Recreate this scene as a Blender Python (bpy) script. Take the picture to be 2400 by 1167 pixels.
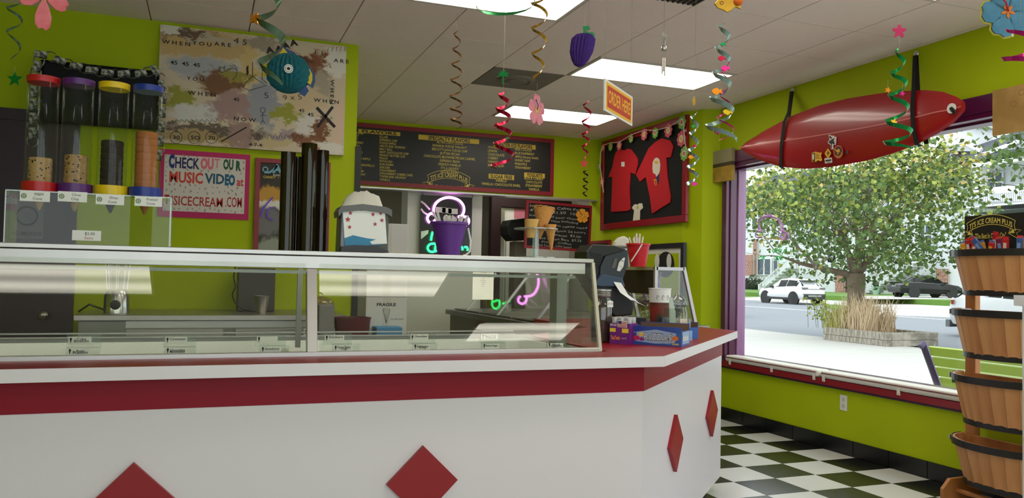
import bpy, math, random
from mathutils import Vector, Matrix
random.seed(7)
R = math.radians
for o in list(bpy.data.objects): bpy.data.objects.remove(o, do_unlink=True)
scn = bpy.context.scene
COL = scn.collection

# ------------------------------------------------------------------ camera
FPX, YAW, PIT, ROL, CAMH = 1879.3, .3629, .0332, -.0197, 1.3
FW = Vector((math.sin(YAW)*math.cos(PIT), math.cos(YAW)*math.cos(PIT), math.sin(PIT)))
_r0 = Vector((math.cos(YAW), -math.sin(YAW), 0)); _u0 = _r0.cross(FW)
RT = _r0*math.cos(ROL) - _u0*math.sin(ROL); UP = RT.cross(FW)
EYE = Vector((0, 0, CAMH))
cd = bpy.data.cameras.new('camera'); cam = bpy.data.objects.new('camera', cd); COL.objects.link(cam)
cd.sensor_fit = 'HORIZONTAL'; cd.sensor_width = 36; cd.lens = FPX/2400*36; cd.clip_start = .02; cd.clip_end = 400
m3 = Matrix((RT, UP, -FW)).transposed()
cam.matrix_world = Matrix.Translation(EYE) @ m3.to_4x4()
scn.camera = cam

# ------------------------------------------------------------------ sky, light, exposure
w = bpy.data.worlds.new('overcast_sky'); scn.world = w; w.use_nodes = True
bg = w.node_tree.nodes['Background']; bg.inputs[0].default_value = (.90, .955, 1, 1); bg.inputs[1].default_value = 1.9
scn.view_settings.view_transform = 'Standard'; scn.view_settings.look = 'None'
scn.view_settings.gamma = 1; scn.view_settings.use_curve_mapping = False
scn.view_settings.exposure = 0.42
sd = bpy.data.lights.new('sun', 'SUN'); sd.energy = .7; sd.angle = R(25); sd.color = (1, .96, .9)
so = bpy.data.objects.new('sun', sd); COL.objects.link(so); so.rotation_euler = (R(28), R(-22), 0)
LAMP = 6.2          # radiance of the fluorescent diffusers

# ------------------------------------------------------------------ pixel helpers (2400 x 1167 frame)
def ray(px, py): return FW + RT*((px-1200)/FPX) - UP*((py-583.5)/FPX)
def WX(px, py, X): d = ray(px, py); return EYE + d*(X/d.x)
def WY(px, py, Y): d = ray(px, py); return EYE + d*(Y/d.y)
def WZ(px, py, Z): d = ray(px, py); return EYE + d*((Z-CAMH)/d.z)
def WD(px, py, D): return EYE + ray(px, py)*D
V = Vector
XA, YA, ZA = V((1,0,0)), V((0,1,0)), V((0,0,1))

# ------------------------------------------------------------------ materials
def lin(c):
    def g(v):
        v /= 255.
        return v/12.92 if v <= .04045 else ((v+.055)/1.055)**2.4
    return (g(c[0]), g(c[1]), g(c[2]), 1)
_M = {}
def mat(name, rgb, rough=.5, metal=0, spec=.5, emit=0, var=.06, scale=6., bump=0, bscale=60., stretch=None, coat=0, rgb2=None, alpha=1, sub=0):
    if name in _M: return _M[name]
    m = bpy.data.materials.new(name); m.use_nodes = True; nt = m.node_tree; b = nt.nodes['Principled BSDF']
    c = lin(rgb)
    b.inputs['Roughness'].default_value = rough; b.inputs['Metallic'].default_value = metal
    b.inputs['Specular IOR Level'].default_value = spec; b.inputs['Coat Weight'].default_value = coat
    b.inputs['Coat Roughness'].default_value = .08
    tc = nt.nodes.new('ShaderNodeTexCoord'); mp = nt.nodes.new('ShaderNodeMapping')
    nt.links.new(tc.outputs['Object'], mp.inputs[0])
    if stretch: mp.inputs['Scale'].default_value = stretch
    nz = nt.nodes.new('ShaderNodeTexNoise'); nz.inputs['Scale'].default_value = scale; nz.inputs['Detail'].default_value = 5
    nt.links.new(mp.outputs[0], nz.inputs['Vector'])
    mx = nt.nodes.new('ShaderNodeMix'); mx.data_type = 'RGBA'
    if rgb2: a, d = c, lin(rgb2)
    else: a = tuple(v*(1-var) for v in c[:3])+(1,); d = tuple(min(1, v*(1+var)) for v in c[:3])+(1,)
    mx.inputs[6].default_value = a; mx.inputs[7].default_value = d
    if rgb2:
        rp = nt.nodes.new('ShaderNodeValToRGB'); rp.color_ramp.elements[0].position = .38; rp.color_ramp.elements[1].position = .62
        nt.links.new(nz.outputs['Fac'], rp.inputs[0]); nt.links.new(rp.outputs[0], mx.inputs[0])
    else: nt.links.new(nz.outputs['Fac'], mx.inputs[0])
    nt.links.new(mx.outputs[2], b.inputs['Base Color'])
    if bump:
        n2 = nt.nodes.new('ShaderNodeTexNoise'); n2.inputs['Scale'].default_value = bscale; n2.inputs['Detail'].default_value = 3
        nt.links.new(mp.outputs[0], n2.inputs['Vector'])
        bp = nt.nodes.new('ShaderNodeBump'); bp.inputs['Strength'].default_value = bump; bp.inputs['Distance'].default_value = .01
        nt.links.new(n2.outputs['Fac'], bp.inputs['Height']); nt.links.new(bp.outputs[0], b.inputs['Normal'])
    if emit:
        nt.links.new(mx.outputs[2], b.inputs['Emission Color']); b.inputs['Emission Strength'].default_value = emit
    if sub: b.inputs['Subsurface Weight'].default_value = sub
    _M[name] = m; return m
def thin(name, tint=(255,255,255), refl=.08, rough=.0, opac=0, body=(230,230,230)):
    """thin clear sheet: transparent with a Fresnel reflection and an optional diffuse veil"""
    if name in _M: return _M[name]
    m = bpy.data.materials.new(name); m.use_nodes = True; nt = m.node_tree; nt.nodes.clear()
    out = nt.nodes.new('ShaderNodeOutputMaterial')
    tr = nt.nodes.new('ShaderNodeBsdfTransparent'); tr.inputs[0].default_value = lin(tint)
    gl = nt.nodes.new('ShaderNodeBsdfGlossy'); gl.inputs['Roughness'].default_value = rough; gl.inputs[0].default_value = (1,1,1,1)
    lw = nt.nodes.new('ShaderNodeLayerWeight'); lw.inputs[0].default_value = .5
    pw = nt.nodes.new('ShaderNodeMath'); pw.operation = 'POWER'; pw.inputs[1].default_value = 5; nt.links.new(lw.outputs['Facing'], pw.inputs[0])
    mu = nt.nodes.new('ShaderNodeMath'); mu.operation = 'MULTIPLY_ADD'; mu.inputs[1].default_value = .5; mu.inputs[2].default_value = refl/2; mu.use_clamp = True
    nt.links.new(pw.outputs[0], mu.inputs[0])
    a = tr
    if opac:
        df = nt.nodes.new('ShaderNodeBsdfDiffuse'); df.inputs[0].default_value = lin(body)
        ms = nt.nodes.new('ShaderNodeMixShader'); ms.inputs[0].default_value = opac
        nt.links.new(tr.outputs[0], ms.inputs[1]); nt.links.new(df.outputs[0], ms.inputs[2]); a = ms
    mx = nt.nodes.new('ShaderNodeMixShader')
    nt.links.new(mu.outputs[0], mx.inputs[0]); nt.links.new(a.outputs[0], mx.inputs[1]); nt.links.new(gl.outputs[0], mx.inputs[2])
    nt.links.new(mx.outputs[0], out.inputs[0]); _M[name] = m; return m
def glow(name, rgb, s):
    if name in _M: return _M[name]
    m = bpy.data.materials.new(name); m.use_nodes = True; nt = m.node_tree; b = nt.nodes['Principled BSDF']
    b.inputs['Base Color'].default_value = lin(rgb); b.inputs['Emission Color'].default_value = lin(rgb); b.inputs['Emission Strength'].default_value = s
    _M[name] = m; return m
def wood(name, a, b_, scale=3, stretch=(1,1,12), rough=.5):
    return mat(name, a, rough=rough, rgb2=b_, scale=scale, stretch=stretch, bump=.08, bscale=30)

# ------------------------------------------------------------------ mesh collector
_tc = {}
def text_mesh(s, bold=0.0):
    k = (s, bold)
    if k not in _tc:
        cu = bpy.data.curves.new('t', 'FONT'); cu.body = s; cu.resolution_u = 2; cu.offset = bold; cu.fill_mode = 'FRONT'
        ob = bpy.data.objects.new('t', cu); me = ob.to_mesh()
        vs = [(v.co.x, v.co.y) for v in me.vertices]; fs = [tuple(p.vertices) for p in me.polygons]
        ob.to_mesh_clear(); bpy.data.objects.remove(ob); bpy.data.curves.remove(cu)
        _tc[k] = (vs, fs)
    return _tc[k]
def frame(d):
    d = d.normalized(); a = ZA if abs(d.z) < .9 else XA
    u = d.cross(a).normalized(); return u, d.cross(u).normalized()
class MB:
    def __init__(s): s.v = []; s.f = []
    def add(s, vs, fs):
        n = len(s.v); s.v.extend([tuple(q) for q in vs]); s.f.extend([tuple(i+n for i in f) for f in fs]); return s
    def box(s, x0, x1, y0, y1, z0, z1):
        return s.add([(x0,y0,z0),(x1,y0,z0),(x1,y1,z0),(x0,y1,z0),(x0,y0,z1),(x1,y0,z1),(x1,y1,z1),(x0,y1,z1)],
                     [(3,2,1,0),(4,5,6,7),(0,1,5,4),(1,2,6,5),(2,3,7,6),(3,0,4,7)])
    def obox(s, c, a, b, d):
        c, a, b, d = V(c), V(a), V(b), V(d)
        return s.add([c-a-b-d, c+a-b-d, c+a+b-d, c-a+b-d, c-a-b+d, c+a-b+d, c+a+b+d, c-a+b+d],
                     [(3,2,1,0),(4,5,6,7),(0,1,5,4),(1,2,6,5),(2,3,7,6),(3,0,4,7)])
    def bar(s, p, q, w, h, up=ZA):
        p, q = V(p), V(q); d = (q-p); u = d.cross(V(up)); u = (u if u.length > 1e-6 else d.cross(XA)).normalized(); n = u.cross(d).normalized()
        return s.obox((p+q)/2, d/2, u*w/2, n*h/2)
    def quad(s, a, b, c, d): return s.add([a,b,c,d], [(0,1,2,3)])
    def prism(s, pts, P, U, W, N, d):
        P, U, W, N = V(P), V(U), V(W), V(N); n = len(pts)
        a = [P+U*x+W*y for x, y in pts]; b = [q+N*d for q in a]
        return s.add(a+b, [tuple(range(n))[::-1], tuple(range(n, 2*n))]+[(i, (i+1) % n, n+(i+1) % n, n+i) for i in range(n)])
    def slab(s, pts, N, d):
        """extrude a 3-D polygon along N by d"""
        a = [V(p) for p in pts]; N = V(N); n = len(a); b = [q+N*d for q in a]
        return s.add(a+b, [tuple(range(n))[::-1], tuple(range(n, 2*n))]+[(i, (i+1) % n, n+(i+1) % n, n+i) for i in range(n)])
    def poly(s, pts): return s.add(pts, [tuple(range(len(pts)))])
    def tube(s, pts, r, n=6, closed=False, caps=True):
        pts = [V(p) for p in pts]; m = len(pts); rr = r if isinstance(r, (list, tuple)) else [r]*m
        vs = []; u = None
        for i, p in enumerate(pts):
            a = pts[i-1] if (i or closed) else p; b = pts[(i+1) % m] if (i < m-1 or closed) else p
            d = (b-a).normalized()
            if u is None: u, _ = frame(d)
            u = (u-d*u.dot(d)); u = u.normalized() if u.length > 1e-6 else frame(d)[0]
            w_ = d.cross(u)
            for k in range(n):
                t = 2*math.pi*k/n; vs.append(p+(u*math.cos(t)+w_*math.sin(t))*rr[i])
        fs = []
        for i in range(m if closed else m-1):
            j = (i+1) % m
            for k in range(n): fs.append((i*n+k, i*n+(k+1) % n, j*n+(k+1) % n, j*n+k))
        if caps and not closed: fs += [tuple(range(n))[::-1], tuple(range((m-1)*n, m*n))]
        return s.add(vs, fs)
    def lathe(s, prof, c, n=24, A=ZA, sx=1, sy=1, caps=True, a0=0, a1=2*math.pi):
        c = V(c); A = V(A).normalized(); u, w_ = frame(A)
        if abs(A.z) > .99: u, w_ = XA, YA
        full = abs(a1-a0-2*math.pi) < 1e-6; k_ = n if full else n+1
        vs = []
        for r_, z in prof:
            for k in range(k_):
                t = a0+(a1-a0)*k/n; vs.append(c+A*z+u*(r_*math.cos(t)*sx)+w_*(r_*math.sin(t)*sy))
        fs = []
        for i in range(len(prof)-1):
            for k in range(n):
                q = (k+1) % k_; fs.append((i*k_+k, i*k_+q, (i+1)*k_+q, (i+1)*k_+k))
        if caps and full:
            if prof[0][0] > 1e-5: fs.append(tuple(range(k_))[::-1])
            if prof[-1][0] > 1e-5: fs.append(tuple(range((len(prof)-1)*k_, len(prof)*k_)))
        return s.add(vs, fs)
    def ball(s, c, rx, ry=None, rz=None, n=14, m=8):
        ry = ry or rx; rz = rz or rx; c = V(c); vs = []
        for i in range(m+1):
            t = math.pi*i/m
            for k in range(n):
                a = 2*math.pi*k/n; vs.append(c+V((rx*math.sin(t)*math.cos(a), ry*math.sin(t)*math.sin(a), -rz*math.cos(t))))
        return s.add(vs, [(i*n+k, i*n+(k+1) % n, (i+1)*n+(k+1) % n, (i+1)*n+k) for i in range(m) for k in range(n)])
    def strip(s, a, b):
        n = len(a); return s.add(list(a)+list(b), [(i, i+1, n+i+1, n+i) for i in range(n-1)])
    def disc(s, c, U, W, r, n=20, ry=None):
        c, U, W = V(c), V(U), V(W); ry = ry or r
        return s.poly([c+U*(r*math.cos(2*math.pi*k/n))+W*(ry*math.sin(2*math.pi*k/n)) for k in range(n)])
    def ringp(s, c, U, W, r0, r1, n=24, sy=1):
        c, U, W = V(c), V(U), V(W); vs = []
        for r_ in (r0, r1): vs += [c+U*(r_*math.cos(2*math.pi*k/n))+W*(r_*sy*math.sin(2*math.pi*k/n)) for k in range(n)]
        return s.add(vs, [(k, (k+1) % n, n+(k+1) % n, n+k) for k in range(n)])
    def line(s, pts, wd, N):
        """flat pen stroke of width wd on the plane with normal N"""
        pts = [V(p) for p in pts]; N = V(N); a = []; b = []
        for i, p in enumerate(pts):
            d = (pts[min(i+1, len(pts)-1)]-pts[max(i-1, 0)]).normalized(); t = N.cross(d)*wd/2; a.append(p+t); b.append(p-t)
        return s.strip(a, b)
    def text(s, st, P, U, W, h, w=None, al='l', bold=0.0, wave=None, rot=0, xs=1.0):
        """lettering: cap height h metres, optional exact width w, P = baseline start (or centre / end)"""
        vs, fs = text_mesh(st, bold)
        if not vs: return s
        P, U, W = V(P), V(U).normalized(), V(W).normalized()
        x0 = min(q[0] for q in vs); x1 = max(q[0] for q in vs); k = h/.69; kx = (w/(x1-x0)) if w else k*xs
        wd = (x1-x0)*kx; ox = {'l': 0, 'c': -wd/2, 'r': -wd}[al]
        if rot: U, W = U*math.cos(rot)+W*math.sin(rot), W*math.cos(rot)-U*math.sin(rot)
        out = []
        for x, y in vs:
            a = (x-x0)*kx+ox; b = y*k
            if wave: b += wave(a)
            out.append(P+U*a+W*b)
        return s.add(out, fs)
    def build(s, name, m, parent=None, smooth=False, bev=0, keep=False):
        me = bpy.data.meshes.new(name)
        c = V((0,0,0))
        if s.v:
            xs = [q[0] for q in s.v]; ys = [q[1] for q in s.v]; zs = [q[2] for q in s.v]
            c = V(((min(xs)+max(xs))/2, (min(ys)+max(ys))/2, min(zs)))
        me.from_pydata([(q[0]-c.x, q[1]-c.y, q[2]-c.z) for q in s.v], [], s.f); me.update()
        o = bpy.data.objects.new(name, me); COL.objects.link(o); me.materials.append(m)
        if smooth:
            me.polygons.foreach_set('use_smooth', [True]*len(me.polygons)); me.set_sharp_from_angle(angle=R(smooth if smooth > 1 else 40))
        if bev:
            b = o.modifiers.new('bevel', 'BEVEL'); b.width = bev; b.segments = 2; b.limit_method = 'ANGLE'; b.angle_limit = R(50)
        place(o, c, parent); return o
_wl = {}
def place(o, c, parent):
    """put o at world position c under parent (no rotation anywhere at build time)"""
    _wl[o.name] = V(c)
    if parent is not None:
        o.parent = parent; o.location = V(c)-_wl[parent.name]
    else: o.location = c
def tag(o, label, cat, group=None):
    o['label'] = label; o['category'] = cat
    if group: o['group'] = group
    return o
def thing(name, label, cat, loc, group=None):
    o = bpy.data.objects.new(name, None); COL.objects.link(o); o.empty_display_size = .05
    place(o, V(loc), None); return tag(o, label, cat, group)
def struct(name, mb, m, parent=None, **k):
    o = mb.build(name, m, parent, **k)
    if parent is None: o['kind'] = 'structure'
    return o
def dup(o, dloc=None, parent=None, rz=None, label=None):
    c = o.copy(); COL.objects.link(c); c.parent = parent
    for ch in list(o.children): dup(ch, None, c)
    if dloc is not None: c.location = V(o.location)+V(dloc)
    if rz is not None: c.rotation_euler.z = rz
    if label: c['label'] = label
    return c
def piece(o, c, parent):
    """another piece sharing o's mesh, at world position c"""
    q = o.copy(); COL.objects.link(q); q.parent = parent; q.location = V(c)-_wl[parent.name]; return q
# ================================================================== SETTING
CZ = 2.93; XR = 4.549; YB = 5.73; YM = 8.5; XT = 4.30; XWE = .97; GS = .6117; GX = 1.4425; GY = 5.878
TS = .3298; TX = 4.2026; TY = 5.0174
lime = mat('lime_wall_paint', (172,190,8), rough=.6, spec=.2, var=.04, scale=2, bump=.05, bscale=90)
ceil_m = mat('ceiling_tile_mineral', (252,236,232), rough=.9, var=.02, scale=14, bump=.25, bscale=220)
joint_m = mat('ceiling_joint_shadow_gap', (150,138,130), rough=.9)
tile_w = mat('white_floor_tile', (226,227,224), rough=.22, var=.02, scale=4)
tile_b = mat('black_floor_tile', (26,27,28), rough=.25, var=.1, scale=5)
base_b = mat('black_base_tile', (17,17,18), rough=.3)
grout = mat('dark_grout', (52,50,48), rough=.9)
purple = mat('purple_gloss_paint', (84,22,66), rough=.28, coat=.4, var=.05)
purple_dk = mat('dark_purple_door_paint', (42,16,36), rough=.4)
white_lam = mat('white_laminate', (232,226,232), rough=.35, var=.01)
red_lam = mat('red_laminate', (146,14,32), rough=.38, var=.05, scale=3, spec=.25)
red_stripe = mat('red_stripe_laminate', (146,10,36), rough=.45, spec=.25, var=.03)
steel = mat('stainless_steel_reflection_bands', (186,182,178), rough=.34, metal=1, var=.22, scale=3.5, stretch=(1,.05,.05))  # colour bands along X painted as light and dark reflections
steel_dk = mat('dull_steel', (140,140,136), rough=.4, metal=1, var=.1)
alu = mat('aluminium_trim', (206,206,204), rough=.35, metal=.8)
black_pl = mat('black_plastic', (20,20,21), rough=.38)
white_pt = mat('white_paint', (226,226,220), rough=.5, var=.02)
grey_wall = mat('grey_backroom_paint', (150,146,138), rough=.7)
glass_w = thin('window_glass', (250,253,252), refl=.04)
glass_c = thin('case_glass', (246,248,244), refl=.07)
clear = thin('clear_acrylic', (243,246,243), refl=.03, opac=.008)

# --- floor
def checker_mat():
    m = bpy.data.materials.new('far_checker_floor'); m.use_nodes = True; nt = m.node_tree; b = nt.nodes['Principled BSDF']
    g = nt.nodes.new('ShaderNodeNewGeometry'); mp = nt.nodes.new('ShaderNodeMapping'); mp.vector_type = 'POINT'
    mp.inputs['Location'].default_value = (-TX, -TY, .05); ck = nt.nodes.new('ShaderNodeTexChecker'); ck.inputs['Scale'].default_value = 1/TS
    ck.inputs[1].default_value = lin((26,27,28)); ck.inputs[2].default_value = lin((226,227,224))
    nt.links.new(g.outputs['Position'], mp.inputs[0]); nt.links.new(mp.outputs[0], ck.inputs[0]); nt.links.new(ck.outputs[0], b.inputs['Base Color'])
    b.inputs['Roughness'].default_value = .25; return m
fl = struct('floor', MB().box(-3.2, 4.8, -2.6, 11.2, -.15, -.004), checker_mat())
proto = {}
for i in range(-8, 1):
    for j in range(-10, 5):
        k = (i+j) % 2; x0 = TX+TS*i; y0 = TY+TS*j; c = (x0+TS/2, y0+TS/2, -.004)
        if k not in proto:
            q = MB().box(x0+.0015, x0+TS-.0015, y0+.0015, y0+TS-.0015, -.004, 0).build('tile', tile_w if k else tile_b, fl); proto[k] = q
        else: piece(proto[k], c, fl)

# --- ceiling: slab, separate 2 ft tiles, lights and vents left open
LIGHTS = [(-1, -3, 'l'), (2, -1, 'l'), (2, 2, 'l'), (2, -5, 'l'), (-1, -7, 'l'), (2, -9, 'l'), (-5, -11, 'l'), (2, -13, 'l'), (-1, -11, 'l')]  # panels beyond the view repeat the pattern, added to light the front
VENTS = [(1, 0), (1, -4)]
ce = struct('ceiling', MB().box(-3.2, 4.8, -2.6, YM+.16, CZ+.012, CZ+.1), joint_m)
busy = set()
for i, j, _ in LIGHTS: busy |= {(i, j), (i+1, j)}
busy |= set(VENTS)
cp = None
for i in range(-5, 6):
    for j in range(-8, 5):
        if (i, j) in busy: continue
        x0 = GX+GS*i+.004; y0 = GY+GS*j+.004; x1 = min(x0+GS-.008, XR-.002); y1 = min(y0+GS-.008, YM-.002)
        if y0+.3 > YB: x0 = max(x0, XWE+.004)
        if x1-x0 < .02 or y1-y0 < .02: continue
        full = abs(x1-x0-(GS-.008)) < 1e-4 and abs(y1-y0-(GS-.008)) < 1e-4
        if full and cp: piece(cp, ((x0+x1)/2, (y0+y1)/2, CZ), ce)
        else:
            q = MB().box(x0, x1, y0, y1, CZ, CZ+.014).build('ceiling_tile', ceil_m, ce)
            if full: cp = q
frame_w = mat('white_enamel_trim', (214,210,204), rough=.4)
def diff_mat():
    m = bpy.data.materials.new('lit_fluorescent_diffuser'); m.use_nodes = True; nt = m.node_tree; b = nt.nodes['Principled BSDF']
    tc = nt.nodes.new('ShaderNodeTexCoord'); sx = nt.nodes.new('ShaderNodeSeparateXYZ'); nt.links.new(tc.outputs['Generated'], sx.inputs[0])
    mm = nt.nodes.new('ShaderNodeMath'); mm.operation = 'MULTIPLY'; mm.inputs[1].default_value = 4*math.pi; nt.links.new(sx.outputs['Y'], mm.inputs[0])
    co = nt.nodes.new('ShaderNodeMath'); co.operation = 'COSINE'; nt.links.new(mm.outputs[0], co.inputs[0])
    ma = nt.nodes.new('ShaderNodeMath'); ma.operation = 'MULTIPLY_ADD'; ma.inputs[1].default_value = -.28*LAMP; ma.inputs[2].default_value = .72*LAMP
    nt.links.new(co.outputs[0], ma.inputs[0]); nt.links.new(ma.outputs[0], b.inputs['Emission Strength'])
    b.inputs['Emission Color'].default_value = (1, .93, .8, 1); b.inputs['Base Color'].default_value = (.8,.8,.75,1); return m
dm = diff_mat()
where = {(-1,-3): 'over the freezer case, beside the gold swirl', (2,-1): 'above the order here sign, beside the wind chime', (2,2): 'behind the pink hibiscus, near the menu board'}
for i, j, _ in LIGHTS:
    x0 = GX+GS*i+.01; x1 = x0+2*GS-.02; y0 = GY+GS*j+.01; y1 = y0+GS-.02
    lb = where.get((i, j))
    t = thing('ceiling_light', 'lit fluorescent ceiling panel '+lb if lb else 'lit fluorescent ceiling panel over the customer floor', 'light', ((x0+x1)/2, (y0+y1)/2, CZ-.006), 'fluorescent ceiling panels')
    f_ = MB(); e = .022
    f_.box(x0, x1, y0, y0+e, CZ-.006, CZ+.012).box(x0, x1, y1-e, y1, CZ-.006, CZ+.012).box(x0, x0+e, y0+e, y1-e, CZ-.006, CZ+.012).box(x1-e, x1, y0+e, y1-e, CZ-.006, CZ+.012)
    f_.build('frame', frame_w, t)
    MB().box(x0+e, x1-e, y0+e, y1-e, CZ-.001, CZ+.01).build('diffuser', dm, t)
vent_m = mat('dusty_vent_enamel', (128,120,112), rough=.7)
for n_, (i, j) in enumerate(VENTS):
    x0 = GX+GS*i+.006; x1 = x0+GS-.012; y0 = GY+GS*j+.006; y1 = y0+GS-.012; cx, cy = (x0+x1)/2, (y0+y1)/2
    t = thing('ceiling_vent', ['dusty square ceiling air diffuser with round centre plate', 'dark perforated square return grille in the ceiling'][n_], 'vent', (cx, cy, CZ-.03))
    MB().box(x0, x1, y0, y1, CZ-.002, CZ+.012).build('plate', vent_m, t)
    if n_ == 0:
        MB().lathe([(.155,.0),(.15,-.014),(.12,-.022),(.115,-.012),(.09,-.012),(.085,-.024),(.0001,-.024)], (cx, cy, CZ-.002), n=32).build('round_diffuser', vent_m, t, smooth=True)
    else:
        g = MB()
        for k in range(17): g.box(x0+.02+k*.035, x0+.032+k*.035, y0+.01, y1-.01, CZ-.012, CZ-.002)
        g.build('grille', mat('dark_grille', (70,66,62), rough=.7), t)

# --- walls
struct('wall_right', MB().box(XR, XR+.2, -2.6, 6.36, 0, .485), lime)
struct('wall_right', MB().box(XR, XR+.2, -2.6, 6.36, 2.49, CZ), lime)
struct('wall_right', MB().box(XR, XR+.2, -2.6, .4, .485, 2.49), lime)
struct('wall_right', MB().slab([(XR,6.36,0),(XR+.2,6.36,0),(XR+.2,8.7,0),(XT,8.7,0),(XT,6.68,0),(XT+.10,6.50,0),(XR,6.43,0)], ZA, CZ), lime)
struct('wall_back', MB().box(-3.2, XWE, YB, YB+.14, 0, CZ), lime)
struct('wall_back', MB().box(XWE-.14, XWE, YB+.14, YM, 0, CZ), lime)
struct('wall_back', MB().box(XWE-.14, XT, YM, YM+.16, 2.215, CZ), lime)
struct('wall_left', MB().box(-3.34, -3.2, -2.6, YB, 0, CZ), lime)
struct('wall_front', MB().box(-3.2, XR, -2.75, -2.6, 0, .45), lime)
struct('wall_front', MB().box(-3.2, XR, -2.75, -2.6, 2.7, CZ), lime)
wf = MB()
wf.box(-3.2, -2.2, -2.75, -2.6, .45, 2.7)
for x in (-.75, 1.75, 4.35): wf.box(x, x+.2, -2.75, -2.6, .45, 2.7)
struct('wall_front', wf, lime)
w2 = struct('window_2', MB().box(-2.2, 4.35, -2.69, -2.68, .45, 2.7), glass_w)
struct('trim_1', MB().box(XWE-.005, XWE+.035, YB-.012, YB+.16, 0, 2.2), mat('black_jamb_paint', (22,19,19), rough=.5))
struct('trim_2', MB().box(XWE, XT, YM-.008, YM+.17, 2.2, 2.216), alu)
# back room behind the header
struct('wall_back_room', MB().box(.6, 4.6, 11.1, 11.2, 0, 2.7), grey_wall)
struct('wall_back_room', MB().box(.5, .6, YM+.16, 11.2, 0, 2.7), grey_wall)
struct('wall_back_room', MB().box(4.5, 4.6, YM+.2, 11.2, 0, 2.7), grey_wall)
bc = struct('ceiling_back_room', MB().box(.5, 4.6, YM+.16, 11.2, 2.62, 2.72), joint_m)
pc = None
for i in range(6):
    for j in range(4):
        x0 = .7+.61*i; y0 = YM+.2+.61*j
        if pc is None: pc = MB().box(x0, x0+.6, y0, y0+.6, 2.606, 2.622).build('ceiling_tile', ceil_m, bc)
        else: piece(pc, (x0+.3, y0+.3, 2.606), bc)

# --- baseboard of separate black tiles under the window
bb = struct('baseboard_right', MB().box(XR-.006, XR, -2.6, 6.36, 0, .112), grout)
y = 6.36; p0 = None
while y > 1.6:
    if p0 is None: p0 = MB().box(XR-.014, XR-.004, y-TS+.003, y-.002, .0, .116).build('tile', base_b, bb, bev=.002)
    else: piece(p0, (XR-.009, y-TS/2, 0), bb)
    y -= TS

# --- window in the right wall: purple frame, glass
w1 = struct('window_1', MB().box(4.700, 4.706, .4, 6.33, .60, 2.36), glass_w)
fr = MB().box(XR-.02, XR+.09, 6.30, 6.37, .5, 2.36).box(XR+.02, XR+.10, 6.285, 6.32, .5, 2.36)
fr.build('jamb_casing', purple, w1, bev=.006)
MB().box(4.645, 4.735, 6.27, 6.34, .5, 2.36).build('sash_stile', mat('purple_gloss_sky_reflection', (150,104,146), rough=.25, coat=.5), w1, bev=.006)  # lilac is painted in for sky reflecting off the purple paint
hd = MB().box(XR-.022, XR+.03, .4, 6.44, 2.385, 2.495).box(XR-.01, XR+.11, .4, 6.36, 2.35, 2.40).box(XR+.08, XR+.2, .4, 6.34, 2.335, 2.38)
hd.build('head_casing', purple, w1, bev=.006)
MB().box(XR+.08, XR+.2, .4, 6.34, .50, .60).build('sill_frame', purple, w1)
MB().box(4.66, 4.73, 1.9, 1.98, .6, 2.36).build('mullion', purple, w1)
tr3 = struct('trim_3', MB().box(XR-.035, XR+.01, .4, 6.36, .50, .546), mat('red_gloss_paint', (140,26,36), rough=.35))
struct('trim_4', MB().box(XR-.025, XR+.01, .4, 6.36, .483, .50), mat('dark_violet_paint', (64,30,62), rough=.4))
struct('trim_5', MB().box(XR, XR+.2, .4, 6.36, .485, .546), lime)
# left door
d1 = struct('door_1', MB().box(-2.3, -.86, YB-.03, YB-.002, 0, 2.2), purple_dk)
MB().box(-2.4, -.78, YB-.045, YB-.002, 2.2, 2.27).box(-.86, -.78, YB-.045, YB-.002, 0, 2.2).box(-2.4, -2.3, YB-.045, YB-.002, 0, 2.2).build('door_casing', purple_dk, d1)
MB().tube([(-.93,YB-.09,1.0),(-.93,YB-.03,1.0)], .012).ball((-.93,YB-.1,1.0), .03).build('door_knob', steel, d1)
# ================================================================== COUNTER
CT = .987; C1 = V((1.735, 2.815, 0)); C2 = V((3.06, 4.125, 0))
P1 = V((1.70, 2.92, 0)); P2 = V((2.995, 4.195, 0))
ctr = thing('service_counter', 'white and red laminate service counter with red diamonds on its panels', 'counter', (.5, 3.1, 0))
MB().slab([(-2.9,P1.y,.09),(P1.x,P1.y,.09),(P1.x-.05,P1.y+.05,.09),(-2.9,P1.y+.05,.09)], ZA, CT-.042-.09).build('front_panel', white_lam, ctr)
dv = (P2-P1).normalized(); nv = V((dv.y, -dv.x, 0))
MB().slab([V((P1.x,P1.y,.09)),V((P2.x,P2.y,.09)),V((P2.x-.05,P2.y+.05,.09)),V((P1.x-.05,P1.y+.05,.09))], ZA, CT-.042-.09).build('angled_panel', white_lam, ctr)
MB().box(P2.x-.05, P2.x, P2.y, 5.4, .09, CT-.042).build('return_panel', white_lam, ctr)
MB().slab([(-2.9,P1.y-.004,.834),(P1.x+.002,P1.y-.004,.834),(P1.x,P1.y,.834),(-2.9,P1.y,.834)], ZA, CT-.042-.834-.0005).build('front_stripe', red_stripe, ctr)
a, b = P1+nv*.004, P2+nv*.004
MB().slab([(a.x,a.y,.834),(b.x,b.y,.834),(P2.x,P2.y,.834),(P1.x,P1.y,.834)], ZA, CT-.042-.834-.0005).build('angled_stripe', red_stripe, ctr)
MB().slab([(-2.9,P1.y+.06,0),(P1.x-.05,P1.y+.06,0),(P2.x-.08,P2.y+.03,0),(P2.x-.08,5.4,0),(P2.x-.14,5.4,0),(P2.x-.14,P2.y+.09,0),(P1.x-.1,P1.y+.12,0),(-2.9,P1.y+.12,0)], ZA, .09).build('toe_kick', mat('grey_toe_kick', (96,96,98), rough=.5), ctr)
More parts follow.
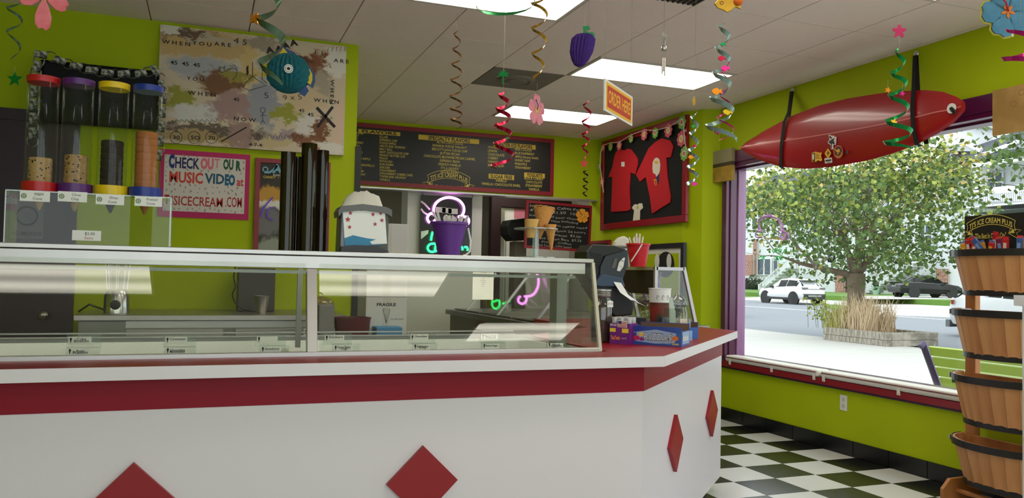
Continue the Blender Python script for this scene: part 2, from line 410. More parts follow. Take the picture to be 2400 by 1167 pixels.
# countertop with a white edge band (an own piece)
ct = thing('countertop', 'glossy red laminate countertop with white edge band', 'countertop', (.5, 3.0, CT-.042))
top = [(-2.9,C1.y+.003),(C1.x,C1.y+.003),(C2.x-.003,C2.y+.002),(C2.x-.003,5.45),(2.25,5.45),(2.25,4.55),(1.60,3.95),(1.60,3.048),(-2.9,3.048)]
MB().slab([(x,y,CT-.04) for x, y in top], ZA, .04).build('top', red_lam, ct)
def band(p, q, n):
    p, q, n = V(p), V(q), V(n); return MB().slab([p, q, q+n*.004, p+n*.004], ZA, .042)
z = CT-.042
band((-2.9,C1.y,z), (C1.x,C1.y,z), (0,1,0)).build('edge_band', white_lam, ct)
band((C1.x+.0015,C1.y,z), (C2.x,C2.y,z), (-nv.x,-nv.y,0)).build('edge_band', white_lam, ct)
band((C2.x,C2.y+.001,z), (C2.x,5.45,z), (-1,0,0)).build('edge_band', white_lam, ct)
# diamonds: half diagonals
def diamond(c, U, hx, hz, N):
    U, N = V(U), V(N); c = V(c)
    return MB().slab([c+U*hx, c+ZA*hz, c-U*hx, c-ZA*hz][::-1], N, .017)
dia_m = mat('red_diamond_board', (150,12,24), rough=.4, var=.05)
def flat_diamond(pl, pt, pr):
    l, t_, r_ = [WY(*q, P1.y) for q in (pl, pt, pr)]; c = (l+r_)/2; return c, (r_-l).length/2, t_.z-c.z
c, hx, hz = flat_diamond((904,1133), (988,1043), (1070,1123))
DG = c.x-WY(314, 1087, P1.y).x
for cx in (c.x-DG, c.x, c.x-2*DG):
    diamond((cx, P1.y, c.z), XA, hx, hz, (0,-1,0)).build('diamond', dia_m, ctr)
def onp(px, py, P, n): d = ray(px, py); return EYE+d*((P-EYE).dot(n)/d.dot(n))
for pl, pt, pr, pb in [((1562,1047),(1578,974),(1595,1030),(1578,1107)), ((1652,972),(1665,918),(1677,965),(1663,1027))]:
    a, t_, b, q = [onp(x, y, P1, nv) for x, y in (pl, pt, pr, pb)]
    diamond((a+b)/2, dv, (b-a).length/2*.92, (t_.z-q.z)/2, nv).build('diamond', dia_m, ctr)

# ================================================================== DIPPING CABINET
X0, X1 = -2.7, 1.563; YG0, YG1 = 3.05, 3.14; ZT = 1.379; YR = 3.85
dc = thing('dipping_cabinet', 'stainless steel and glass ice cream dipping cabinet behind the counter', 'freezer', (-.5, 3.45, 0))
frost = mat('frosted_white_liner', (232,236,234), rough=.75, var=.04, scale=18, bump=.3, bscale=120)
b_ = MB().box(X0, X1, 3.06, YR, 0, .70).box(X0, X1, 3.055, 3.12, .70, CT-.02).box(X0, X1, YR-.06, YR, .70, 1.0).box(X0, X0+.06, 3.12, YR-.06, .7, CT).box(X1-.06, X1, 3.12, YR-.06, .7, CT)
b_.build('body', steel_dk, dc)
MB().box(X0+.06, X1-.06, YR-.075, YR-.06, .71, .985).box(X0+.06, X1-.075, 3.12, YR-.06, .70, .715).box(X1-.075, X1-.06, 3.12, YR-.075, .715, CT).box(.34, .40, 3.12, YR-.07, .715, .955).build('liner', frost, dc)
MB().box(X0, X1+.004, 3.047, 3.075, CT-.02, CT+.016).build('front_sill', alu, dc, bev=.003)
for n_, zz in enumerate((1.002, 1.017)): MB().box(X0, X1-.1, YR-.07+n_*.03, YR-.055+n_*.03, zz, zz+.006).build('track_rail', steel, dc)
# top shelf and fascia
MB().box(X0, X1+.006, YG1-.012, 3.50, ZT-.017, ZT).build('top_shelf', steel, dc, bev=.002)
MB().box(X0, X1-.03, YG1-.004, YG1+.03, 1.312, ZT-.019).build('fascia', steel, dc, bev=.002)
MB().box(X0, X1-.04, YG1+.03, 3.42, ZT-.034, ZT-.018).build('under_panel', steel_dk, dc)
MB().box(X0, X1-.07, YG1+.01, YG1+.045, 1.292, 1.304).build('lamp_rail', steel_dk, dc)
MB().tube([(X0+.05,YG1+.06,1.33),(.33,YG1+.06,1.33)], .012, n=10).build('added_lamp_tube', glow('added_case_glow', (255,246,224), 10), dc)  # unseen tubes added behind the fascia to brighten the liner
MB().tube([(.42,YG1+.06,1.33),(X1-.12,YG1+.06,1.33)], .012, n=10).build('added_lamp_tube', glow('added_case_glow', (255,246,224), 10), dc)
# glass: two leaning fronts, the end pane
gz0, gz1 = CT+.014, ZT-.03
def fpane(xa, xb): return MB().slab([(xa,YG0+.012,gz0),(xb,YG0+.012,gz0),(xb,YG1+.0,gz1),(xa,YG1+.0,gz1)], (0,1,.2), .005)
fpane(X0, .352).build('front_glass', glass_c, dc); fpane(.402, X1-.004).build('front_glass', glass_c, dc)
MB().slab([(X1,YG0,gz0),(X1,3.44,gz0),(X1,3.44,gz1),(X1,YG1,gz1)], (1,0,0), .005).build('end_glass', glass_c, dc)
MB().bar((X1+.004,YG0+.002,CT), (X1+.004,YG1-.004,ZT-.016), .014, .014).build('end_trim', mat('cream_alu_trim', (206,204,184), rough=.4), dc)
MB().slab([(.355,YG0+.004,CT+.006),(.395,YG0+.004,CT+.006),(.395,YG1,1.314),(.355,YG1,1.314)], (0,1,0), .035).build('centre_post', steel, dc, bev=.003)
MB().box(1.50, 1.55, 3.36, 3.44, CT-.01, gz1).build('rear_post', steel_dk, dc)
for xx in (.36,): MB().bar((xx,3.42,CT+.0),(xx,3.40,gz1),.02,.02).build('rear_post', steel_dk, dc)
# flavour cards in acrylic holders inside the glass
card_m = mat('white_card', (246,246,244), rough=.6, var=.01); ink = mat('black_ink', (24,22,22), rough=.7)
def card(px0, px1, py0, py1, lines, Yc, lab):
    a = WY(px0, py1, Yc); b = WY(px1, py0, Yc); w_ = b.x-a.x; h_ = b.z-a.z
    t = thing('flavor_card', lab, 'card', (a.x+w_/2, Yc, a.z), 'flavor cards inside the dipping cabinet')
    cdo = MB().box(a.x, b.x, Yc, Yc+.002, a.z, b.z).build('card', card_m, t)
    MB().box(a.x-.006, b.x+.03, Yc+.003, Yc+.005, a.z-.012, b.z+.006).build('holder', clear, t)
    tx = MB(); n = len(lines)
    for k, s_ in enumerate(lines): tx.text(s_, (a.x+w_*.56, Yc-.001, b.z-h_*(.22+.25*k)-.006), XA, ZA, .0088, al='c', bold=.012, w=min(w_*.72, len(s_)*.0075))
    cn = V((a.x+w_*.1, Yc-.001, a.z+h_*.45)); tx.poly([cn+V((-.003,0,.005)), cn+V((.003,0,.005)), cn+V((0,0,-.008))]); tx.ringp(cn+V((0,0,.008)), XA, ZA, .0, .004, n=8)
    tx.build('lettering', ink, cdo)
CARDS = [(160,215,789,808,['Coke','Boston']),(158,212,818,832,['Rum','Raisin']),(387,439,789,807,['Cinnamon']),(388,438,816,830,['Chocolate','Marshmallow']),
 (602,651,788,804,[]),(611,659,813,827,['Strawberry']),(761,807,785,801,['Snickers']),(782,826,809,824,['Peanut Butter','Cup']),(962,1004,783,800,['Chocolate']),
 (969,1008,807,820,['Espresso','Chip']),(1128,1167,782,798,['Banana Fudge','Walnut']),(1131,1170,806,818,['Butter Finger']),(1284,1320,804,816,['Black','Raspberry'])]
for q in CARDS:
    upper = q[2] < 803; Yc = 3.105 if upper else 3.088
    nm = ' '.join(q[4]).lower()
    alt = {'coke boston': 'small white flavor card directly above the rum raisin card', 'snickers': 'small white flavor card above the peanut butter cup card', 'butter finger': 'small white flavor card directly below the banana fudge walnut card'}.get(nm)
    card(*q, Yc, alt or ('small white flavor card reading '+nm+' behind the case glass') if nm else 'small handwritten white flavor card behind the case glass')
# ================================================================== OUTSIDE
conc = mat('pale_concrete', (188,185,180), rough=.9, var=.05, scale=1.2, bump=.1, bscale=30)
asph = mat('grey_asphalt', (124,127,133), rough=.9, var=.06, scale=.6, bump=.15, bscale=80)
lawn_m = mat('lawn_grass', (92,126,48), rough=.95, var=.18, scale=3, bump=.4, bscale=90)
G0 = -.10
sw = struct('sidewalk', MB().box(4.76, 14.45, -14, 60, G0-.1, G0-.02), mat('sidewalk_joint', (150,146,140), rough=.9))
cs = None
for i in range(6):                       # concrete slabs of the pavement
    for j in range(24):
        x0 = 4.77+1.61*i; y0 = -2+1.6*j
        if cs is None: cs = MB().box(x0, x0+1.6, y0, y0+1.59, G0-.02, G0).build('slab', conc, sw)
        else: piece(cs, (x0+.8, y0+.795, G0-.02), sw)
struct('street', MB().box(14.45, 36, -30, 130, G0-.14, G0-.04), asph)
struct('kerb', MB().box(14.43, 14.58, -30, 130, G0-.1, G0+.005), conc)
struct('street_line', MB().box(28.0, 28.16, -30, 130, G0-.04, G0-.036), mat('white_road_paint', (238,238,234), rough=.8))
struct('ground', MB().slab([(36,-40,G0-.1),(36,200,G0-.1),(170,200,G0-.1),(170,-40,G0-.1)], ZA, .12), conc)
def gpoly(name, pts, zz, m, th=.06): return struct(name, MB().slab([WZ(x, y, zz) for x, y in pts][::-1], (0,0,-1), th), m)
gpoly('driveway', [(2008,735),(2275,744),(2275,703),(2100,702)], G0-.015, mat('white_concrete', (214,212,206), rough=.9))
gpoly('lawn', [(1932,719),(2006,733),(2092,712),(2275,711),(2275,700),(1940,704)], G0+.005, lawn_m)
gpoly('lawn', [(1744,697),(1810,694),(1800,686),(1744,685)], G0+.03, lawn_m)
gpoly('lawn', [(1944,692),(1992,692),(1992,687),(1944,687)], G0+.04, lawn_m)

# ---- cars
tyre = mat('tyre_rubber', (22,22,23), rough=.85); rim_m = mat('dark_alloy', (60,60,62), rough=.35, metal=.8)
rim_s = mat('silver_alloy', (150,150,150), rough=.35, metal=.8)
cglass = mat('tinted_car_glass', (16,19,21), rough=.2, spec=.15)
def car(name, label, loc, head, paint, ST, wins, wheels, extra=None, rims=rim_m):
    """ST stations: x, half width, z_bottom, z_belt, z_roof, half roof width; heading angle from +X"""
    t = thing(name, label, 'car', loc); ca, sa = math.cos(head), math.sin(head); L = V(loc)
    T = lambda x, y, z: L+V((x*ca-y*sa, x*sa+y*ca, z))
    def at(x):
        for a, b in zip(ST, ST[1:]):
            if a[0] <= x <= b[0]:
                k = (x-a[0])/(b[0]-a[0]); return [a[i]+(b[i]-a[i])*k for i in range(6)]
        return ST[0] if x < ST[0][0] else ST[-1]
    vs = []; N = 14
    for x, hw, zb, zl, zr, hr in ST:
        ring = [(-hw*.90, zb), (-hw, zb+.16), (-hw*1.0, (zb+zl)/2), (-hw*.96, zl), (-hr, zr-.05), (-hr*.8, zr), (-hr*.3, zr+.012)]
        ring += [(-y_, z_) for y_, z_ in ring[::-1]]
        vs += [T(x, y_, z_) for y_, z_ in ring]
    m_ = len(ST)
    b = MB().add(vs, [(i*N+k, (i+1)*N+k, (i+1)*N+(k+1) % N, i*N+(k+1) % N) for i in range(m_-1) for k in range(N)]+[tuple(range(N))[::-1][::-1], tuple(range((m_-1)*N, m_*N))[::-1]])
    b.build('body', paint, t, smooth=35)
    for x0, x1, f0, f1 in wins:          # side glass, both sides
        g = MB()
        for sd_ in (-1, 1):
            n = 5; A = []; B = []
            for k in range(n+1):
                x = x0+(x1-x0)*k/n; s_ = at(x); A.append(T(x, sd_*(s_[1]*.96+(s_[5]-s_[1]*.96)*f0+.006), s_[3]+(s_[4]-.05-s_[3])*f0)); B.append(T(x, sd_*(s_[1]*.96+(s_[5]-s_[1]*.96)*f1+.006), s_[3]+(s_[4]-.05-s_[3])*f1))
            g.strip(A, B)
        g.build('side_window', cglass, t)
    for x, r_ in wheels:
        hw = at(x)[1]
        for sd_ in (-1, 1):
            c = T(x, sd_*(hw-.11), r_-.03+.03); ax = V((-sa, ca, 0))*sd_
            wh = MB().lathe([(r_*.66,.112),(r_*.96,.112),(r_,.085),(r_,-.1),(r_*.9,-.11)], c, n=22, A=ax).build('wheel', tyre, t, smooth=True)
            hub = MB().lathe([(.0001,.098),(r_*.12,.1),(r_*.12,.085)], c, n=10, A=ax); u, v_ = frame(ax)
            for k in range(10):
                a_ = 2*math.pi*k/10; d_ = u*math.cos(a_)+v_*math.sin(a_); hub.bar(c+ax*.095+d_*r_*.1, c+ax*.1+d_*r_*.66, .035, .015, ax)
            hub.lathe([(r_*.6,.09),(r_*.66,.108),(r_*.66,.06)], c, n=22, A=ax); hub.build('rim', rims, wh)
            MB().lathe([(r_*1.06,.118),(r_*1.24,.119),(r_*1.24,.10),(r_*1.06,.10)], c, n=22, A=ax, a0=0, a1=2*math.pi).build('wheel_arch', mat('black_cladding', (30,30,32), rough=.7), t)
    if extra: extra(t, T, at)
    return t
white_car = mat('white_car_paint', (214,215,217), rough=.3, coat=.3, var=.01); black_car = mat('black_car_paint', (10,11,13), rough=.3, coat=.15, spec=.3)
plate = mat('number_plate', (214,216,218), rough=.5); tail_r = mat('red_tail_lamp', (150,16,22), rough=.2, coat=.5); tail_g = mat('grey_tail_lamp', (104,98,98), rough=.2)
blk = mat('black_trim', (16,16,17), rough=.4)
def suv_x(t, T, at):
    MB().slab([T(-1.83,-.66,1.16),T(-1.83,.66,1.16),T(-1.50,.55,1.47),T(-1.50,-.55,1.47)], (T(-1,0,0)-T(0,0,0)), .012).build('rear_window', cglass, t)
    MB().obox(T(-1.66,0,1.50), (T(.2,0,0)-T(0,0,0)), (T(0,.62,0)-T(0,0,0)), ZA*.02).build('spoiler', blk, t)
    MB().obox(T(-2.12,0,.50), (T(.06,0,0)-T(0,0,0)), (T(0,.80,0)-T(0,0,0)), ZA*.13).build('diffuser', blk, t)
    MB().obox(T(-2.14,0,.67), (T(.05,0,0)-T(0,0,0)), (T(0,.85,0)-T(0,0,0)), ZA*.018).build('bumper_line', blk, t)
    MB().obox(T(-2.175,0,.56), (T(.012,0,0)-T(0,0,0)), (T(0,.5,0)-T(0,0,0)), ZA*.05).build('skid_plate', rim_s, t)
    for s_ in (-1, 1): MB().obox(T(-2.02,s_*.66,1.02), (T(.1,0,0)-T(0,0,0)), (T(0,.2,0)-T(0,0,0)), ZA*.06).build('tail_lamp', tail_g, t)
    MB().obox(T(-2.1,0,.98), (T(.03,0,0)-T(0,0,0)), (T(0,.42,0)-T(0,0,0)), ZA*.012).build('tail_strip', blk, t)
    MB().obox(T(-2.135,0,.88), (T(.01,0,0)-T(0,0,0)), (T(0,.22,0)-T(0,0,0)), ZA*.07).build('number_plate', plate, t)
    for s_ in (-1, 1): MB().obox(T(.62,s_*1.0,1.08), (T(.1,0,0)-T(0,0,0)), (T(0,.09,0)-T(0,0,0)), ZA*.07).build('mirror', blk, t)
    for s_ in (-1, 1): MB().obox(T(.1,s_*.93,.36), (T(1.0,0,0)-T(0,0,0)), (T(0,.03,0)-T(0,0,0)), ZA*.07).build('sill_cladding', blk, t)
SUV = [(-2.14,.80,.45,.86,.90,.66),(-2.02,.90,.36,1.04,1.10,.68),(-1.80,.93,.34,1.10,1.20,.66),(-1.45,.95,.32,1.10,1.56,.60),(-.6,.95,.30,1.06,1.62,.62),(.2,.95,.30,1.02,1.60,.60),(.55,.95,.30,1.00,1.44,.58),(.98,.95,.30,.98,1.06,.66),(1.8,.92,.32,.92,.95,.66),(2.1,.82,.36,.76,.80,.6),(2.2,.7,.42,.62,.66,.5)]
sp = WZ(1884, 711, G0-.04)
k_ = 34.95/sp.x
car('suv', 'white suv with black wheels parked at the far kerb', (34.9, 41.6, G0-.05), math.pi/2, white_car, SUV, [(-1.55,-.62,.12,.92),(-.58,.14,.10,.92),(.18,.78,.10,.9)], [(-1.33,.37),(1.33,.37)], suv_x)
def sed_x(t, T, at):
    MB().slab([T(-2.22,-.66,1.12),T(-2.22,.66,1.12),T(-1.25,.56,1.56),T(-1.25,-.56,1.56)], (T(-.3,0,1)-T(0,0,0)), .012).build('rear_window', cglass, t)
    MB().obox(T(-2.4,0,1.10), (T(.12,0,0)-T(0,0,0)), (T(0,.74,0)-T(0,0,0)), ZA*.02).build('spoiler', blk, t)
    for s_ in (-1, 1): MB().obox(T(-2.36,s_*.72,.95), (T(.14,0,0)-T(0,0,0)), (T(0,.2,0)-T(0,0,0)), ZA*.07).build('tail_lamp', tail_g, t)
    MB().obox(T(-2.47,0,.86), (T(.01,0,0)-T(0,0,0)), (T(0,.22,0)-T(0,0,0)), ZA*.08).build('number_plate', plate, t)
    MB().obox(T(-2.46,0,.97), (T(.01,0,0)-T(0,0,0)), (T(0,.62,0)-T(0,0,0)), ZA*.02).build('chrome_strip', rim_s, t)
    ch = MB()
    for s_ in (-1, 1):
        ch.tube([T(x, s_*(at(x)[1]*.96+.012), at(x)[3]+.01) for x in (-1.9,-1.2,-.4,.4,1.2)], .018, n=4)
        ch.tube([T(x, s_*(at(x)[5]+.012), at(x)[4]-.05) for x in (-1.9,-1.4,-.8,-.2,.4)], .018, n=4)
    ch.build('window_chrome', rim_s, t)
    for s_ in (-1, 1): MB().obox(T(.95,s_*1.02,1.08), (T(.1,0,0)-T(0,0,0)), (T(0,.09,0)-T(0,0,0)), ZA*.06).build('mirror', blk, t)
SED = [(-2.48,.84,.42,.86,.90,.66),(-2.38,.94,.34,1.04,1.09,.70),(-2.0,.97,.30,1.08,1.22,.66),(-1.4,.99,.28,1.08,1.48,.60),(-.6,.99,.27,1.06,1.64,.58),(.1,.99,.27,1.03,1.64,.58),(.7,.99,.27,1.0,1.40,.60),(1.25,.98,.28,.98,1.06,.66),(2.0,.94,.32,.90,.93,.66),(2.4,.84,.36,.72,.78,.58),(2.52,.7,.42,.58,.62,.5)]
bp = WD(2168, 697, 59.6)
struct('lawn', MB().box(44, 110, -10, 110, -.2, bp.z-.02), lawn_m)
gpoly('front_walk', [(1990,700),(2275,701),(2275,694),(1990,693)], bp.z-.005, conc, .02)
car('hatchback_car', 'black rounded car parked on the lawn edge before white house stairs', (bp.x, bp.y, bp.z), R(-14), black_car, SED, [(-1.9,-.95,.1,.9),(-.9,.05,.08,.92),(.1,1.1,.08,.9)], [(-1.5,.37),(1.48,.37)], sed_x, rim_s)
def wc_x(t, T, at):
    MB().slab([T(-2.12,-.6,1.06),T(-2.12,.6,1.06),T(-1.6,.5,1.45),T(-1.6,-.5,1.45)], (T(-.3,0,1)-T(0,0,0)), .012).build('rear_window', cglass, t)
    for s_ in (-1, 1): MB().slab([T(-2.12,s_*.60,.92),T(-1.92,s_*.935,.90),T(-1.92,s_*.935,1.02),T(-2.08,s_*.66,1.08)], (T(-.8,s_*.6,0)-T(0,0,0)), .06).build('tail_lamp', tail_r, t)
    MB().obox(T(-2.2,0,.36), (T(.06,0,0)-T(0,0,0)), (T(0,.78,0)-T(0,0,0)), ZA*.10).build('lower_bumper', mat('grey_bumper', (110,112,116), rough=.6), t)
wpos = WZ(2243, 788, G0-.04)
car('parked_car', 'white car with red tail lamp parked at the kerb beyond the bench', (wpos.x+.95, wpos.y-1.85, G0-.05), R(-84), white_car, [(x, a, b, c, d-.05, e) for x, a, b, c, d, e in SUV], [(-1.5,-.62,.12,.92),(-.58,.14,.10,.92),(.18,.78,.10,.9)], [(-1.33,.33),(1.33,.33)], wc_x)
lp = WZ(1737, 744, G0-.04)
def lc_x(t, T, at):
    for s_ in (-1, 1): MB().obox(T(2.02,s_*.62,.66), (T(.14,0,0)-T(0,0,0)), (T(0,.2,0)-T(0,0,0)), ZA*.08).build('head_lamp', plate, t)
    MB().obox(T(2.17,0,.45), (T(.03,0,0)-T(0,0,0)), (T(0,.6,0)-T(0,0,0)), ZA*.05).build('grille', blk, t)
car('street_car', 'dark grey car with a pale hood half hidden by window frame', (lp.x-.6, lp.y+2.35, G0-.05), R(-90), mat('charcoal_car_paint', (78,82,90), rough=.2, coat=.6), [(x, a, b, c, d-.1, e) for x, a, b, c, d, e in SUV], [(-1.5,-.62,.12,.92),(-.58,.14,.10,.92),(.18,.78,.10,.9)], [(-1.33,.33),(1.33,.33)], lc_x)

# ---- street trees
bark = mat('grey_brown_bark', (112,98,82), rough=.95, var=.3, scale=12, stretch=(1,1,.25), bump=.8, bscale=40)
LEAF = [mat('leaf_green', (80,106,46), rough=.6, var=.25, scale=2), mat('leaf_yellow_green', (150,160,70), rough=.6, var=.2, scale=2), mat('leaf_pale_gold', (198,174,106), rough=.6, var=.15, scale=2), mat('leaf_orange_red', (204,92,58), rough=.6)]
def leaf(mb, c, s, rnd):
    n = V((rnd.gauss(0,1), rnd.gauss(0,1), rnd.gauss(0,.8)+.5)).normalized(); u, v_ = frame(n); a = rnd.random()*6.28
    u, v_ = u*math.cos(a)+v_*math.sin(a), v_*math.cos(a)-u*math.sin(a)
    mb.add([c-u*s*.5, c-u*s*.1+v_*s*.48-n*s*.1, c+u*s*.55, c-u*s*.1-v_*s*.48-n*s*.1], [(0,1,2),(0,2,3)])
def tree(label, base, fork, crown_c, crown_r, nleaf, seed, trunk_r, lean=(0,0), ls=.10, weights=(.45,.34,.17,.04)):
    rnd = random.Random(seed); t = thing('street_tree', label, 'tree', base); B = V(base)
    tips = []; bm_ = MB(); fine = MB()
    F = B+V((lean[0], lean[1], fork))
    bm_.tube([B, B+V((0,0,fork*.3)), B+(F-B)*.7, F], [trunk_r*1.25, trunk_r, trunk_r*.95, trunk_r*1.02], n=12)
    def grow(p, d, L, r_, lev):
        pts = [p]; rr = [r_]; q = V(p); dd = V(d)
        for k in range(4):
            dd = (dd+V((rnd.gauss(0,.16), rnd.gauss(0,.16), rnd.gauss(0,.12)+.03))).normalized(); q = q+dd*L/4; pts.append(V(q)); rr.append(r_*(1-.17*(k+1)))
        (bm_ if lev < 3 else fine).tube(pts, rr, n=7 if lev < 2 else 4, caps=False)
        if lev >= 2: tips.extend(pts[1:])
        if lev < 4:
            for k in range(rnd.randint(3, 4) if lev else 4):
                i = rnd.randint(2, 4); nd = (dd+V((rnd.gauss(0,.65), rnd.gauss(0,.65), rnd.gauss(.05,.4)))).normalized(); grow(pts[i], nd, L*rnd.uniform(.55,.8), rr[i]*.68, lev+1)
    for k in range(7):
        a_ = 2*math.pi*k/7+rnd.uniform(-.3,.3); el = rnd.uniform(.35,1.2)
        grow(F-V((0,0,rnd.uniform(0,.25))), V((math.cos(a_)*math.cos(el), math.sin(a_)*math.cos(el), math.sin(el))), crown_r[2]*rnd.uniform(.75,1.05), trunk_r*.42, 0)
    bm_.build('trunk_and_limbs', bark, t, smooth=60); fine.build('twigs', mat('pale_twig', (150,140,128), rough=.9), t)['kind'] = 'stuff'
    C = V(crown_c); mbs = [MB() for _ in LEAF]; cl = []
    while len(cl) < 150:
        p = V((rnd.uniform(-1,1), rnd.uniform(-1,1), rnd.uniform(-1,1)))
        if .25 < p.length < 1: cl.append((C+V((p.x*crown_r[0], p.y*crown_r[1], p.z*crown_r[2])), p))
    for i in range(nleaf):
        c, p = cl[rnd.randrange(len(cl))]; s_ = .5
        q = c+V((rnd.gauss(0,s_), rnd.gauss(0,s_), rnd.gauss(0,s_*.6)))
        d_ = q-C
        if (d_.x/crown_r[0])**2+(d_.y/crown_r[1])**2+(d_.z/crown_r[2])**2 > 1.25: continue
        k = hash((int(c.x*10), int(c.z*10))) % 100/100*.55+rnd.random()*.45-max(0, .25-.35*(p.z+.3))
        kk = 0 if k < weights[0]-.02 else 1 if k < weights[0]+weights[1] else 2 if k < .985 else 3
        leaf(mbs[kk], q, ls*rnd.uniform(.7,1.35), rnd)
    for m_, lm in zip(mbs, LEAF):
        if m_.v: m_.build('foliage', lm, t)['kind'] = 'stuff'
    return t
tb = WZ(2006, 790, G0); tb = V((14.95, tb.y/tb.x*14.95, G0))
cc = WD(2015, 500, FW.dot(tb-EYE)); top_z = cc.z
tree('leafy street tree with yellowing crown growing out of the timber planter', tb, 1.62, (cc.x, cc.y, 3.25), (2.85, 2.85, 1.95), 12500, 3, .215)
t2 = V((14.9, 8.9, G0))
tree('green street tree reaching over the road beside the candy rack', t2, 1.9, (14.6, 9.0, 4.5), (1.9, 2.3, 1.9), 7000, 11, .16, weights=(.74,.2,.05,.01))
# planter of stacked timbers
timb = wood('weathered_timber', (166,158,144), (120,112,100), scale=4, stretch=(1,9,1), rough=.9)
pl = thing('planter_box', 'weathered grey timber planter box around the street tree', 'planter', (14.6, tb.y, G0))
ya, yb = WZ(2108, 812, G0).y, WZ(1902, 796, G0).y; xa = 14.02; xb = 15.55; ym = (ya+yb)/2+.05
for k, (z0, z1) in enumerate(((G0, G0+.13), (G0+.135, G0+.30))):
    o_ = .06*(1-k)
    for y0, y1 in ((ya, ym-.003+o_), (ym+.003+o_, yb)):
        MB().box(xa, xa+.14, y0, y1, z0, z1).build('timber', timb, pl, bev=.01); MB().box(xb-.14, xb, y0, y1, z0, z1).build('timber', timb, pl, bev=.01)
    for y0 in (ya, yb-.14): MB().box(xa+.145, xb-.145, y0, y0+.14, z0, z1).build('timber', timb, pl, bev=.01)
MB().box(xa+.13, xb-.13, ya+.13, yb-.13, G0, G0+.24).build('soil', mat('mulch_soil', (104,84,66), rough=1, var=.3, scale=30), pl)
rnd = random.Random(5)
def grass(label, y0, y1, hh, n, rgb, m_):
    g = MB()
    for i in range(n):
        p = V((rnd.uniform(xa+.2, xb-.25), rnd.uniform(y0, y1), G0+.24)); h = hh*rnd.uniform(.45,1.1); d = V((rnd.gauss(0,.16), rnd.gauss(0,.2), 1)).normalized(); s_ = V((.005,-.008,0))
        q = p+d*h*.6; e = q+(d+V((rnd.gauss(0,.25), rnd.gauss(0,.3), 0))).normalized()*h*.4
        g.add([p-s_, p+s_, q+s_*.8, q-s_*.8, e], [(0,1,2,3),(3,2,4)])
    o = g.build('dry_grass', mat(m_, rgb, rough=.9, var=.2), None); tag(o, label, 'grass'); o['kind'] = 'stuff'; return o
grass('tall dry straw coloured grass growing in the planter', tb.y-1.0, tb.y-.1, .95, 420, (196,172,140), 'straw_blade')
grass('green and straw grass clump hugging the tree trunk', tb.y-.35, tb.y+.35, .75, 420, (160,156,84), 'green_straw_blade')
wd = thing('weed_plant', 'thin leafy weeds standing in the planter left of the trunk', 'plant', (14.3, tb.y+.6, G0+.24)); st = MB(); lv = MB()
for i in range(9):
    p = V((rnd.uniform(14.2,14.7), tb.y+rnd.uniform(.35,.85), G0+.24)); q = p+V((rnd.gauss(0,.06), rnd.gauss(0,.08), rnd.uniform(.55,.95))); st.tube([p, (p+q)/2+V((.02,.02,0)), q], .007, n=4)
    for k in range(16): leaf(lv, p+(q-p)*rnd.uniform(.3,1.05)+V((rnd.gauss(0,.06), rnd.gauss(0,.06), 0)), .075, rnd)
st.build('stem', mat('weed_stem', (104,104,70), rough=.9), wd); lv.build('leaves', LEAF[1], wd)['kind'] = 'stuff'
bh = WD(1949, 605, FW.dot(tb-EYE)-.4)
b_ = thing('birdhouse', 'small black birdhouse with white window hanging in the tree', 'birdhouse', (bh.x, bh.y, bh.z-.12))
MB().obox(bh, RT*.07, FW*.06, ZA*.10).build('box', blk, b_)
MB().slab([bh+RT*-.09+ZA*.10, bh+RT*.10+ZA*.05, bh+RT*.10+ZA*.07, bh+RT*-.02+ZA*.16], FW, .1).build('roof', LEAF[0], b_)
ww = MB()
for dx in (-.018,.018):
    for dz in (-.02,.02): ww.obox(bh-FW*.062+RT*(dx-.02)+ZA*(dz+.02), RT*.014, FW*.003, ZA*.016)
ww.build('window', white_pt, b_)
MB().tube([bh+ZA*.12, bh+ZA*.75], .006, n=4).build('string', blk, b_)

# ---- bench outside the window
bt = WZ(2166, 812, .78); bn = thing('street_bench', 'lime green slatted street bench with purple cast ends outside', 'bench', (bt.x+.2, bt.y-.8, G0))
slat_m = mat('lime_bench_paint', (176,196,74), rough=.45); pur_m = mat('purple_cast_metal', (72,52,104), rough=.4)
Lb = 1.75
def bx(f): return bt.x+.19*f
for k in range(5):
    z1 = .78-.085*k; f0 = k*.085/.40; f1 = (k*.085+.072)/.40
    MB().slab([(bx(f0),bt.y-.04,z1),(bx(f1),bt.y-.04,z1-.072),(bx(f1),bt.y-Lb,z1-.072),(bx(f0),bt.y-Lb,z1)], (1,0,.4), .022).build('slat', slat_m, bn)
for k in range(4): MB().box(bx(1)+.03+k*.1, bx(1)+.12+k*.1, bt.y-Lb, bt.y-.04, .31, .335).build('slat', slat_m, bn)
for yy in (bt.y, bt.y-Lb):
    e = MB().tube([(bt.x-.035,yy,.775),(bt.x-.01,yy,.80),(bt.x+.005,yy,.77),(bx(.4),yy,.62),(bx(.9),yy,.42),(bx(1)+.03,yy,.31),(bx(1)+.45,yy,.30)], .028, n=8)
    e.tube([(bx(1)+.05,yy,.31),(bx(1)-.06,yy,.1),(bx(1)-.08,yy,G0)], .026, n=8).tube([(bx(1)+.42,yy,.30),(bx(1)+.46,yy,.1),(bx(1)+.5,yy,G0)], .026, n=8)
    e.build('cast_end', pur_m, bn, smooth=True)

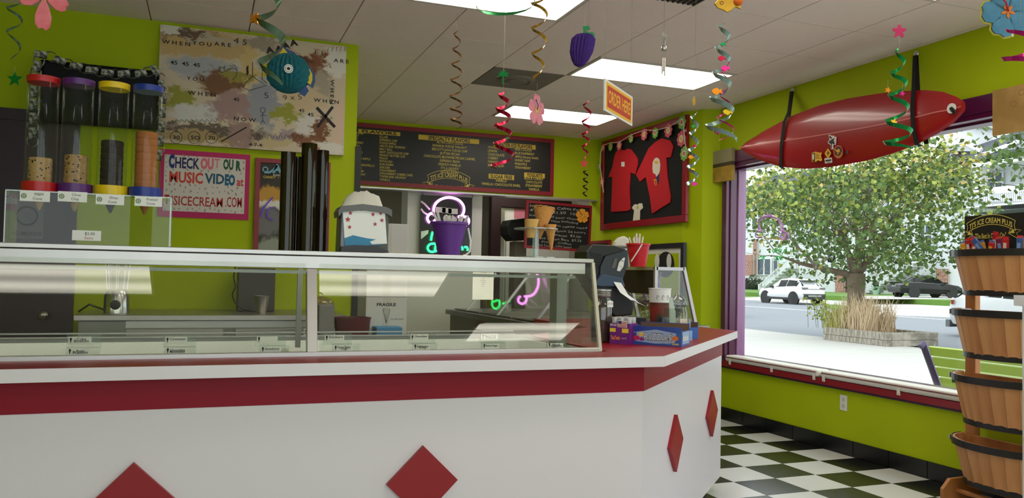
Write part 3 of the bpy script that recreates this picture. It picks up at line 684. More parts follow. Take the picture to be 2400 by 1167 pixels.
# ---- utility pole and wires
up = WD(1740, 640, 60); tag(MB().tube([(up.x,up.y,G0-.1),(up.x,up.y,13)], .13, n=10).build('utility_pole', mat('pole_wood', (150,142,130), rough=.9), None, smooth=True), 'grey wooden utility pole beyond the window jamb', 'pole')
for k, (a, b) in enumerate((((2085,330),(2420,372)), ((2180,352),(2420,390)), ((2120,395),(2420,440)))):
    p, q = WD(*a, 50), WD(*b, 46); d = q-p
    tag(MB().tube([p-d*2+ZA*1.5, p, (p+q)/2-ZA*.12, q, q+d*2+ZA*1.5], .022, n=5).build('overhead_wire', blk, None), 'thin black overhead wire crossing before the '+['cupola roof','dark shingle roof','white balcony porch'][k], 'wire')
# ---- houses across the street
siding = mat('white_siding', (204,206,209), rough=.7, var=.01); trimw = mat('white_trim', (216,217,218), rough=.6, var=.005)
shing = mat('slate_shingles', (72,77,85), rough=.9, var=.15, scale=20); brick_m = mat('red_brick', (150,104,90), rough=.9, rgb2=(176,140,124), scale=8)
wpane = mat('house_window_glass', (66,80,90), rough=.2, spec=.3); dkd = mat('brown_door', (92,66,60), rough=.6); hedge_m = mat('hedge_leaves', (44,58,38), rough=.9, var=.3, scale=10)
def hq(mb, x0, x1, y0, y1, X, d=.2):
    """box whose street face fills the pixel rectangle at plane X"""
    a = WX(x0, y1, X); b = WX(x1, y0, X); mb.box(X, X+d, min(a.y,b.y), max(a.y,b.y), a.z, b.z); return mb
def window(t, x0, x1, y0, y1, X, nx=1, ny=2):
    f_ = hq(MB(), x0, x1, y0, y1, X-.12, .14).build('window_frame', trimw, t)
    for i in range(nx):
        for j in range(ny):
            mx = (x1-x0)*.10; my = (y1-y0)*.05; xa_ = x0+mx+(x1-x0-mx)*i/nx; xb_ = x0+(x1-x0-mx)*(i+1)/nx
            ya_ = y0+my+(y1-y0-my)*j/ny; yb_ = y0+(y1-y0-my)*(j+1)/ny
            hq(MB(), xa_, xb_, ya_, yb_, X-.16, .03).build('pane', wpane, f_)
def bricks(t, x0, x1, y0, y1, X):
    """a pier of separate brick courses"""
    a = WX(x0, y1, X); b = WX(x1, y0, X); ya_, yb_ = min(a.y,b.y), max(a.y,b.y)
    hq(MB(), x0, x1, y0, y1, X+.05, .5).build('pier', mat('pale_mortar', (190,180,170), rough=1), t)
    n = max(4, int((b.z-a.z)/.3)); g = MB()
    for k in range(n):
        z0 = a.z+(b.z-a.z)*k/n; o_ = (k % 2)*.2; yy = ya_-o_
        while yy < yb_:
            g.box(X, X+.1, max(yy, ya_)+.015, min(yy+.4, yb_)-.0, z0+.02, z0+(b.z-a.z)/n); yy += .42
    g.build('brick_courses', brick_m, t)['kind'] = 'stuff'
def stair(label, pa, pb, X, nst, w_, xrail):
    """white staircase rising along the facade from pixel pa (foot) to pb (head) at plane X"""
    a = WX(*pa, X); b = WX(*pb, X); t = thing('porch_stairs', label, 'stairs', (X, a.y, a.z)); d = (b-a)/nst
    for k in range(nst):
        p = a+d*k; y0, y1 = sorted((p.y, p.y+d.y)); MB().box(X, X+w_, y0, y1, p.z+d.z-.05, p.z+d.z).build('tread', trimw, t)
        MB().box(X+.02, X+w_, p.y-.02, p.y+.02, p.z, p.z+d.z-.05).build('riser', siding, t)
    for xo in (0, w_):
        r_ = MB().bar((X+xo, a.y, a.z+1.0), (X+xo, b.y, b.z+1.0), .1, .09).bar((X+xo, a.y, a.z+.25), (X+xo, b.y, b.z+.25), .08, .07)
        r_.build('handrail', trimw, t)
        for k in range(nst*2):
            p = a+d*(k/2); MB().bar((X+xo, p.y, p.z+.25), (X+xo, p.y, p.z+1.0), .05, .05).build('baluster', trimw, t)
        for p in (a, b): MB().box(X+xo-.08, X+xo+.08, p.y-.08, p.y+.08, p.z, p.z+1.15).build('newel', trimw, t)
    return t
zg = bp.z-.02
# left house
h1 = thing('house', 'white house with stone pier and stair rail behind the suv', 'house', (62, 84, zg))
a, b = WX(1700, 690, 62), WX(1868, 300, 62); MB().box(62, 72, b.y, a.y, zg, 11).build('wall', siding, h1)
bricks(h1, 1746, 1763, 597, 646, 61.2); bricks(h1, 1764, 1772, 560, 646, 61.6)
window(h1, 1772, 1808, 605, 645, 61.9, 2, 1); window(h1, 1812, 1822, 608, 645, 61.9, 1, 1)
window(h1, 1760, 1790, 480, 540, 61.9, 2, 2)
MB().slab([(61,b.y-.5,11),(61,a.y+.5,11),(67,a.y-2,14.5),(67,b.y+2,14.5)], (0,0,1), .2).slab([(73,b.y-.5,11),(73,a.y+.5,11),(67,a.y-2,14.5),(67,b.y+2,14.5)], (0,0,1), .2).build('roof', shing, h1)
stair('white porch stairs with square balusters rising behind the suv', (1779,690), (1848,628), 57, 9, 1.6, 0)
hd = MB(); rnd = random.Random(9); hp = WX(1760, 668, 58)
for i in range(500): leaf(hd, hp+V((rnd.gauss(0,.5), rnd.gauss(0,.8), rnd.gauss(.1,.38))), .3, rnd)
hb = thing('hedge', 'dark clipped hedge beside the foot of the porch stairs', 'hedge', (hp.x, hp.y, zg)); hd.build('leaves', hedge_m, hb)['kind'] = 'stuff'
MB().ball((hp.x, hp.y, hp.z-.1), .6, 1.0, .7).build('mass', hedge_m, hb)
# middle house
h2 = thing('house', 'white two storey house with brick pier and brown door', 'house', (60, 68, zg))
a, b = WX(1872, 690, 60), WX(2036, 300, 60); MB().box(60, 70, b.y, a.y, zg, 9.5).build('wall', siding, h2)
bricks(h2, 1957, 1977, 641, 690, 59.4); hq(MB(), 1977, 1992, 641, 690, 59.7, .2).build('door', dkd, h2)
window(h2, 1900, 1930, 520, 570, 59.9, 2, 2); window(h2, 2002, 2020, 646, 680, 59.9, 1, 2)
MB().slab([(59,b.y-.5,9.5),(59,a.y+.5,9.5),(65,a.y-2,12.8),(65,b.y+2,12.8)], (0,0,1), .2).slab([(71,b.y-.5,9.5),(71,a.y+.5,9.5),(65,a.y-2,12.8),(65,b.y+2,12.8)], (0,0,1), .2).build('roof', shing, h2)
stair('white lattice sided stairs rising behind the black car', (2028,690), (2148,618), 55.5, 13, 1.7, 0)
for k, px in enumerate((2019, 2053)):
    p = WX(px, 690, 54.6); t = thing('plant_pot', ['pale green pot with a shrub beside the tree trunk', 'pale green pot with a shrub at the foot of lattice stairs'][k], 'pot', (p.x, p.y, zg), 'pots by the white stairs')
    MB().lathe([(.22,0),(.34,.6),(.37,.62),(.37,.7),(.3,.7)], (p.x, p.y, zg), n=14).build('pot', mat('celadon_glaze', (150,182,164), rough=.5), t, smooth=True)
    g = MB()
    for i in range(60): leaf(g, V((p.x, p.y, zg+.85))+V((rnd.gauss(0,.15), rnd.gauss(0,.15), rnd.gauss(0,.12))), .18, rnd)
    g.build('shrub', hedge_m, t)['kind'] = 'stuff'
# right house with porch, balcony, roof and cupola
h3 = thing('house', 'large white house with slate roof, cupola and balcony porch', 'house', (58, 50, zg))
XH = 58
a, b = WX(2128, 690, XH), WX(2520, 430, XH); ex = WX(2400, 372, XH).z
MB().box(XH, XH+12, b.y, a.y, zg, ex).build('wall', siding, h3)
hq(MB(), 2225, 2290, 612, 692, XH-.3, .3).build('garage_door', mat('grey_garage_door', (206,208,208), rough=.6), h3)
bricks(h3, 2193, 2220, 630, 690, XH-.6)
window(h3, 2312, 2350, 402, 452, XH-.1, 2, 2); window(h3, 2266, 2279, 410, 450, XH-.1, 1, 1); window(h3, 2150, 2185, 520, 580, XH-.1, 2, 2)
# porch roof slab, posts, balcony rail
PX_ = XH-3.0
hq(MB(), 2240, 2440, 371, 388, PX_-.3, 3.3).build('porch_beam', trimw, h3)
p = WX(2250, 388, PX_); q = WX(2440, 388, PX_)
for px, wpx in ((2281,18), (2412,18)): hq(MB(), px, px+wpx, 386, 446, PX_, .55).build('post', trimw, h3)
hq(MB(), 2240, 2440, 474, 486, PX_-.2, 3.2).build('balcony_deck', trimw, h3)
hq(MB(), 2240, 2440, 444, 448, PX_, .1).build('balcony_rail', trimw, h3)
for px in range(2246, 2430, 5): hq(MB(), px, px+2.2, 448, 472, PX_+.02, .06).build('baluster', trimw, h3)
hq(MB(), 2262, 2440, 486, 500, PX_-1.0, 4).build('lower_roof', shing, h3)
# hipped roof with gablets
e0 = WX(2165, 372, XH-3); e1 = WX(2470, 376, XH-3); zt = WD(2250, 318, 68).z; ec = (e0.z+e1.z)/2
ra = (XH+3.5, e0.y-3.2, zt); rb_ = (XH+3.5, e1.y+3.2, zt)
A, B, C_, D_ = (XH-3.4,e0.y+.6,ec), (XH-3.4,e1.y-.6,ec), (XH+13,e1.y-.6,ec), (XH+13,e0.y+.6,ec)
MB().add([A,B,C_,D_,ra,rb_], [(0,1,5,4),(1,2,5),(2,3,4,5),(3,0,4),(3,2,1,0)]).build('roof', shing, h3)
def gablet(x0, x1, xm, yb_, yt, X):
    l, r_, m_ = WX(x0, yb_, X), WX(x1, yb_+3, X), WX(xm, yt, X)
    g = MB().slab([l, r_, m_], (1,0,0), 2.0); g.build('gable_wall', siding, h3)
    MB().bar(l+V((-.2,.3,0)), m_+V((-.2,0,.2)), .3, .25, XA).bar(r_+V((-.2,-.3,0)), m_+V((-.2,0,.2)), .3, .25, XA).build('gable_trim', trimw, h3)
gablet(2172, 2296, 2262, 352, 338, XH-1.5)
gablet(2300, 2460, 2400, 368, 336, XH-2.0)
cu = WD(2241, 318, 68); 
MB().box(cu.x-1.9, cu.x+1.9, cu.y-1.9, cu.y+1.9, cu.z-1.2, cu.z+.35).build('cupola', trimw, h3)
MB().box(cu.x-2.3, cu.x+2.3, cu.y-2.3, cu.y+2.3, cu.z+.35, cu.z+.5).build('cupola_eave', trimw, h3)
s_ = 2.3; zc = cu.z+.5
MB().add([(cu.x-s_,cu.y-s_,zc),(cu.x+s_,cu.y-s_,zc),(cu.x+s_,cu.y+s_,zc),(cu.x-s_,cu.y+s_,zc),(cu.x,cu.y,zc+.95)], [(0,1,4),(1,2,4),(2,3,4),(3,0,4)]).build('cupola_roof', shing, h3)
# ================================================================== WALL DECORATION
def blob_mat(name, base, blobs, grit=.35, rough=.7, scale=3.0):
    """layers of paint patches: blobs = (u, v, radius_u, radius_v, rgb) in the Generated X/Z plane"""
    m = bpy.data.materials.new(name); m.use_nodes = True; nt = m.node_tree; b = nt.nodes['Principled BSDF']; L = nt.links
    tc = nt.nodes.new('ShaderNodeTexCoord'); nz = nt.nodes.new('ShaderNodeTexNoise'); nz.inputs['Scale'].default_value = scale*1.6; nz.inputs['Detail'].default_value = 8; nz.inputs['Roughness'].default_value = .7
    L.new(tc.outputs['Generated'], nz.inputs['Vector'])
    sb = nt.nodes.new('ShaderNodeVectorMath'); sb.operation = 'SUBTRACT'; sb.inputs[1].default_value = (.5,.5,.5); L.new(nz.outputs['Color'], sb.inputs[0])
    sc = nt.nodes.new('ShaderNodeVectorMath'); sc.operation = 'SCALE'; sc.inputs['Scale'].default_value = grit; L.new(sb.outputs[0], sc.inputs[0])
    ad = nt.nodes.new('ShaderNodeVectorMath'); L.new(tc.outputs['Generated'], ad.inputs[0]); L.new(sc.outputs[0], ad.inputs[1])
    cur = None
    for u, v_, ru, rv, rgb in blobs:
        s1 = nt.nodes.new('ShaderNodeVectorMath'); s1.operation = 'SUBTRACT'; s1.inputs[1].default_value = (u, .5, v_); L.new(ad.outputs[0], s1.inputs[0])
        m1 = nt.nodes.new('ShaderNodeVectorMath'); m1.operation = 'MULTIPLY'; m1.inputs[1].default_value = (1/ru, 0, 1/rv); L.new(s1.outputs[0], m1.inputs[0])
        ln = nt.nodes.new('ShaderNodeVectorMath'); ln.operation = 'LENGTH'; L.new(m1.outputs[0], ln.inputs[0])
        mr = nt.nodes.new('ShaderNodeMapRange'); mr.inputs[1].default_value = 1.1; mr.inputs[2].default_value = .75; L.new(ln.outputs['Value'], mr.inputs[0])
        mx = nt.nodes.new('ShaderNodeMix'); mx.data_type = 'RGBA'; L.new(mr.outputs[0], mx.inputs[0]); mx.inputs[7].default_value = lin(rgb)
        if cur is None: mx.inputs[6].default_value = lin(base)
        else: L.new(cur, mx.inputs[6])
        cur = mx.outputs[2]
    L.new(cur, b.inputs['Base Color']); b.inputs['Roughness'].default_value = rough
    return m
def rectY(px0, px1, py0, py1, Y):
    a, b = WY(px0, py1, Y), WY(px1, py0, Y); return min(a.x,b.x), max(a.x,b.x), min(a.z,b.z), max(a.z,b.z)

# --- abstract painting
YP = YB-.045
lt, rt_, lb, rb = WY(367,58,YP), WY(812,104,YP), WY(375,338,YP), WY(806,360,YP)
px0, px1, pz0, pz1 = (lt.x+lb.x)/2, (rt_.x+rb.x)/2, (lb.z+rb.z)/2, (lt.z+rt_.z)/2-.004
pt = thing('abstract_painting', 'large abstract canvas in tan, rust and lilac with stamped words', 'painting', ((px0+px1)/2, YP, pz0))
B_ = [(.2,.88,.3,.14,(196,164,112)),(.13,.95,.14,.06,(108,84,64)),(.05,.97,.06,.05,(220,214,200)),(.3,.92,.2,.03,(186,172,150)),(.55,.93,.14,.07,(160,146,128)),(.22,.66,.22,.10,(168,170,176)),(.32,.55,.12,.12,(122,84,54)),
 (.46,.72,.05,.2,(206,178,120)),(.4,.62,.08,.06,(150,138,62)),(.10,.38,.08,.12,(150,150,58)),(.2,.28,.14,.09,(208,206,202)),(.38,.36,.13,.14,(164,134,130)),(.3,.14,.3,.05,(104,90,78)),(.25,.07,.3,.05,(170,146,100)),
 (.42,.12,.06,.12,(160,130,122)),(.55,.4,.08,.24,(150,152,160)),(.58,.72,.05,.16,(176,168,158)),(.68,.33,.09,.09,(150,150,50)),(.82,.78,.12,.14,(132,82,48)),(.76,.84,.06,.05,(100,60,40)),(.86,.62,.07,.16,(168,156,138)),(.95,.85,.07,.16,(222,216,206)),
 (.66,.88,.07,.06,(196,168,152)),(.78,.48,.13,.12,(204,180,146)),(.78,.25,.07,.09,(214,208,200)),(.86,.2,.05,.14,(120,76,44)),(.97,.3,.04,.25,(216,188,164)),(.7,.12,.12,.07,(164,150,150)),(.92,.06,.09,.07,(220,214,204)),(.6,.06,.1,.05,(198,178,136)),(.78,.1,.1,.05,(132,86,60))]
MB().box(px0, px1, YP, YB-.004, pz0, pz1).build('canvas', blob_mat('abstract_paint', (206,190,164), B_, grit=.34, scale=7), pt)
KP = (px1-px0)/440.
inkp = mat('brown_black_paint', (40,32,30), rough=.7)
YT = YP-.0015
def T(s, px, py, h, rot=0, bold=.02, xs=1.25): MB().text(s, WY(px, py, YT), XA, ZA, h*KP, bold=bold, rot=rot, xs=xs).build('stamped_word', inkp, pt)
for s, px, py, h in [('W H E N',379,101,9),('Y O U',450,104,9),('A R E',502,106,9),('45  45  45',399,150,9),('Y O U',437,187,8),('W H E N',440,221,9),('45',547,236,8),('N O W',548,282,9),('A R E',782,145,9),('W H E N',735,238,9),('45',700,262,8),('45',720,272,9),('30',405,326,9),('SO',447,326,9),('70',488,327,9),('4-7-4:',583,342,8)]: T(s, px, py, h)
for k, (px, py) in enumerate(((624,125),(645,122),(662,115),(680,108))): T('A', px, py, 14, .25, .05)
T('W H E N', 775, 186, 9, -math.pi/2)
T('4 5', 547, 100, 14, -.1, 0); T('5', 620, 230, 14, .1, -.005); T('9 x 5', 664, 235, 13, .15, -.005); T('1 1', 738, 128, 12, 0, -.005); T('/ / / / /', 767, 122, 11, .2, -.005)
def pen(pts, wd=1.3): MB().line([WY(x, y, YT) for x, y in pts], wd*KP, (0,-1,0)).build('drawn_line', inkp, pt)
pen([(742,252),(785,298)], 8); pen([(780,250),(744,298)], 7)
def circ(cx, cy, r_, ry=None, wd=1.2, n=20): pen([(cx+r_*math.cos(6.283*k/n), cy+(ry or r_)*math.sin(6.283*k/n)) for k in range(n+1)], wd)
for cx in (413, 455, 496): circ(cx, 322, 14)
circ(520, 164, 6); pen([(514,160),(513,155),(518,158)]); pen([(524,158),(527,154),(526,161)]); pen([(528,168),(545,158),(556,165),(553,180),(545,185)]); pen([(538,155),(550,152),(556,165)])
circ(616, 258, 6, 6); pen([(616,264),(616,282)]); pen([(610,272),(616,268),(623,272)]); pen([(616,282),(611,290)]); pen([(616,282),(621,289)])
pen([(592,145),(592,178),(575,195),(570,205),(585,212),(625,200),(600,185),(592,178)], 1.6); pen([(617,135),(614,185),(626,195)], 1.4)
MB().slab([WY(x, y, YT) for x, y in ((577,158),(582,152),(583,172),(578,178))], (0,1,0), .0005).build('rust_mark', inkp, pt)
pen([(582+4*k, 320+8*math.sin(k*1.9)) for k in range(34)], 1.1); pen([(405+4*k, 283+4*math.sin(k*2.1)) for k in range(32)], 1.2)
pen([(518,332),(578,298)], 3.2)

# --- music video poster
YQ = YB-.008
a, b, c, d = WY(375,347,YQ), WY(587,364,YQ), WY(369,507,YQ), WY(582,516,YQ); x0, x1, z0, z1 = (a.x+c.x)/2, (b.x+d.x)/2, (c.z+d.z)/2, (a.z+b.z)/2
po = thing('music_video_poster', 'hand lettered white poster on magenta backing advertising music video', 'poster', ((x0+x1)/2, YQ, z0))
MB().box(x0, x1, YQ, YB-.001, z0, z1).build('backing', mat('magenta_board', (188,22,96), rough=.6), po)
sheet = MB().box(x0+.03, x1-.03, YQ-.002, YQ, z0+.04, z1-.035).build('sheet', mat('white_poster_sheet', (216,208,200), rough=.7), po)
def cr(cx, cy): return 360+cx/6.483, 340+cy/6.483
def ptxt(s, cx, cy, hh, ww, col, bold=.03):
    q = WY(*cr(cx, cy), YQ-.003); k = (x1-x0)/212/6.483
    MB().text(s, q, XA, ZA, hh*k, w=ww*k, bold=bold).build('lettering', mat('marker_%d_%d_%d' % col, col, rough=.6), sheet)
ptxt('C', 228, 330, 190, 85, (22,40,120), .07); ptxt('HECK', 325, 340, 165, 365, (34,34,96), .03)
ptxt('OU', 710, 352, 165, 200, (222,110,130), .06); ptxt('T', 920, 345, 150, 90, (222,120,140), .01); ptxt('OU', 1055, 362, 155, 160, (20,84,44), .05); ptxt('R', 1250, 380, 145, 80, (20,84,44), .06)
ptxt('MUSIC', 238, 555, 165, 500, (208,58,44), .03); ptxt('VID', 775, 575, 155, 300, (20,84,116), .03); ptxt('EO', 1080, 600, 160, 160, (20,96,132), .06); ptxt('at', 1260, 615, 130, 110, (206,66,70), .03)
ptxt('T', 160, 885, 135, 75, (178,26,34), .04); ptxt('JSICECREAM', 250, 905, 145, 790, (178,26,34), .01); ptxt('.COM', 1088, 935, 160, 255, (178,26,34), .01)
dd = MB(); rnd = random.Random(4)
for cx, cy in [(185,160),(190,260),(200,330),(460,155),(540,165),(660,175),(900,180),(1045,195),(1365,260),(1370,355),(300,370),(510,370),(730,390),(830,390),(1155,400),(1330,430),(240,595),(320,590),(405,610),(550,600),(630,610),(485,640),(700,660),(790,660),(900,640),(970,645),(1130,635),(1275,650),(195,680),(275,705),(325,670),(460,705),(565,700),(670,720),(815,730),(900,730),(1000,712),(1085,700),(1135,730),(1190,690),(1340,720),(1250,745),(170,975),(310,965),(390,965),(515,975),(590,965),(650,1000),(700,960),(860,955),(930,975),(990,1000),(1085,990),(1180,1000),(1240,1020),(1340,1000),(180,460),(185,395),(190,540),(780,990)]:
    q = WY(*cr(cx, cy), YQ-.0028); s_ = rnd.uniform(.005,.0095); a_ = rnd.uniform(-.8,.8); u = XA*math.cos(a_)+ZA*math.sin(a_); v_ = ZA*math.cos(a_)-XA*math.sin(a_)
    dd.poly([q-u*s_*.6, q+u*s_*.6, q-v_*s_*1.6]); dd.ringp(q+v_*s_*.45, u, v_, s_*.35, s_*.62, n=8)
dd.build('doodles', mat('pencil_doodle', (150,128,112), rough=.8), sheet)['kind'] = 'stuff'

# --- red framed drinks poster
YF_ = YB-.03
a, b = WY(602,366,YF_), WY(775,384,YF_); c = WY(590,600,YF_)
x0, x1, z1, z0 = a.x-.005, b.x, (a.z+b.z)/2, 1.36
fp = thing('framed_drink_poster', 'red framed blended drink poster half hidden by cup tubes', 'poster', ((x0+x1)/2, YF_, z0))
redf = mat('red_frame_paint', (138,18,30), rough=.4)
MB().box(x0, x0+.03, YF_, YB, z0, z1).box(x1-.03, x1, YF_, YB, z0, z1).box(x0+.03, x1-.03, YF_, YB, z1-.03, z1).box(x0+.03, x1-.03, YF_, YB, z0, z0+.03).build('frame', redf, fp)
MB().box(x0+.03, x1-.03, YF_+.012, YB-.002, z0+.03, z1-.03).build('print', blob_mat('drink_print', (62,58,50), [(.2,.66,.3,.1,(196,148,60)),(.15,.56,.3,.05,(226,220,206)),(.1,.38,.3,.16,(120,118,118)),(.5,.4,.2,.3,(86,86,50)),(.25,.1,.3,.12,(150,156,140)),(.8,.3,.3,.3,(96,78,52))], grit=.2, scale=6), fp)
tb_ = MB().text('A', WY(638,404,YF_-.001), XA, ZA, .055, bold=.05).ringp(WY(622,397,YF_-.001), XA, ZA, .012, .02, n=16).line([WY(620,404,YF_-.001), WY(632,404,YF_-.001), WY(641,398,YF_-.001), WY(650,388,YF_-.001)], .014, (0,-1,0))
tb_.build('title', mat('icy_blue_ink', (120,170,190), rough=.5), fp)
MB().text('BLENDED', WY(640,412,YF_-.001), XA, ZA, .012, bold=.03).build('lettering', mat('pale_print', (190,190,180), rough=.6), fp)
MB().text('CANDY  •', WY(617,417,YF_-.001), XA, ZA, .016, bold=.03).build('lettering', mat('gold_print', (196,168,70), rough=.6), fp)
MB().line([WY(*q, YF_-.001) for q in ((640,462),(625,478),(615,492),(611,508))], .010, (0,-1,0)).line([WY(*q, YF_-.001) for q in ((641,488),(632,486),(625,496),(628,510),(640,515))], .010, (0,-1,0)).build('violet_scribble', mat('violet_marker', (110,70,210), rough=.6), fp)

# --- television with paper chain garland
YV = 5.60
x0, x1, z0, z1 = WY(100,140,YV).x, WY(370,300,YV).x, (WY(208,284,YV).z+WY(366,311,YV).z)/2, (WY(98,139,YV).z+WY(372,178,YV).z)/2
tv = thing('wall_television', 'black wall mounted television draped with a paper chain', 'television', ((x0+x1)/2, YV+.03, z0))
MB().slab([(x0,YV,z0),(x1,YV,z0),(x1,YV-.07,z1),(x0,YV-.07,z1)], (0,1,0), .06).build('casing', mat('black_tv_casing', (13,13,14), rough=.7, spec=.2), tv, bev=.006)
MB().slab([(x0+.02,YV-.002-.07*.06,z0+.03),(x1-.02,YV-.002-.07*.06,z0+.03),(x1-.02,YV-.002-.07*.95,z1-.02),(x0+.02,YV-.002-.07*.95,z1-.02)], (0,1,0), .001).build('screen', mat('tv_screen', (7,7,8), rough=.45, spec=.15), tv)
MB().box((x0+x1)/2-.1, (x0+x1)/2+.1, YV+.0, YB, (z0+z1)/2-.1, (z0+z1)/2+.1).build('wall_bracket', black_pl, tv)
gar = thing('paper_chain', 'striped grey and white paper chain hung around the television', 'garland', WY(95,128,YV-.11))
path = [(76,330),(78,260),(80,215),(84,170),(95,128),(120,133),(160,150),(215,165),(270,174),(330,172),(363,165),(377,185),(382,230),(380,280),(376,330),(372,380)]
P_ = [WY(x, y, YV-.11) for x, y in path]; seg = []
for p, q in zip(P_, P_[1:]):
    n = max(1, round((q-p).length/.042))
    for k in range(n): seg.append((p+(q-p)*k/n, (q-p).normalized()))
strp = mat('striped_paper', (206,206,196), rough=.8, rgb2=(66,72,68), scale=45)
for k, (p, d) in enumerate(seg):
    u = d; v_ = (YA if k % 2 else d.cross(YA)).normalized(); w_ = u.cross(v_); r_ = .036; n = 12; vs = []
    for sgn in (-1, 1): vs += [p+u*(r_*math.cos(6.283*i/n))+v_*(r_*.8*math.sin(6.283*i/n))+w_*(sgn*.017) for i in range(n)]
    MB().add(vs, [(i, (i+1) % n, n+(i+1) % n, n+i) for i in range(n)]).build('paper_link', strp, gar)

# --- menu board
YN = YM-.03
gold = mat('gold_menu_lettering', (206,186,86), rough=.5); banner = mat('yellow_menu_banner', (216,186,60), rough=.5)
mb_bl = mat('black_menu_panel', (19,18,17), rough=.4)
x0, x1 = XWE+.06, WY(1298,400,YN).x; z0 = WY(1295,459,YN).z; z1 = (WY(1299,327,YN).z+WY(815,284,YN).z)/2
mn = thing('menu_board', 'long black menu board with gold lettering and red frame', 'menu', ((x0+x1)/2, YN, z0))
e = .045
MB().box(x0, x1, YN, YM, z1-e, z1).box(x0, x1, YN, YM, z0, z0+e).box(x0, x0+e, YN, YM, z0+e, z1-e).box(x1-e, x1, YN, YM, z0+e, z1-e).build('frame', redf, mn)
mpan = MB().box(x0+e, x1-e, YN+.012, YM-.001, z0+e, z1-e).build('panel', mb_bl, mn)
KM = (WY(1297,400,YN).x-WY(815,400,YN).x)/482./4.615
YL = YN+.010
def mc(cx, cy): return WY(790+cx/4.615, 270+cy/4.615, YL)
def mtx(mb, s, cx, cy, h=22, w=None, al='l', xs=.92, bold=.018): mb.text(s, mc(cx, cy), XA, ZA, h*KM, w=w*KM if w else None, al=al, xs=xs, bold=bold)
def mcol(lines, x, y0, dy, slope, **k):
    m = MB()
    for i, s in enumerate(lines): mtx(m, s, x, y0+dy*i, **k)
    m.build('lettering', gold, mpan)
mcol(['ALMOND PRALINE','BANANA SPLIT','BING CHERRY','BLACK RASPBERRY','BLACK CHERRY','BUBBLE GUM','BUTTER ALMOND','BUTTER FINGER','BUTTER SCOTCH RIPPLE','CHOCOLATE','CHOCOLATE MARSHMELLO','COOKIE DOUGH','CHOCOLATE CHIP',"COOKIES N' CREAM"], 40, 190, 34.4, 0, xs=.84)
mcol(['ECLAIR','ESPRESSO CHIP','FUDGE RIPPLE','HEATH BAR CRUNCH','MALT BALL','MINT CHOCOLATE CHIP','PEANUT BUTTER CUP','PEACH','PISTACHIO','RUM RAISIN','SNICKER','STRAWBERRY','STRAWBERRY CHEESE CAKE','TOFFEE BAR CRUNCH','VANILLA'], 460, 243, 33, 0, xs=.84)
mcol(['ALTRA CHOCOLATE','BANANA FUDGE WALNUT','BISCOTTI JAVA FUDGE CHIP','BUTTER PECAN','CHOCOLATE BROWNIE PECAN CARMEL','ESPRESSO BEAN','FRENCH VANILLA',"IT'S A GOODY",'ROCKY ROAD'], 1220, 312, 39.5, 0, al='c', h=25, xs=.84)
mcol(['WATERMELLON','LEMON','CHOCOLATE','CHERRY','MANGO','BUBBLE GUM'], 1632, 357, 39, 0, h=26, xs=.82)
mcol(['PINA COLADA','BLUE RASPBERRY','APPLE (Granny Smith)','HONEY DEW','PINEAPPLE','STRAWBERRY'], 1924, 380, 39, 0, h=25, xs=.82)
mcol(['VANILLA','VANILLA / CHOCOLATE SWIRL'], 1775, 722, 42, 0, al='c', h=26, xs=.84)
mcol(['BLACK CHERRY','CHOCOLATE','STRAWBERRY','VANILLA'], 2130, 700, 38, 0, al='c', h=26, xs=.84)
def ban(s, xa, xb, yt, yb_, tw, th, y):
    a, b = mc(xa, yb_), mc(xb, yb_); h_ = (yb_-yt)*KM
    bq = MB().box(a.x, b.x, YL-.004, YL+.002, a.z, a.z+h_).build('heading_banner', banner, mn, bev=.003)
    MB().text(s, (a.x/2+b.x/2, YL-.005, a.z+h_*.5-th*KM/2), XA, ZA, th*KM, w=tw*KM, al='c', bold=.03).build('lettering', mb_bl, bq)
ban('FLAVORS', 228, 684, 150, 190, 350, 28, 0); ban('SPECIALTY FLAVORS', 878, 1537, 210, 262, 450, 38, 0); ban('WATER ICE FLAVORS', 1695, 2148, 288, 338, 400, 36, 0)
ban('SUGAR FREE', 1637, 1914, 632, 686, 250, 38, 0); ban('YOGURTS', 2022, 2247, 618, 670, 185, 38, 0)
def ribbon_logo(parent, P, U, W, wd, m_t, m_l, N):
    """arched ribbon banner outline with the two lines of the shop name"""
    P, U, W, N = V(P), V(U), V(W), V(N); a = lambda x, y: P+U*(x*wd)+W*(y*wd)
    arc = lambda x, o: .16*(1-(x/.5)**2)*1.0+o
    l = MB(); xs_ = [-.44+.88*k/16 for k in range(17)]
    top_ = [a(x, arc(x, .10)) for x in xs_]; bot = [a(x, arc(x, -.06)) for x in xs_]
    for q in (top_, bot, [top_[0], a(-.42, arc(-.42,.02)), bot[0]], [top_[-1], a(.42, arc(.42,.02)), bot[-1]]): l.line(q, .010*wd, N)
    for s_ in (-1, 1):
        l.line([a(s_*.36, arc(.36,-.06)), a(s_*.32, -.06), a(s_*.50, -.16), a(s_*.46, -.06), a(s_*.54, -.02), a(s_*.44, .0)], .010*wd, N)
        l.slab([a(s_*.40, -.0), a(s_*.32, -.06), a(s_*.43, -.06)], N*-1, .0004)
    l.build('ribbon', m_l, parent)
    MB().text("TJ'S ICE CREAM PLUS", a(0, .0), U, W, .085*wd, w=.78*wd, al='c', bold=.02, wave=lambda x: arc(x/wd, -.035)*wd).build('shop_name', m_t, parent)
    MB().text('"The Best In Ocean City"', a(0, -.13), U, W, .085*wd, w=.56*wd, al='c', bold=.012).build('slogan', m_t, parent)
ribbon_logo(mn, mc(1210, 735), XA, ZA, 520*KM, gold, gold, (0,-1,0))

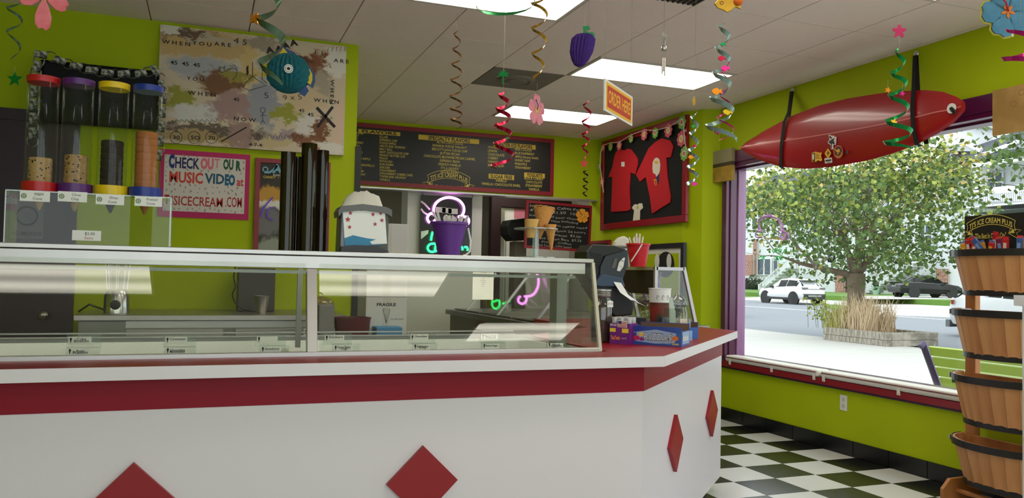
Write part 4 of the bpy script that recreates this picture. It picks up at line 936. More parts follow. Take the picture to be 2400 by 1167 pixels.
# --- T-shirt display on the side wall
XS = XT-.035
cs_ = [WX(*q, XS) for q in ((1408,333),(1613,266),(1407,540),(1603,520))]
y1_, y0_ = (cs_[0].y+cs_[2].y)/2, (cs_[1].y+cs_[3].y)/2; z1_ = (cs_[0].z+cs_[1].z)/2; z0_ = (cs_[2].z+cs_[3].z)/2
td = thing('shirt_display', 'black wall case in a red frame showing two red shirts', 'display', (XS, (y0_+y1_)/2, z0_)); e = .07
MB().box(XS, XT, y0_, y1_, z1_-e, z1_).box(XS, XT, y0_, y1_, z0_, z0_+e).box(XS, XT, y0_, y0_+e, z0_+e, z1_-e).box(XS, XT, y1_-e, y1_, z0_+e, z1_-e).build('frame', mat('deep_red_frame', (140,12,20), rough=.35), td, bev=.004)
MB().box(XS+.015, XT-.001, y0_+e, y1_-e, z0_+e, z1_-e).build('backing', mat('black_felt', (10,10,10), rough=.95), td)
def c3(cx, cy, X): return WX(1380+cx/3.432, 240+cy/3.432, X)
def shape(pts, X, th, N=(-1,0,0)): return MB().slab([c3(x, y, X) for x, y in pts], N, th)
shirt = mat('red_cotton', (186,14,30), rough=.9, var=.06, scale=9, bump=.3, bscale=25)
s1 = tag(shape([(225,395),(262,376),(290,388),(318,372),(345,378),(385,430),(402,462),(400,500),(380,580),(342,565),(332,700),(340,860),(320,874),(185,882),(195,600),(163,602),(195,520),(210,440)], XS+.013, .012).build('red_shirt', shirt, None, bev=.004), 'red t-shirt with a small chest badge inside wall case', 'shirt')
s2 = tag(shape([(487,370),(540,320),(590,290),(660,305),(686,352),(665,442),(630,447),(640,600),(665,760),(660,805),(515,897),(500,780),(465,602),(418,640),(385,580),(440,470)], XS+.013, .012).build('red_shirt', shirt, None, bev=.004), 'tilted red t-shirt with white back print inside wall case', 'shirt')
MB().slab([c3(x, y, XS-.0005) for x, y in ((262,478),(288,478),(288,516),(262,516))], (-1,0,0), .001).build('badge', white_pt, s1)
MB().slab([c3(x, y, XS-.0005) for x, y in ((515,480),(530,450),(550,443),(568,458),(576,500),(572,550),(560,585),(545,600),(535,575),(518,570),(512,530))], (-1,0,0), .001).build('print', mat('cream_print', (214,204,186), rough=.8), s2)
MB().slab([c3(x, y, XS-.001) for x, y in ((540,605),(566,570),(566,620),(558,658))], (-1,0,0), .001).build('print', mat('navy_print', (40,38,84), rough=.8), s2)
q = MB().text("TJ'S", c3(523, 690, XS-.001), ZA, (0,1,0), .022, bold=.03)
MB().text('TJ', c3(520, 660, XS-.001), (0,-1,0), ZA, .05, bold=.02).slab([c3(x, y, XS-.0015) for x, y in ((528,475),(548,468),(562,485),(545,495),(530,490))], (-1,0,0), .001).build('print', mat('yellow_print', (226,170,40), rough=.7), s2)
tt = tag(shape([(365,825),(380,818),(393,826),(408,812),(430,812),(437,850),(415,870),(412,950),(358,953),(368,870),(350,848)], XS+.013, .006).build('paper_shirt', mat('cream_paper', (222,216,196), rough=.8), None), 'tiny cream paper shirt cutout below the red shirts', 'paper cutout')
MB().ringp(c3(392,845,XS+.006), YA, ZA, 0, .018, n=12).build('dot', mat('lime_dot', (176,180,40), rough=.8), tt)
# flower garland
gf = thing('flower_garland', 'pink and green paper flower garland on the shirt case', 'garland', (XS-.02, y0_, z1_))
XG = XS-.018
fpts = [(115,365,'o',34),(175,355,'g',36),(245,345,'p',42),(340,288,'g',36),(445,255,'p',48),(535,245,'g',42),(640,225,'p',52),(750,160,'g',50),(745,292,'p',56),(768,412,'g',50),(83,515,'g',36),(105,640,'o',42)]
FM = {'o': mat('orange_pink_card', (206,100,84), rough=.8), 'p': mat('pink_card', (214,96,104), rough=.8), 'g': mat('green_card', (126,176,66), rough=.8)}
def daisy(c, U, W, N, r_, n=8):
    pts = []
    for k in range(n*6):
        a_ = 2*math.pi*k/(n*6); rr = r_*(.80+.20*abs(math.cos(a_*n/2))); pts.append(c+U*(rr*math.cos(a_))+W*(rr*math.sin(a_)))
    return MB().slab(pts, N, .002)
for cx, cy, k_, r_ in fpts:
    c = c3(cx, cy, XG); rr = r_*.00125*1.15
    f_ = daisy(c, YA, ZA, V((-1,0,0)), rr).build('flower', FM[k_], gf)
    MB().slab([c+V((-.003,0,0))+YA*(rr*.45*math.cos(6.283*i/12))+ZA*(rr*.45*math.sin(6.283*i/12)) for i in range(12)], (-1,0,0), .001).build('ring', mat('white_paper', (226,224,216), rough=.8), f_)
    MB().slab([c+V((-.0045,0,0))+YA*(rr*.3*math.cos(6.283*i/12))+ZA*(rr*.3*math.sin(6.283*i/12)) for i in range(12)], (-1,0,0), .001).build('centre', mat('yellow_centre', (222,190,80), rough=.8) if k_ != 'g' else FM['o'], f_)
MB().tube([c3(x, y, XG-.004) for x, y in ((118,725),(108,640),(90,515),(95,400),(115,345),(175,325),(245,320),(340,260),(445,222),(535,225),(640,200),(750,130),(762,160),(768,260),(775,330),(785,400))], .004, n=5).build('string', mat('white_ribbon', (226,226,222), rough=.7), gf)
# framed picture low on the side wall
cs_ = [WX(*q, XS) for q in ((1515,572),(1602,568),(1602,640))]
fy1, fy0, fz1, fz0 = WX(1465,578,XS).y, cs_[1].y, cs_[1].z, WX(1602,720,XS).z
pf = thing('framed_picture', 'black framed picture with black and white ovals on green', 'picture', (XS, (fy0+fy1)/2, fz0)); e = .05
MB().box(XS, XT, fy0, fy1, fz1-e, fz1).box(XS, XT, fy0, fy1, fz0, fz0+e).box(XS, XT, fy0, fy0+e, fz0+e, fz1-e).box(XS, XT, fy1-e, fy1, fz0+e, fz1-e).build('frame', black_pl, pf)
MB().box(XS+.012, XT, fy0+e, fy1-e, fz0+e, fz1-e).build('mat_board', mat('white_mat', (222,220,212), rough=.8), pf)
MB().box(XS+.009, XS+.012, fy0+e+.05, fy1-e-.05, fz0+e+.05, fz1-e-.05).build('print', lime, pf)
def ell(px, py, ry, rz, X): c = WX(px, py, X); return MB().slab([c+YA*(ry*math.cos(6.283*i/20))+ZA*(rz*math.sin(6.283*i/20)) for i in range(20)], (-1,0,0), .001)
ell(1560, 620, .16, .13, XS+.008).build('shape', black_pl, pf)
for px in (1540, 1568): ell(px, 612, .045, .075, XS+.0065).build('shape', white_pt, pf)
ya_, yb_ = WX(1427,568,XS).y, WX(1375,568,XS).y; sz_ = WX(1427,562,XS).z
t = thing('small_red_frame', 'small red framed olive board low beside the chalkboard', 'frame', (XS, (ya_+yb_)/2, sz_-.4))
MB().box(XS, XT, ya_, yb_, sz_-.035, sz_).box(XS, XT, ya_, ya_+.035, sz_-.40, sz_-.035).box(XS, XT, yb_-.035, yb_, sz_-.40, sz_-.035).box(XS, XT, ya_, yb_, sz_-.435, sz_-.40).build('frame', redf, t)
MB().box(XS+.02, XT, ya_+.035, yb_-.035, sz_-.40, sz_-.035).build('board', mat('olive_board', (70,84,40), rough=.6), t)

# --- surfboard with straps and stickers
XB = 4.36
sb = thing('surfboard', 'red surfboard with a pale stringer strapped high over the window', 'surfboard', WX(1870,397,XB))
TOPL = [(1735,346),(1752,331),(1790,307),(1857,271),(1920,247),(1985,231),(2060,219),(2120,213),(2170,211),(2210,215),(2240,226),(2259,237)]
BOTL = [(1735,346),(1747,358),(1776,374),(1830,391),(1885,396),(1950,391),(2030,377),(2095,359),(2150,338),(2200,312),(2235,288),(2258,263)]
vs = []; N = 12; n_ = len(TOPL)
for i, (a_, b_) in enumerate(zip(TOPL, BOTL)):
    A = WX(*a_, XB); B = WX(*b_, XB); c = (A+B)/2; h = (A-B)/2; th = .034*min(1, .25+i*.25)*(1 if i < n_-2 else .6)
    for k in range(N):
        t_ = 2*math.pi*k/N; vs.append(c+h*math.cos(t_)+XA*(-th*math.sin(t_)*(1 if math.sin(t_) > 0 else .8)))
MB().add(vs, [(i*N+k, (i+1)*N+k, (i+1)*N+(k+1) % N, i*N+(k+1) % N) for i in range(n_-1) for k in range(N)]+[tuple(range((n_-1)*N, n_*N))]).build('board', mat('red_gloss_resin', (158,16,26), rough=.3, coat=.5, var=.06, scale=1.5), sb, smooth=60)
ctr_ = [(WX(*a_, XB)+WX(*b_, XB))/2 for a_, b_ in zip(TOPL, BOTL)]
MB().line([p+V((-.0365*min(1,.25+i*.25)*(1 if i < n_-2 else .62)-.001,0,0)) for i, p in enumerate(ctr_)], .010, (-1,0,0)).build('stringer', mat('pale_stringer', (206,104,98), rough=.4), sb)
lp_ = WX(2231, 254, XB-.033); MB().lathe([(.012,.0),(.032,.0),(.032,.006),(.012,.006)], lp_, n=18, A=(-1,0,0)).build('leash_plug', white_pt, sb)
MB().tube([lp_+V((-.006,0,0)), lp_+V((-.012,-.02,-.02)), lp_+V((-.004,-.03,-.035))], .012, n=8).build('leash_cord', blk, sb)
def sticker(name, pts, m_, parent, off=.0385):
    def X_(px, py): return WX(px, py, XB-off)
    return MB().slab([X_(*p) for p in pts], (-1,0,0), .0012).build(name, m_, parent)
def k4(cx, cy): return 1880+cx/11.67, 300+cy/11.67
ye = mat('yellow_sticker', (232,178,40), rough=.4); wh = mat('white_sticker', (226,216,214), rough=.4)
def stt(label, name, pts, m_):
    o = sticker(name, [k4(*p) for p in pts], m_, None); tag(o, label, 'sticker', 'stickers on the surfboard'); return o
o = stt('ragged yellow and green rectangular sticker on the red surfboard', 'sticker', [(260,680),(350,655),(375,640),(400,665),(440,655),(460,680),(540,665),(520,760),(550,880),(500,910),(440,880),(370,930),(350,905),(270,930)], ye)
sticker('green_panel', [k4(*p) for p in ((270,690),(350,680),(350,900),(280,915))], mat('dark_green_ink', (40,56,28), rough=.5), o, .0400)
sticker('pale_figure', [k4(*p) for p in ((305,700),(330,740),(325,850),(300,880),(285,850),(280,740))], wh, o, .0415)
tx = MB()
for k, s_ in enumerate(('Ron', 'Jon', 'Surf', 'shop')): pass
for k in range(4): tx.line([WX(*k4(370, 715+38*k), XB-.0402), WX(*k4((440,485,460,515)[k], 712+38*k), XB-.0402)], .004, (-1,0,0))
tx.build('print_lines', mat('brown_ink', (120,70,24), rough=.6), o)
o = stt('yellow diamond sticker with a black surfer and board', 'sticker', [(710,552),(798,685),(710,850),(618,695)], ye)
sticker('surfboard_mark', [k4(*p) for p in ((650,685),(710,668),(770,685),(710,702))], blk, o, .0400); sticker('figure_mark', [k4(*p) for p in ((700,620),(718,620),(716,760),(704,760))], blk, o, .0400)
o = stt('white rectangular sticker below the yellow diamond', 'sticker', [(610,830),(815,808),(825,945),(630,970)], wh)
sticker('print_block', [k4(*p) for p in ((635,875),(795,855),(800,895),(640,918))], blk, o, .0400); sticker('print_block', [k4(*p) for p in ((670,935),(765,925),(765,938),(670,948))], blk, o, .0400)
o = stt('round orange sticker with a camel on dark red', 'sticker', [(992+130*math.cos(6.283*k/28), 650+180*math.sin(6.283*k/28)) for k in range(28)], mat('orange_sticker', (214,110,70), rough=.4))
sticker('dark_disc', [k4(992+108*math.cos(6.283*k/28), 650+152*math.sin(6.283*k/28)) for k in range(28)], mat('maroon_ink', (76,14,14), rough=.5), o, .0400)
sticker('camel', [k4(*p) for p in ((898,590),(915,570),(930,600),(960,610),(975,575),(1005,572),(1025,590),(1035,640),(1025,680),(1010,640),(990,650),(990,730),(975,730),(965,660),(935,640),(915,610))], ye, o, .0415)
sticker('crescent', [k4(*p) for p in ((915,730),(960,770),(1010,775),(1060,730),(1080,650),(1085,700),(1060,760),(1010,795),(950,785))], ye, o, .0415)
o = stt('cut out white sticker of a black winged figure', 'sticker', [(720,190),(760,185),(830,215),(870,200),(880,240),(940,235),(935,380),(925,460),(860,455),(855,580),(790,585),(785,460),(715,425),(705,370),(755,320)], wh)
sticker('wing', [k4(*p) for p in ((735,215),(770,215),(820,270),(800,300),(755,270))], blk, o, .0400); sticker('body', [k4(*p) for p in ((720,375),(830,300),(900,270),(860,330),(900,440),(850,440),(830,420),(810,460),(745,410))], blk, o, .0400)
sticker('leg', [k4(*p) for p in ((795,460),(815,455),(812,570),(797,572))], blk, o, .0400)
o = stt('small dark green round dot sticker beside the camel sticker', 'sticker', [(1228+38*math.cos(6.283*k/16), 665+55*math.sin(6.283*k/16)) for k in range(16)], mat('dark_green_dot', (54,40,22), rough=.5))
# straps: hook in the wall, front and rear webbing
web = mat('black_webbing', (12,12,13), rough=.8)
for k, (ph, pm, pb_, pr) in enumerate((((1857,214),(1838,285),(1829,391),(1850,268)), ((2147,130),(2138,260),(2148,338),(2151,212)))):
    h = WX(*ph, XR-.015); t = thing('hanging_strap', ['black webbing strap holding the surfboard nose end', 'black webbing strap holding the surfboard tail end'][k], 'strap', WX(*pb_, XB-.04))
    f1 = WX(*pm, XB-.045); ft_ = WX(*((1848,262),(2141,206))[k], XB-.03); f0 = WX(*pb_, XB-.03); r1 = WX(*pr, XB+.04); btm = f0+V((.04,0,-.012))
    def webb(pts, wd):
        m_ = MB(); A = [p+YA*wd/2 for p in pts]; B = [p-YA*wd/2 for p in pts]; m_.strip(A, B); m_.strip([p+V((.003,0,.001)) for p in A], [p+V((.003,0,.001)) for p in B]); return m_
    webb([h+V((-.012,0,0)), ft_, f1, f1*.5+f0*.5+V((-.012,0,0)), f0, btm], .033).build('front_web', web, t)
    webb([h, h*.4+r1*.6, r1, btm+V((.045,0,.02))], .033).build('rear_web', web, t)
    MB().lathe([(.018,-.004),(.022,0),(.018,.004)], h+V((.0,0,.012)), n=12, A=XA).build('hook', alu, t)

# --- small canvases either side of the window head
c = [WX(*q, XR-.06) for q in ((1662,358),(1715,352),(1664,430))]
y1_, y0_, z1_, z0_ = c[0].y, c[1].y, c[0].z+.0, c[2].z
cv = thing('small_canvas', 'small boxy canvas painted grey over yellow beside window head', 'painting', (XR-.03, (y0_+y1_)/2, z0_))
zm = z0_+(z1_-z0_)*.52
MB().box(XR-.06, XR-.024, y0_, y1_, z0_, zm-.015).build('lower_field', mat('ochre_paint', (178,142,44), rough=.7, rgb2=(146,118,40), scale=9), cv)
MB().box(XR-.06, XR-.024, y0_, y1_, zm-.015, zm+.02).build('band', mat('umber_paint', (74,60,40), rough=.7), cv)
MB().box(XR-.06, XR-.024, y0_, y1_, zm+.02, z1_).build('upper_field', mat('khaki_grey_paint', (150,142,106), rough=.7, var=.12), cv)
c = [WX(*q, XR-.05) for q in ((2326,213),(2326,318))]
cv = tag(MB().box(XR-.05, XR-.024, c[0].y-.75, c[0].y, c[1].z, c[0].z-.0).build('tan_canvas', mat('tan_canvas_paint', (186,146,84), rough=.7, rgb2=(160,124,66), scale=5), None), 'plain tan textured canvas over the window near the rack', 'painting')
for dy, dz in ((.14,.12),(.19,.18),(.25,.10)):
    MB().ringp((XR-.051, c[0].y-dy, c[1].z+dz+.05), YA, ZA, .016, .02, n=16).build('ring_mark', mat('ring_mark_paint', (140,106,60), rough=.8), cv)

# --- window cushions
cush = mat('white_vinyl_cushion', (226,222,212), rough=.45, var=.02); pipe = mat('dark_red_piping', (112,20,32), rough=.5)
yj = WX(1921, 872, XR-.03).y
for k, (ya_, yb_) in enumerate(((yj+.012, 6.27), (yj-1.55, yj-.012), (.6, yj-1.57))):
    t = thing('seat_cushion', ['white vinyl window seat cushion beside the purple jamb', 'white vinyl window seat cushion in front of the bench', 'white vinyl window seat cushion behind the white cabinet'][k], 'cushion', (XR+.08, (ya_+yb_)/2, .548), 'window seat cushions')
    MB().box(XR-.04, 4.645, ya_, yb_, .548, .606).build('pad', cush, t, bev=.02)
    MB().tube([(XR-.042, ya_+.02, .588), (XR-.042, yb_-.02, .588)], .004, n=6).build('piping', pipe, t)
    n = 2 if k < 2 else 3
    for f_ in ((.07,.55,.97) if k == 0 else (.03,.5,.95)):
        yy = yb_-(yb_-ya_)*f_; MB().slab([(XR-.046,yy-.014,.525),(XR-.046,yy+.014,.525),(XR-.046,yy+.012,.570),(XR-.046,yy-.012,.570)], (1,0,0), .006).build('snap_tab', cush, t)
        MB().lathe([(.005,0),(.005,.003),(.003,.004)], (XR-.046,yy,.535), n=10, A=(-1,0,0)).build('snap', alu, t)
# --- outlet
c = WX(1978, 944, XR); t = thing('wall_outlet', 'white double electrical outlet plate on lime wall', 'outlet', (XR-.003, c.y, c.z-.058))
MB().box(XR-.006, XR, c.y-.036, c.y+.036, c.z-.058, c.z+.058).build('plate', white_pt, t, bev=.002)
for dz in (-.024,.024): MB().slab([(XR-.0062, c.y+.014*math.cos(6.283*i/14), c.z+dz+.017*math.sin(6.283*i/14)) for i in range(14)], (-1,0,0), .0015).build('socket', mat('outlet_grey', (196,194,190), rough=.5), t)
# ================================================================== THINGS ON TOP OF THE CASE
wht_card = card_m
# --- cone dispenser: acrylic stand with four tubes
YC0, YC1, YCC = 3.21, 3.39, 3.30
x0, x1 = WY(10,500,YC0).x, WY(402,500,YC0).x; zt_ = (WY(20,443,YC0).z+WY(380,462,YC0).z)/2
cdp = thing('cone_dispenser', 'clear acrylic cone dispenser with four colour capped tubes on the case', 'dispenser', ((x0+x1)/2, YCC, ZT))
MB().box(x0, x1, YC0, YC0+.004, ZT, zt_).build('front_panel', clear, cdp)
MB().box(x0, x1, YC0+.004, YC1, zt_-.004, zt_).build('top_panel', clear, cdp)
for xx in (x0, x1-.004): MB().box(xx, xx+.004, YC0+.004, YC1, ZT, zt_-.004).build('side_panel', clear, cdp)
edge = thin('acrylic_edge', (216,226,220), refl=.2, opac=.3, body=(220,228,224))
MB().box(x1-.006, x1, YC0-.001, YC0+.003, ZT, zt_).box(x0, x0+.004, YC0-.001, YC0+.003, ZT, zt_).box(x0, x1, YC0-.001, YC0+.002, zt_-.004, zt_).build('polished_edge', edge, cdp)
capc = [('red',(196,26,34)),('purple',(92,36,120)),('yellow',(236,200,20)),('blue',(24,52,150))]
tops = [(99,192),(187,199),(268,207),(347,213)]; bots = [(93,432),(176,437),(260,441),(340,445)]
conec = [mat('tan_candy_cone', (206,166,112), rough=.8, rgb2=(190,150,98), scale=40), mat('chip_cone', (200,160,108), rough=.8, rgb2=(168,126,80), scale=60), mat('dark_cookie_cone', (44,32,28), rough=.8), mat('pretzel_cone', (184,110,58), rough=.8, var=.15, scale=20)]
ncone = [4, 5, 8, 9]; cnames = ['tan candy dotted', 'chocolate chip', 'dark chocolate cookie', 'orange brown pretzel']
ctxt = [('M&M','Cone'),('Choc','Chip'),('Oreo','Cone'),('Pretzel','Cone')]
for k in range(4):
    X_ = WY(*bots[k], YCC).x; zr = zt_+.001; ztp = WY(*tops[k], YCC).z; cm = mat(capc[k][0]+'_cap_plastic', capc[k][1], rough=.35)
    tu = MB().lathe([(.051,zr+.03),(.051,ztp)], (X_,YCC,0), n=28, caps=False).build('tube', clear, cdp, smooth=True)
    MB().lathe([(.048,zr),(.058,zr),(.058,zr+.036),(.048,zr+.036)], (X_,YCC,0), n=28).build('base_collar', cm, cdp, smooth=True)
    MB().lathe([(.053,ztp-.006),(.054,ztp+.016),(.0001,ztp+.018)], (X_,YCC,0), n=28, caps=True).build('lid', cm, cdp, smooth=True)
    n = ncone[k]; h = [.028,.026,.024,.026][k]; z0 = zr+.012
    for i in range(n):
        zb = z0+h*i; pr = [(.037,zb),(.0385,zb+h*.18),(.0385,zb+h*.8),(.036,zb+h),(.033,zb+h)]
        if i == 0: pr = [(.004,zb-.075),(.010,zb-.06)]+pr
        o = MB().lathe(pr, (X_,YCC,0), n=20).build('dipped_cone', conec[k], None, smooth=True)
        tag(o, ('topmost ' if i == n-1 else '')+cnames[k]+' ice cream cone stacked in the '+capc[k][0]+' capped tube', 'cone', 'cones stacked in the dispenser tubes')
        if k == 1 or k == 0:
            rr = random.Random(i+k*9); sp = MB()
            for j in range(5): a_ = rr.uniform(-2.6,-.6); c = V((X_+.0388*math.cos(a_), YCC+.0388*math.sin(a_), zb+h*rr.uniform(.2,.8))); sp.ball(c, .003, n=6, m=4)
            sp.build('chips', conec[2], o)['kind'] = 'stuff'
    q = [(82,460),(170,461),(258,468),(348,472)][k]; c = WY(*q, YC0-.004)
    cd_ = thing('price_card', 'small white name card below the '+capc[k][0]+' capped cone tube', 'card', (c.x, YC0-.004, c.z-.017), 'cards on the cone dispenser')
    MB().box(c.x-.046, c.x+.046, YC0-.004, YC0-.002, c.z-.018, c.z+.018).build('card', wht_card, cd_)
    cd_ = cd_.children[0]; MB().text(ctxt[k][0], (c.x+.012, YC0-.0045, c.z+.003), XA, ZA, .009, al='c').text(ctxt[k][1], (c.x+.008, YC0-.0045, c.z-.012), XA, ZA, .009, al='c').build('lettering', ink, cd_)
    lg = MB().ringp((c.x-.034, YC0-.0045, c.z), XA, ZA, .006, .009, n=12)
    for a_ in range(4): lg.line([(c.x-.034+.008*math.cos(a_*.8), YC0-.0045, c.z+.008*math.sin(a_*.8)), (c.x-.034-.008*math.cos(a_*.8), YC0-.0045, c.z-.008*math.sin(a_*.8))], .0012, (0,-1,0))
    lg.build('round_logo', mat('leaf_green_print', (120,150,96), rough=.7), cd_)
c = WY(203, 552, YC0-.004); cd_ = thing('price_card', 'small white card reading two dollars extra on the dispenser', 'card', (c.x, YC0-.004, c.z-.02), 'cards on the cone dispenser')
MB().box(c.x-.046, c.x+.046, YC0-.004, YC0-.002, c.z-.018, c.z+.018).build('card', wht_card, cd_)
MB().text('$2.00', (c.x+.010, YC0-.0045, c.z+.002), XA, ZA, .010, al='c').build('lettering', ink, cd_)
MB().text('Extra', (c.x+.008, YC0-.0045, c.z-.013), XA, ZA, .009, al='c').build('lettering', mat('red_pen', (170,40,40), rough=.7), cd_)

# --- brown cup tubes
brown = thin('smoked_brown_acrylic', (78,58,44), refl=.07, opac=.42, body=(58,44,32))
inner = mat('stacked_cup_brown', (60,46,36), rough=.7)
for k, (xl, xr, ty, Yk) in enumerate(((655,691,357,3.30),(683,708,368,3.40),(703,741,337,3.30),(738,769,353,3.36))):
    a = WY(xl, 470, Yk); b = WY(xr, 470, Yk); r_ = (b.x-a.x)/2*.97; xc = (a.x+b.x)/2; ztp = WY((xl+xr)/2, ty, Yk).z
    t = thing('cup_tube', ['smoked brown cup tube standing at the end nearest the poster', 'short thin smoked brown tube tucked behind taller tubes', 'tallest smoked brown cup tube of the group on the case', 'smoked brown cup tube standing nearest the napkin dispenser'][k], 'cup dispenser', (xc, Yk, ZT), 'brown cup tubes on the case')
    MB().lathe([(r_,ZT),(r_,ztp),(r_*.9,ztp),(r_*.9,ZT+.002)], (xc,Yk,0), n=24, caps=False).build('tube', brown, t, smooth=True)
    MB().lathe([(r_*.82,ZT+.001),(r_*.82,ztp-.05-.02*k)], (xc,Yk,0), n=20).build('cup_stack', inner, t, smooth=True)

# --- napkin dispenser
YNp = 3.24
nd = thing('napkin_dispenser', 'grey napkin dispenser with star printed card front on the case', 'dispenser', (WY(855,580,YNp).x, YNp+.06, ZT))
def nq(px, py, Y=YNp): return WY(px, py, Y)
def npoly(pts, Y, d, dy=0): return MB().slab([nq(x, y, YNp)+YA*(Y-YNp) for x, y in pts], (0,1,0), d)
gry = mat('smoky_grey_plastic', (74,74,78), rough=.35)
npoly([(796,590),(800,500),(806,486),(850,480),(905,488),(914,500),(912,592)], YNp+.02, .10).build('body', gry, nd, bev=.004)
npoly([(793,494),(800,483),(850,478),(905,485),(919,492),(918,508),(905,500),(850,492),(802,497),(794,508)], YNp-.002, .125).build('top_cap', mat('mid_grey_plastic', (104,102,102), rough=.4), nd)
npoly([(798,590),(800,577),(830,574),(880,577),(910,588),(911,592)], YNp-.004, .12).build('foot', mat('charcoal_plastic', (40,40,46), rough=.4), nd)
npoly([(799,588),(803,497),(850,492),(912,500),(910,590)], YNp+.012, .003).build('clear_front', thin('grey_clear', (220,222,226), refl=.06, opac=.1), nd)
ncard = npoly([(809,575),(804,494),(903,492),(908,571)], YNp+.008, .002).build('card', wht_card, nd)
npoly([(809,575),(808,558),(828,551),(860,558),(882,561),(868,566),(872,572),(908,574)], YNp+.0065, .001).build('wave_print', mat('print_blue', (62,140,184), rough=.6), ncard)
stm = MB()
def star2(c, r_, U=XA, W=ZA): return [V(c)+U*((r_ if k % 2 == 0 else r_*.42)*math.cos(math.pi/2+k*math.pi/5))+W*((r_ if k % 2 == 0 else r_*.42)*math.sin(math.pi/2+k*math.pi/5)) for k in range(10)]
for px, py, r_ in ((822,499,5),(816,514,6.5),(820,532,5),(875,502,5),(893,500,4.5),(896,516,5),(880,525,5)): MB().slab(star2(nq(px, py)+YA*.006, r_*.0019), (0,1,0), .001).build('star_print', mat('print_red', (178,62,76), rough=.6), ncard)
npn = mat('white_napkin', (226,222,210), rough=.9)
vs = []; n = 11; m_ = 5
for j in range(m_):
    for i in range(n):
        u = i/(n-1); px = 806+97*u; hgt = (1-(2*u-1)**2)**.5; py = 482-36*hgt-(3*math.sin(i*2.2+j)); p = nq(px, py if j in (1,2,3) else 486); p.y = YNp+.02+.022*j; vs.append(p)
tag(MB().add(vs, [(j*n+i, j*n+i+1, (j+1)*n+i+1, (j+1)*n+i) for j in range(m_-1) for i in range(n-1)]).build('napkin', npn, None, smooth=70), 'crumpled white napkin sticking out of the grey dispenser', 'napkin')

# --- purple bucket with spoons
def bucket(label, cx, cy_top, cy_bot, wt, wb, Y, rgb, zb, nm, hand):
    ct_ = WY(cx, cy_top, Y); s_ = FW.dot(ct_-EYE)/FPX; rt2, rb2 = wt*s_/2, wb*s_/2; h = ct_.z-zb
    t = thing('spoon_bucket', label, 'bucket', (ct_.x, Y, zb)); m_ = mat(nm, rgb, rough=.4)
    MB().lathe([(rb2,0),(rb2*1.01,.003),(rt2*.97,h-.012),(rt2*1.06,h-.010),(rt2*1.06,h),(rt2*.96,h),(rb2*.95,.006),(.0001,.006)], (ct_.x,Y,zb), n=32).build('pail', m_, t, smooth=True)
    MB().tube([V((ct_.x,Y,zb+h-.006))+V(p)*rt2 for p in hand], .0045, n=6).build('handle', white_pt, t, smooth=True)
    for s2 in (-1, 1): MB().lathe([(.006,0),(.006,.006)], (ct_.x+s2*rt2*1.04, Y, zb+h-.012), n=10, A=XA*s2).build('handle_lug', m_, t)
    return ct_, rt2, h
c, rr, h = bucket('purple plastic pail full of white spoons on the case', 1053, 521, 597, 85, 50, 3.27, (98,44,142), ZT, 'purple_pail_plastic', [(1.06,-.1,-.2),(1.2,-.15,-.9),(1.16,-.2,-1.5),(.9,-.25,-1.72),(.75,-.3,-1.72)])
rnd = random.Random(21); spn = mat('white_spoon_plastic', (224,216,212), rough=.4)
def spoons(c, rr, n, hmax, label, group, Lb=.10):
    for i in range(n):
        a_ = rnd.uniform(0, 6.28); q = rr*rnd.uniform(.1,.78); b = V((c.x+q*.5*math.cos(a_), c.y+q*.5*math.sin(a_), c.z-Lb*.8)); e = V((c.x+q*math.cos(a_)*1.02, c.y+q*math.sin(a_), c.z+hmax*rnd.uniform(.2,1)))
        o = MB().bar(b, e, .009, .003, YA).ball(e, .0055, .004, .006, n=8, m=5).build('plastic_spoon', spn, None); tag(o, label, 'spoon', group)
spoons(c, rr, 16, .028, 'white plastic spoon standing in the purple pail', 'spoons in the purple pail')
for px0_, py0_, px1_, py1_ in ((1030,520,1016,498),(1034,520,1025,497),(1083,522,1096,508)):
    tag(MB().bar(WY(px0_, py0_+10, 3.27), WY(px1_, py1_, 3.25), .010, .004, YA).ball(WY(px1_, py1_, 3.25), .006, n=8, m=5).build('plastic_spoon', spn, None), 'long white plastic spoon leaning out of the purple pail', 'spoon', 'long spoons leaning out of the purple pail')

# --- cone display stand
YK = 3.28
c0 = WY(1255, 600, YK); ph = WY(1256, 538, YK).z
cs2 = thing('cone_stand', 'clear acrylic display stand holding three sample cones', 'stand', (c0.x, YK, ZT))
MB().lathe([(.088,ZT+.001),(.088,ZT+.006)], (c0.x,YK,0), n=32).build('base', edge, cs2)
MB().lathe([(.014,ZT+.006),(.014,ph)], (c0.x,YK,0), n=16).build('post', thin('acrylic_rod', (225,235,230), refl=.25, opac=.12), cs2, smooth=True)
MB().lathe([(.098,ph),(.098,ph+.005)], (c0.x,YK,0), n=36).build('plate', edge, cs2, smooth=True)
waffle = mat('waffle_cone', (214,150,78), rough=.75, var=.12, scale=30, bump=.4, bscale=120); cake = mat('cake_cone', (216,170,100), rough=.8, var=.06)
def cone_px(pt, pb_, wt, wb, Y, prof=None):
    a, b = WY(*pt, Y), WY(*pb_, Y); s_ = FW.dot(a-EYE)/FPX; return a, b, wt*s_/2, wb*s_/2
a, b, r1, r0 = cone_px((1246,514), (1243,557), 33, 19, YK-.03); ax = (a-b).normalized(); L_ = (a-b).length
tag(MB().lathe([(r0,0),(r0*1.3,L_*.5),(r1*.86,L_*.55),(r1*.88,L_*.62),(r1,L_*.9),(r1*1.03,L_),(r1*.92,L_),(r1*.8,L_*.6)], b, n=24, A=ax).build('cake_cone', cake, None, smooth=True), 'flat bottomed cake cone in the acrylic stand', 'cone')
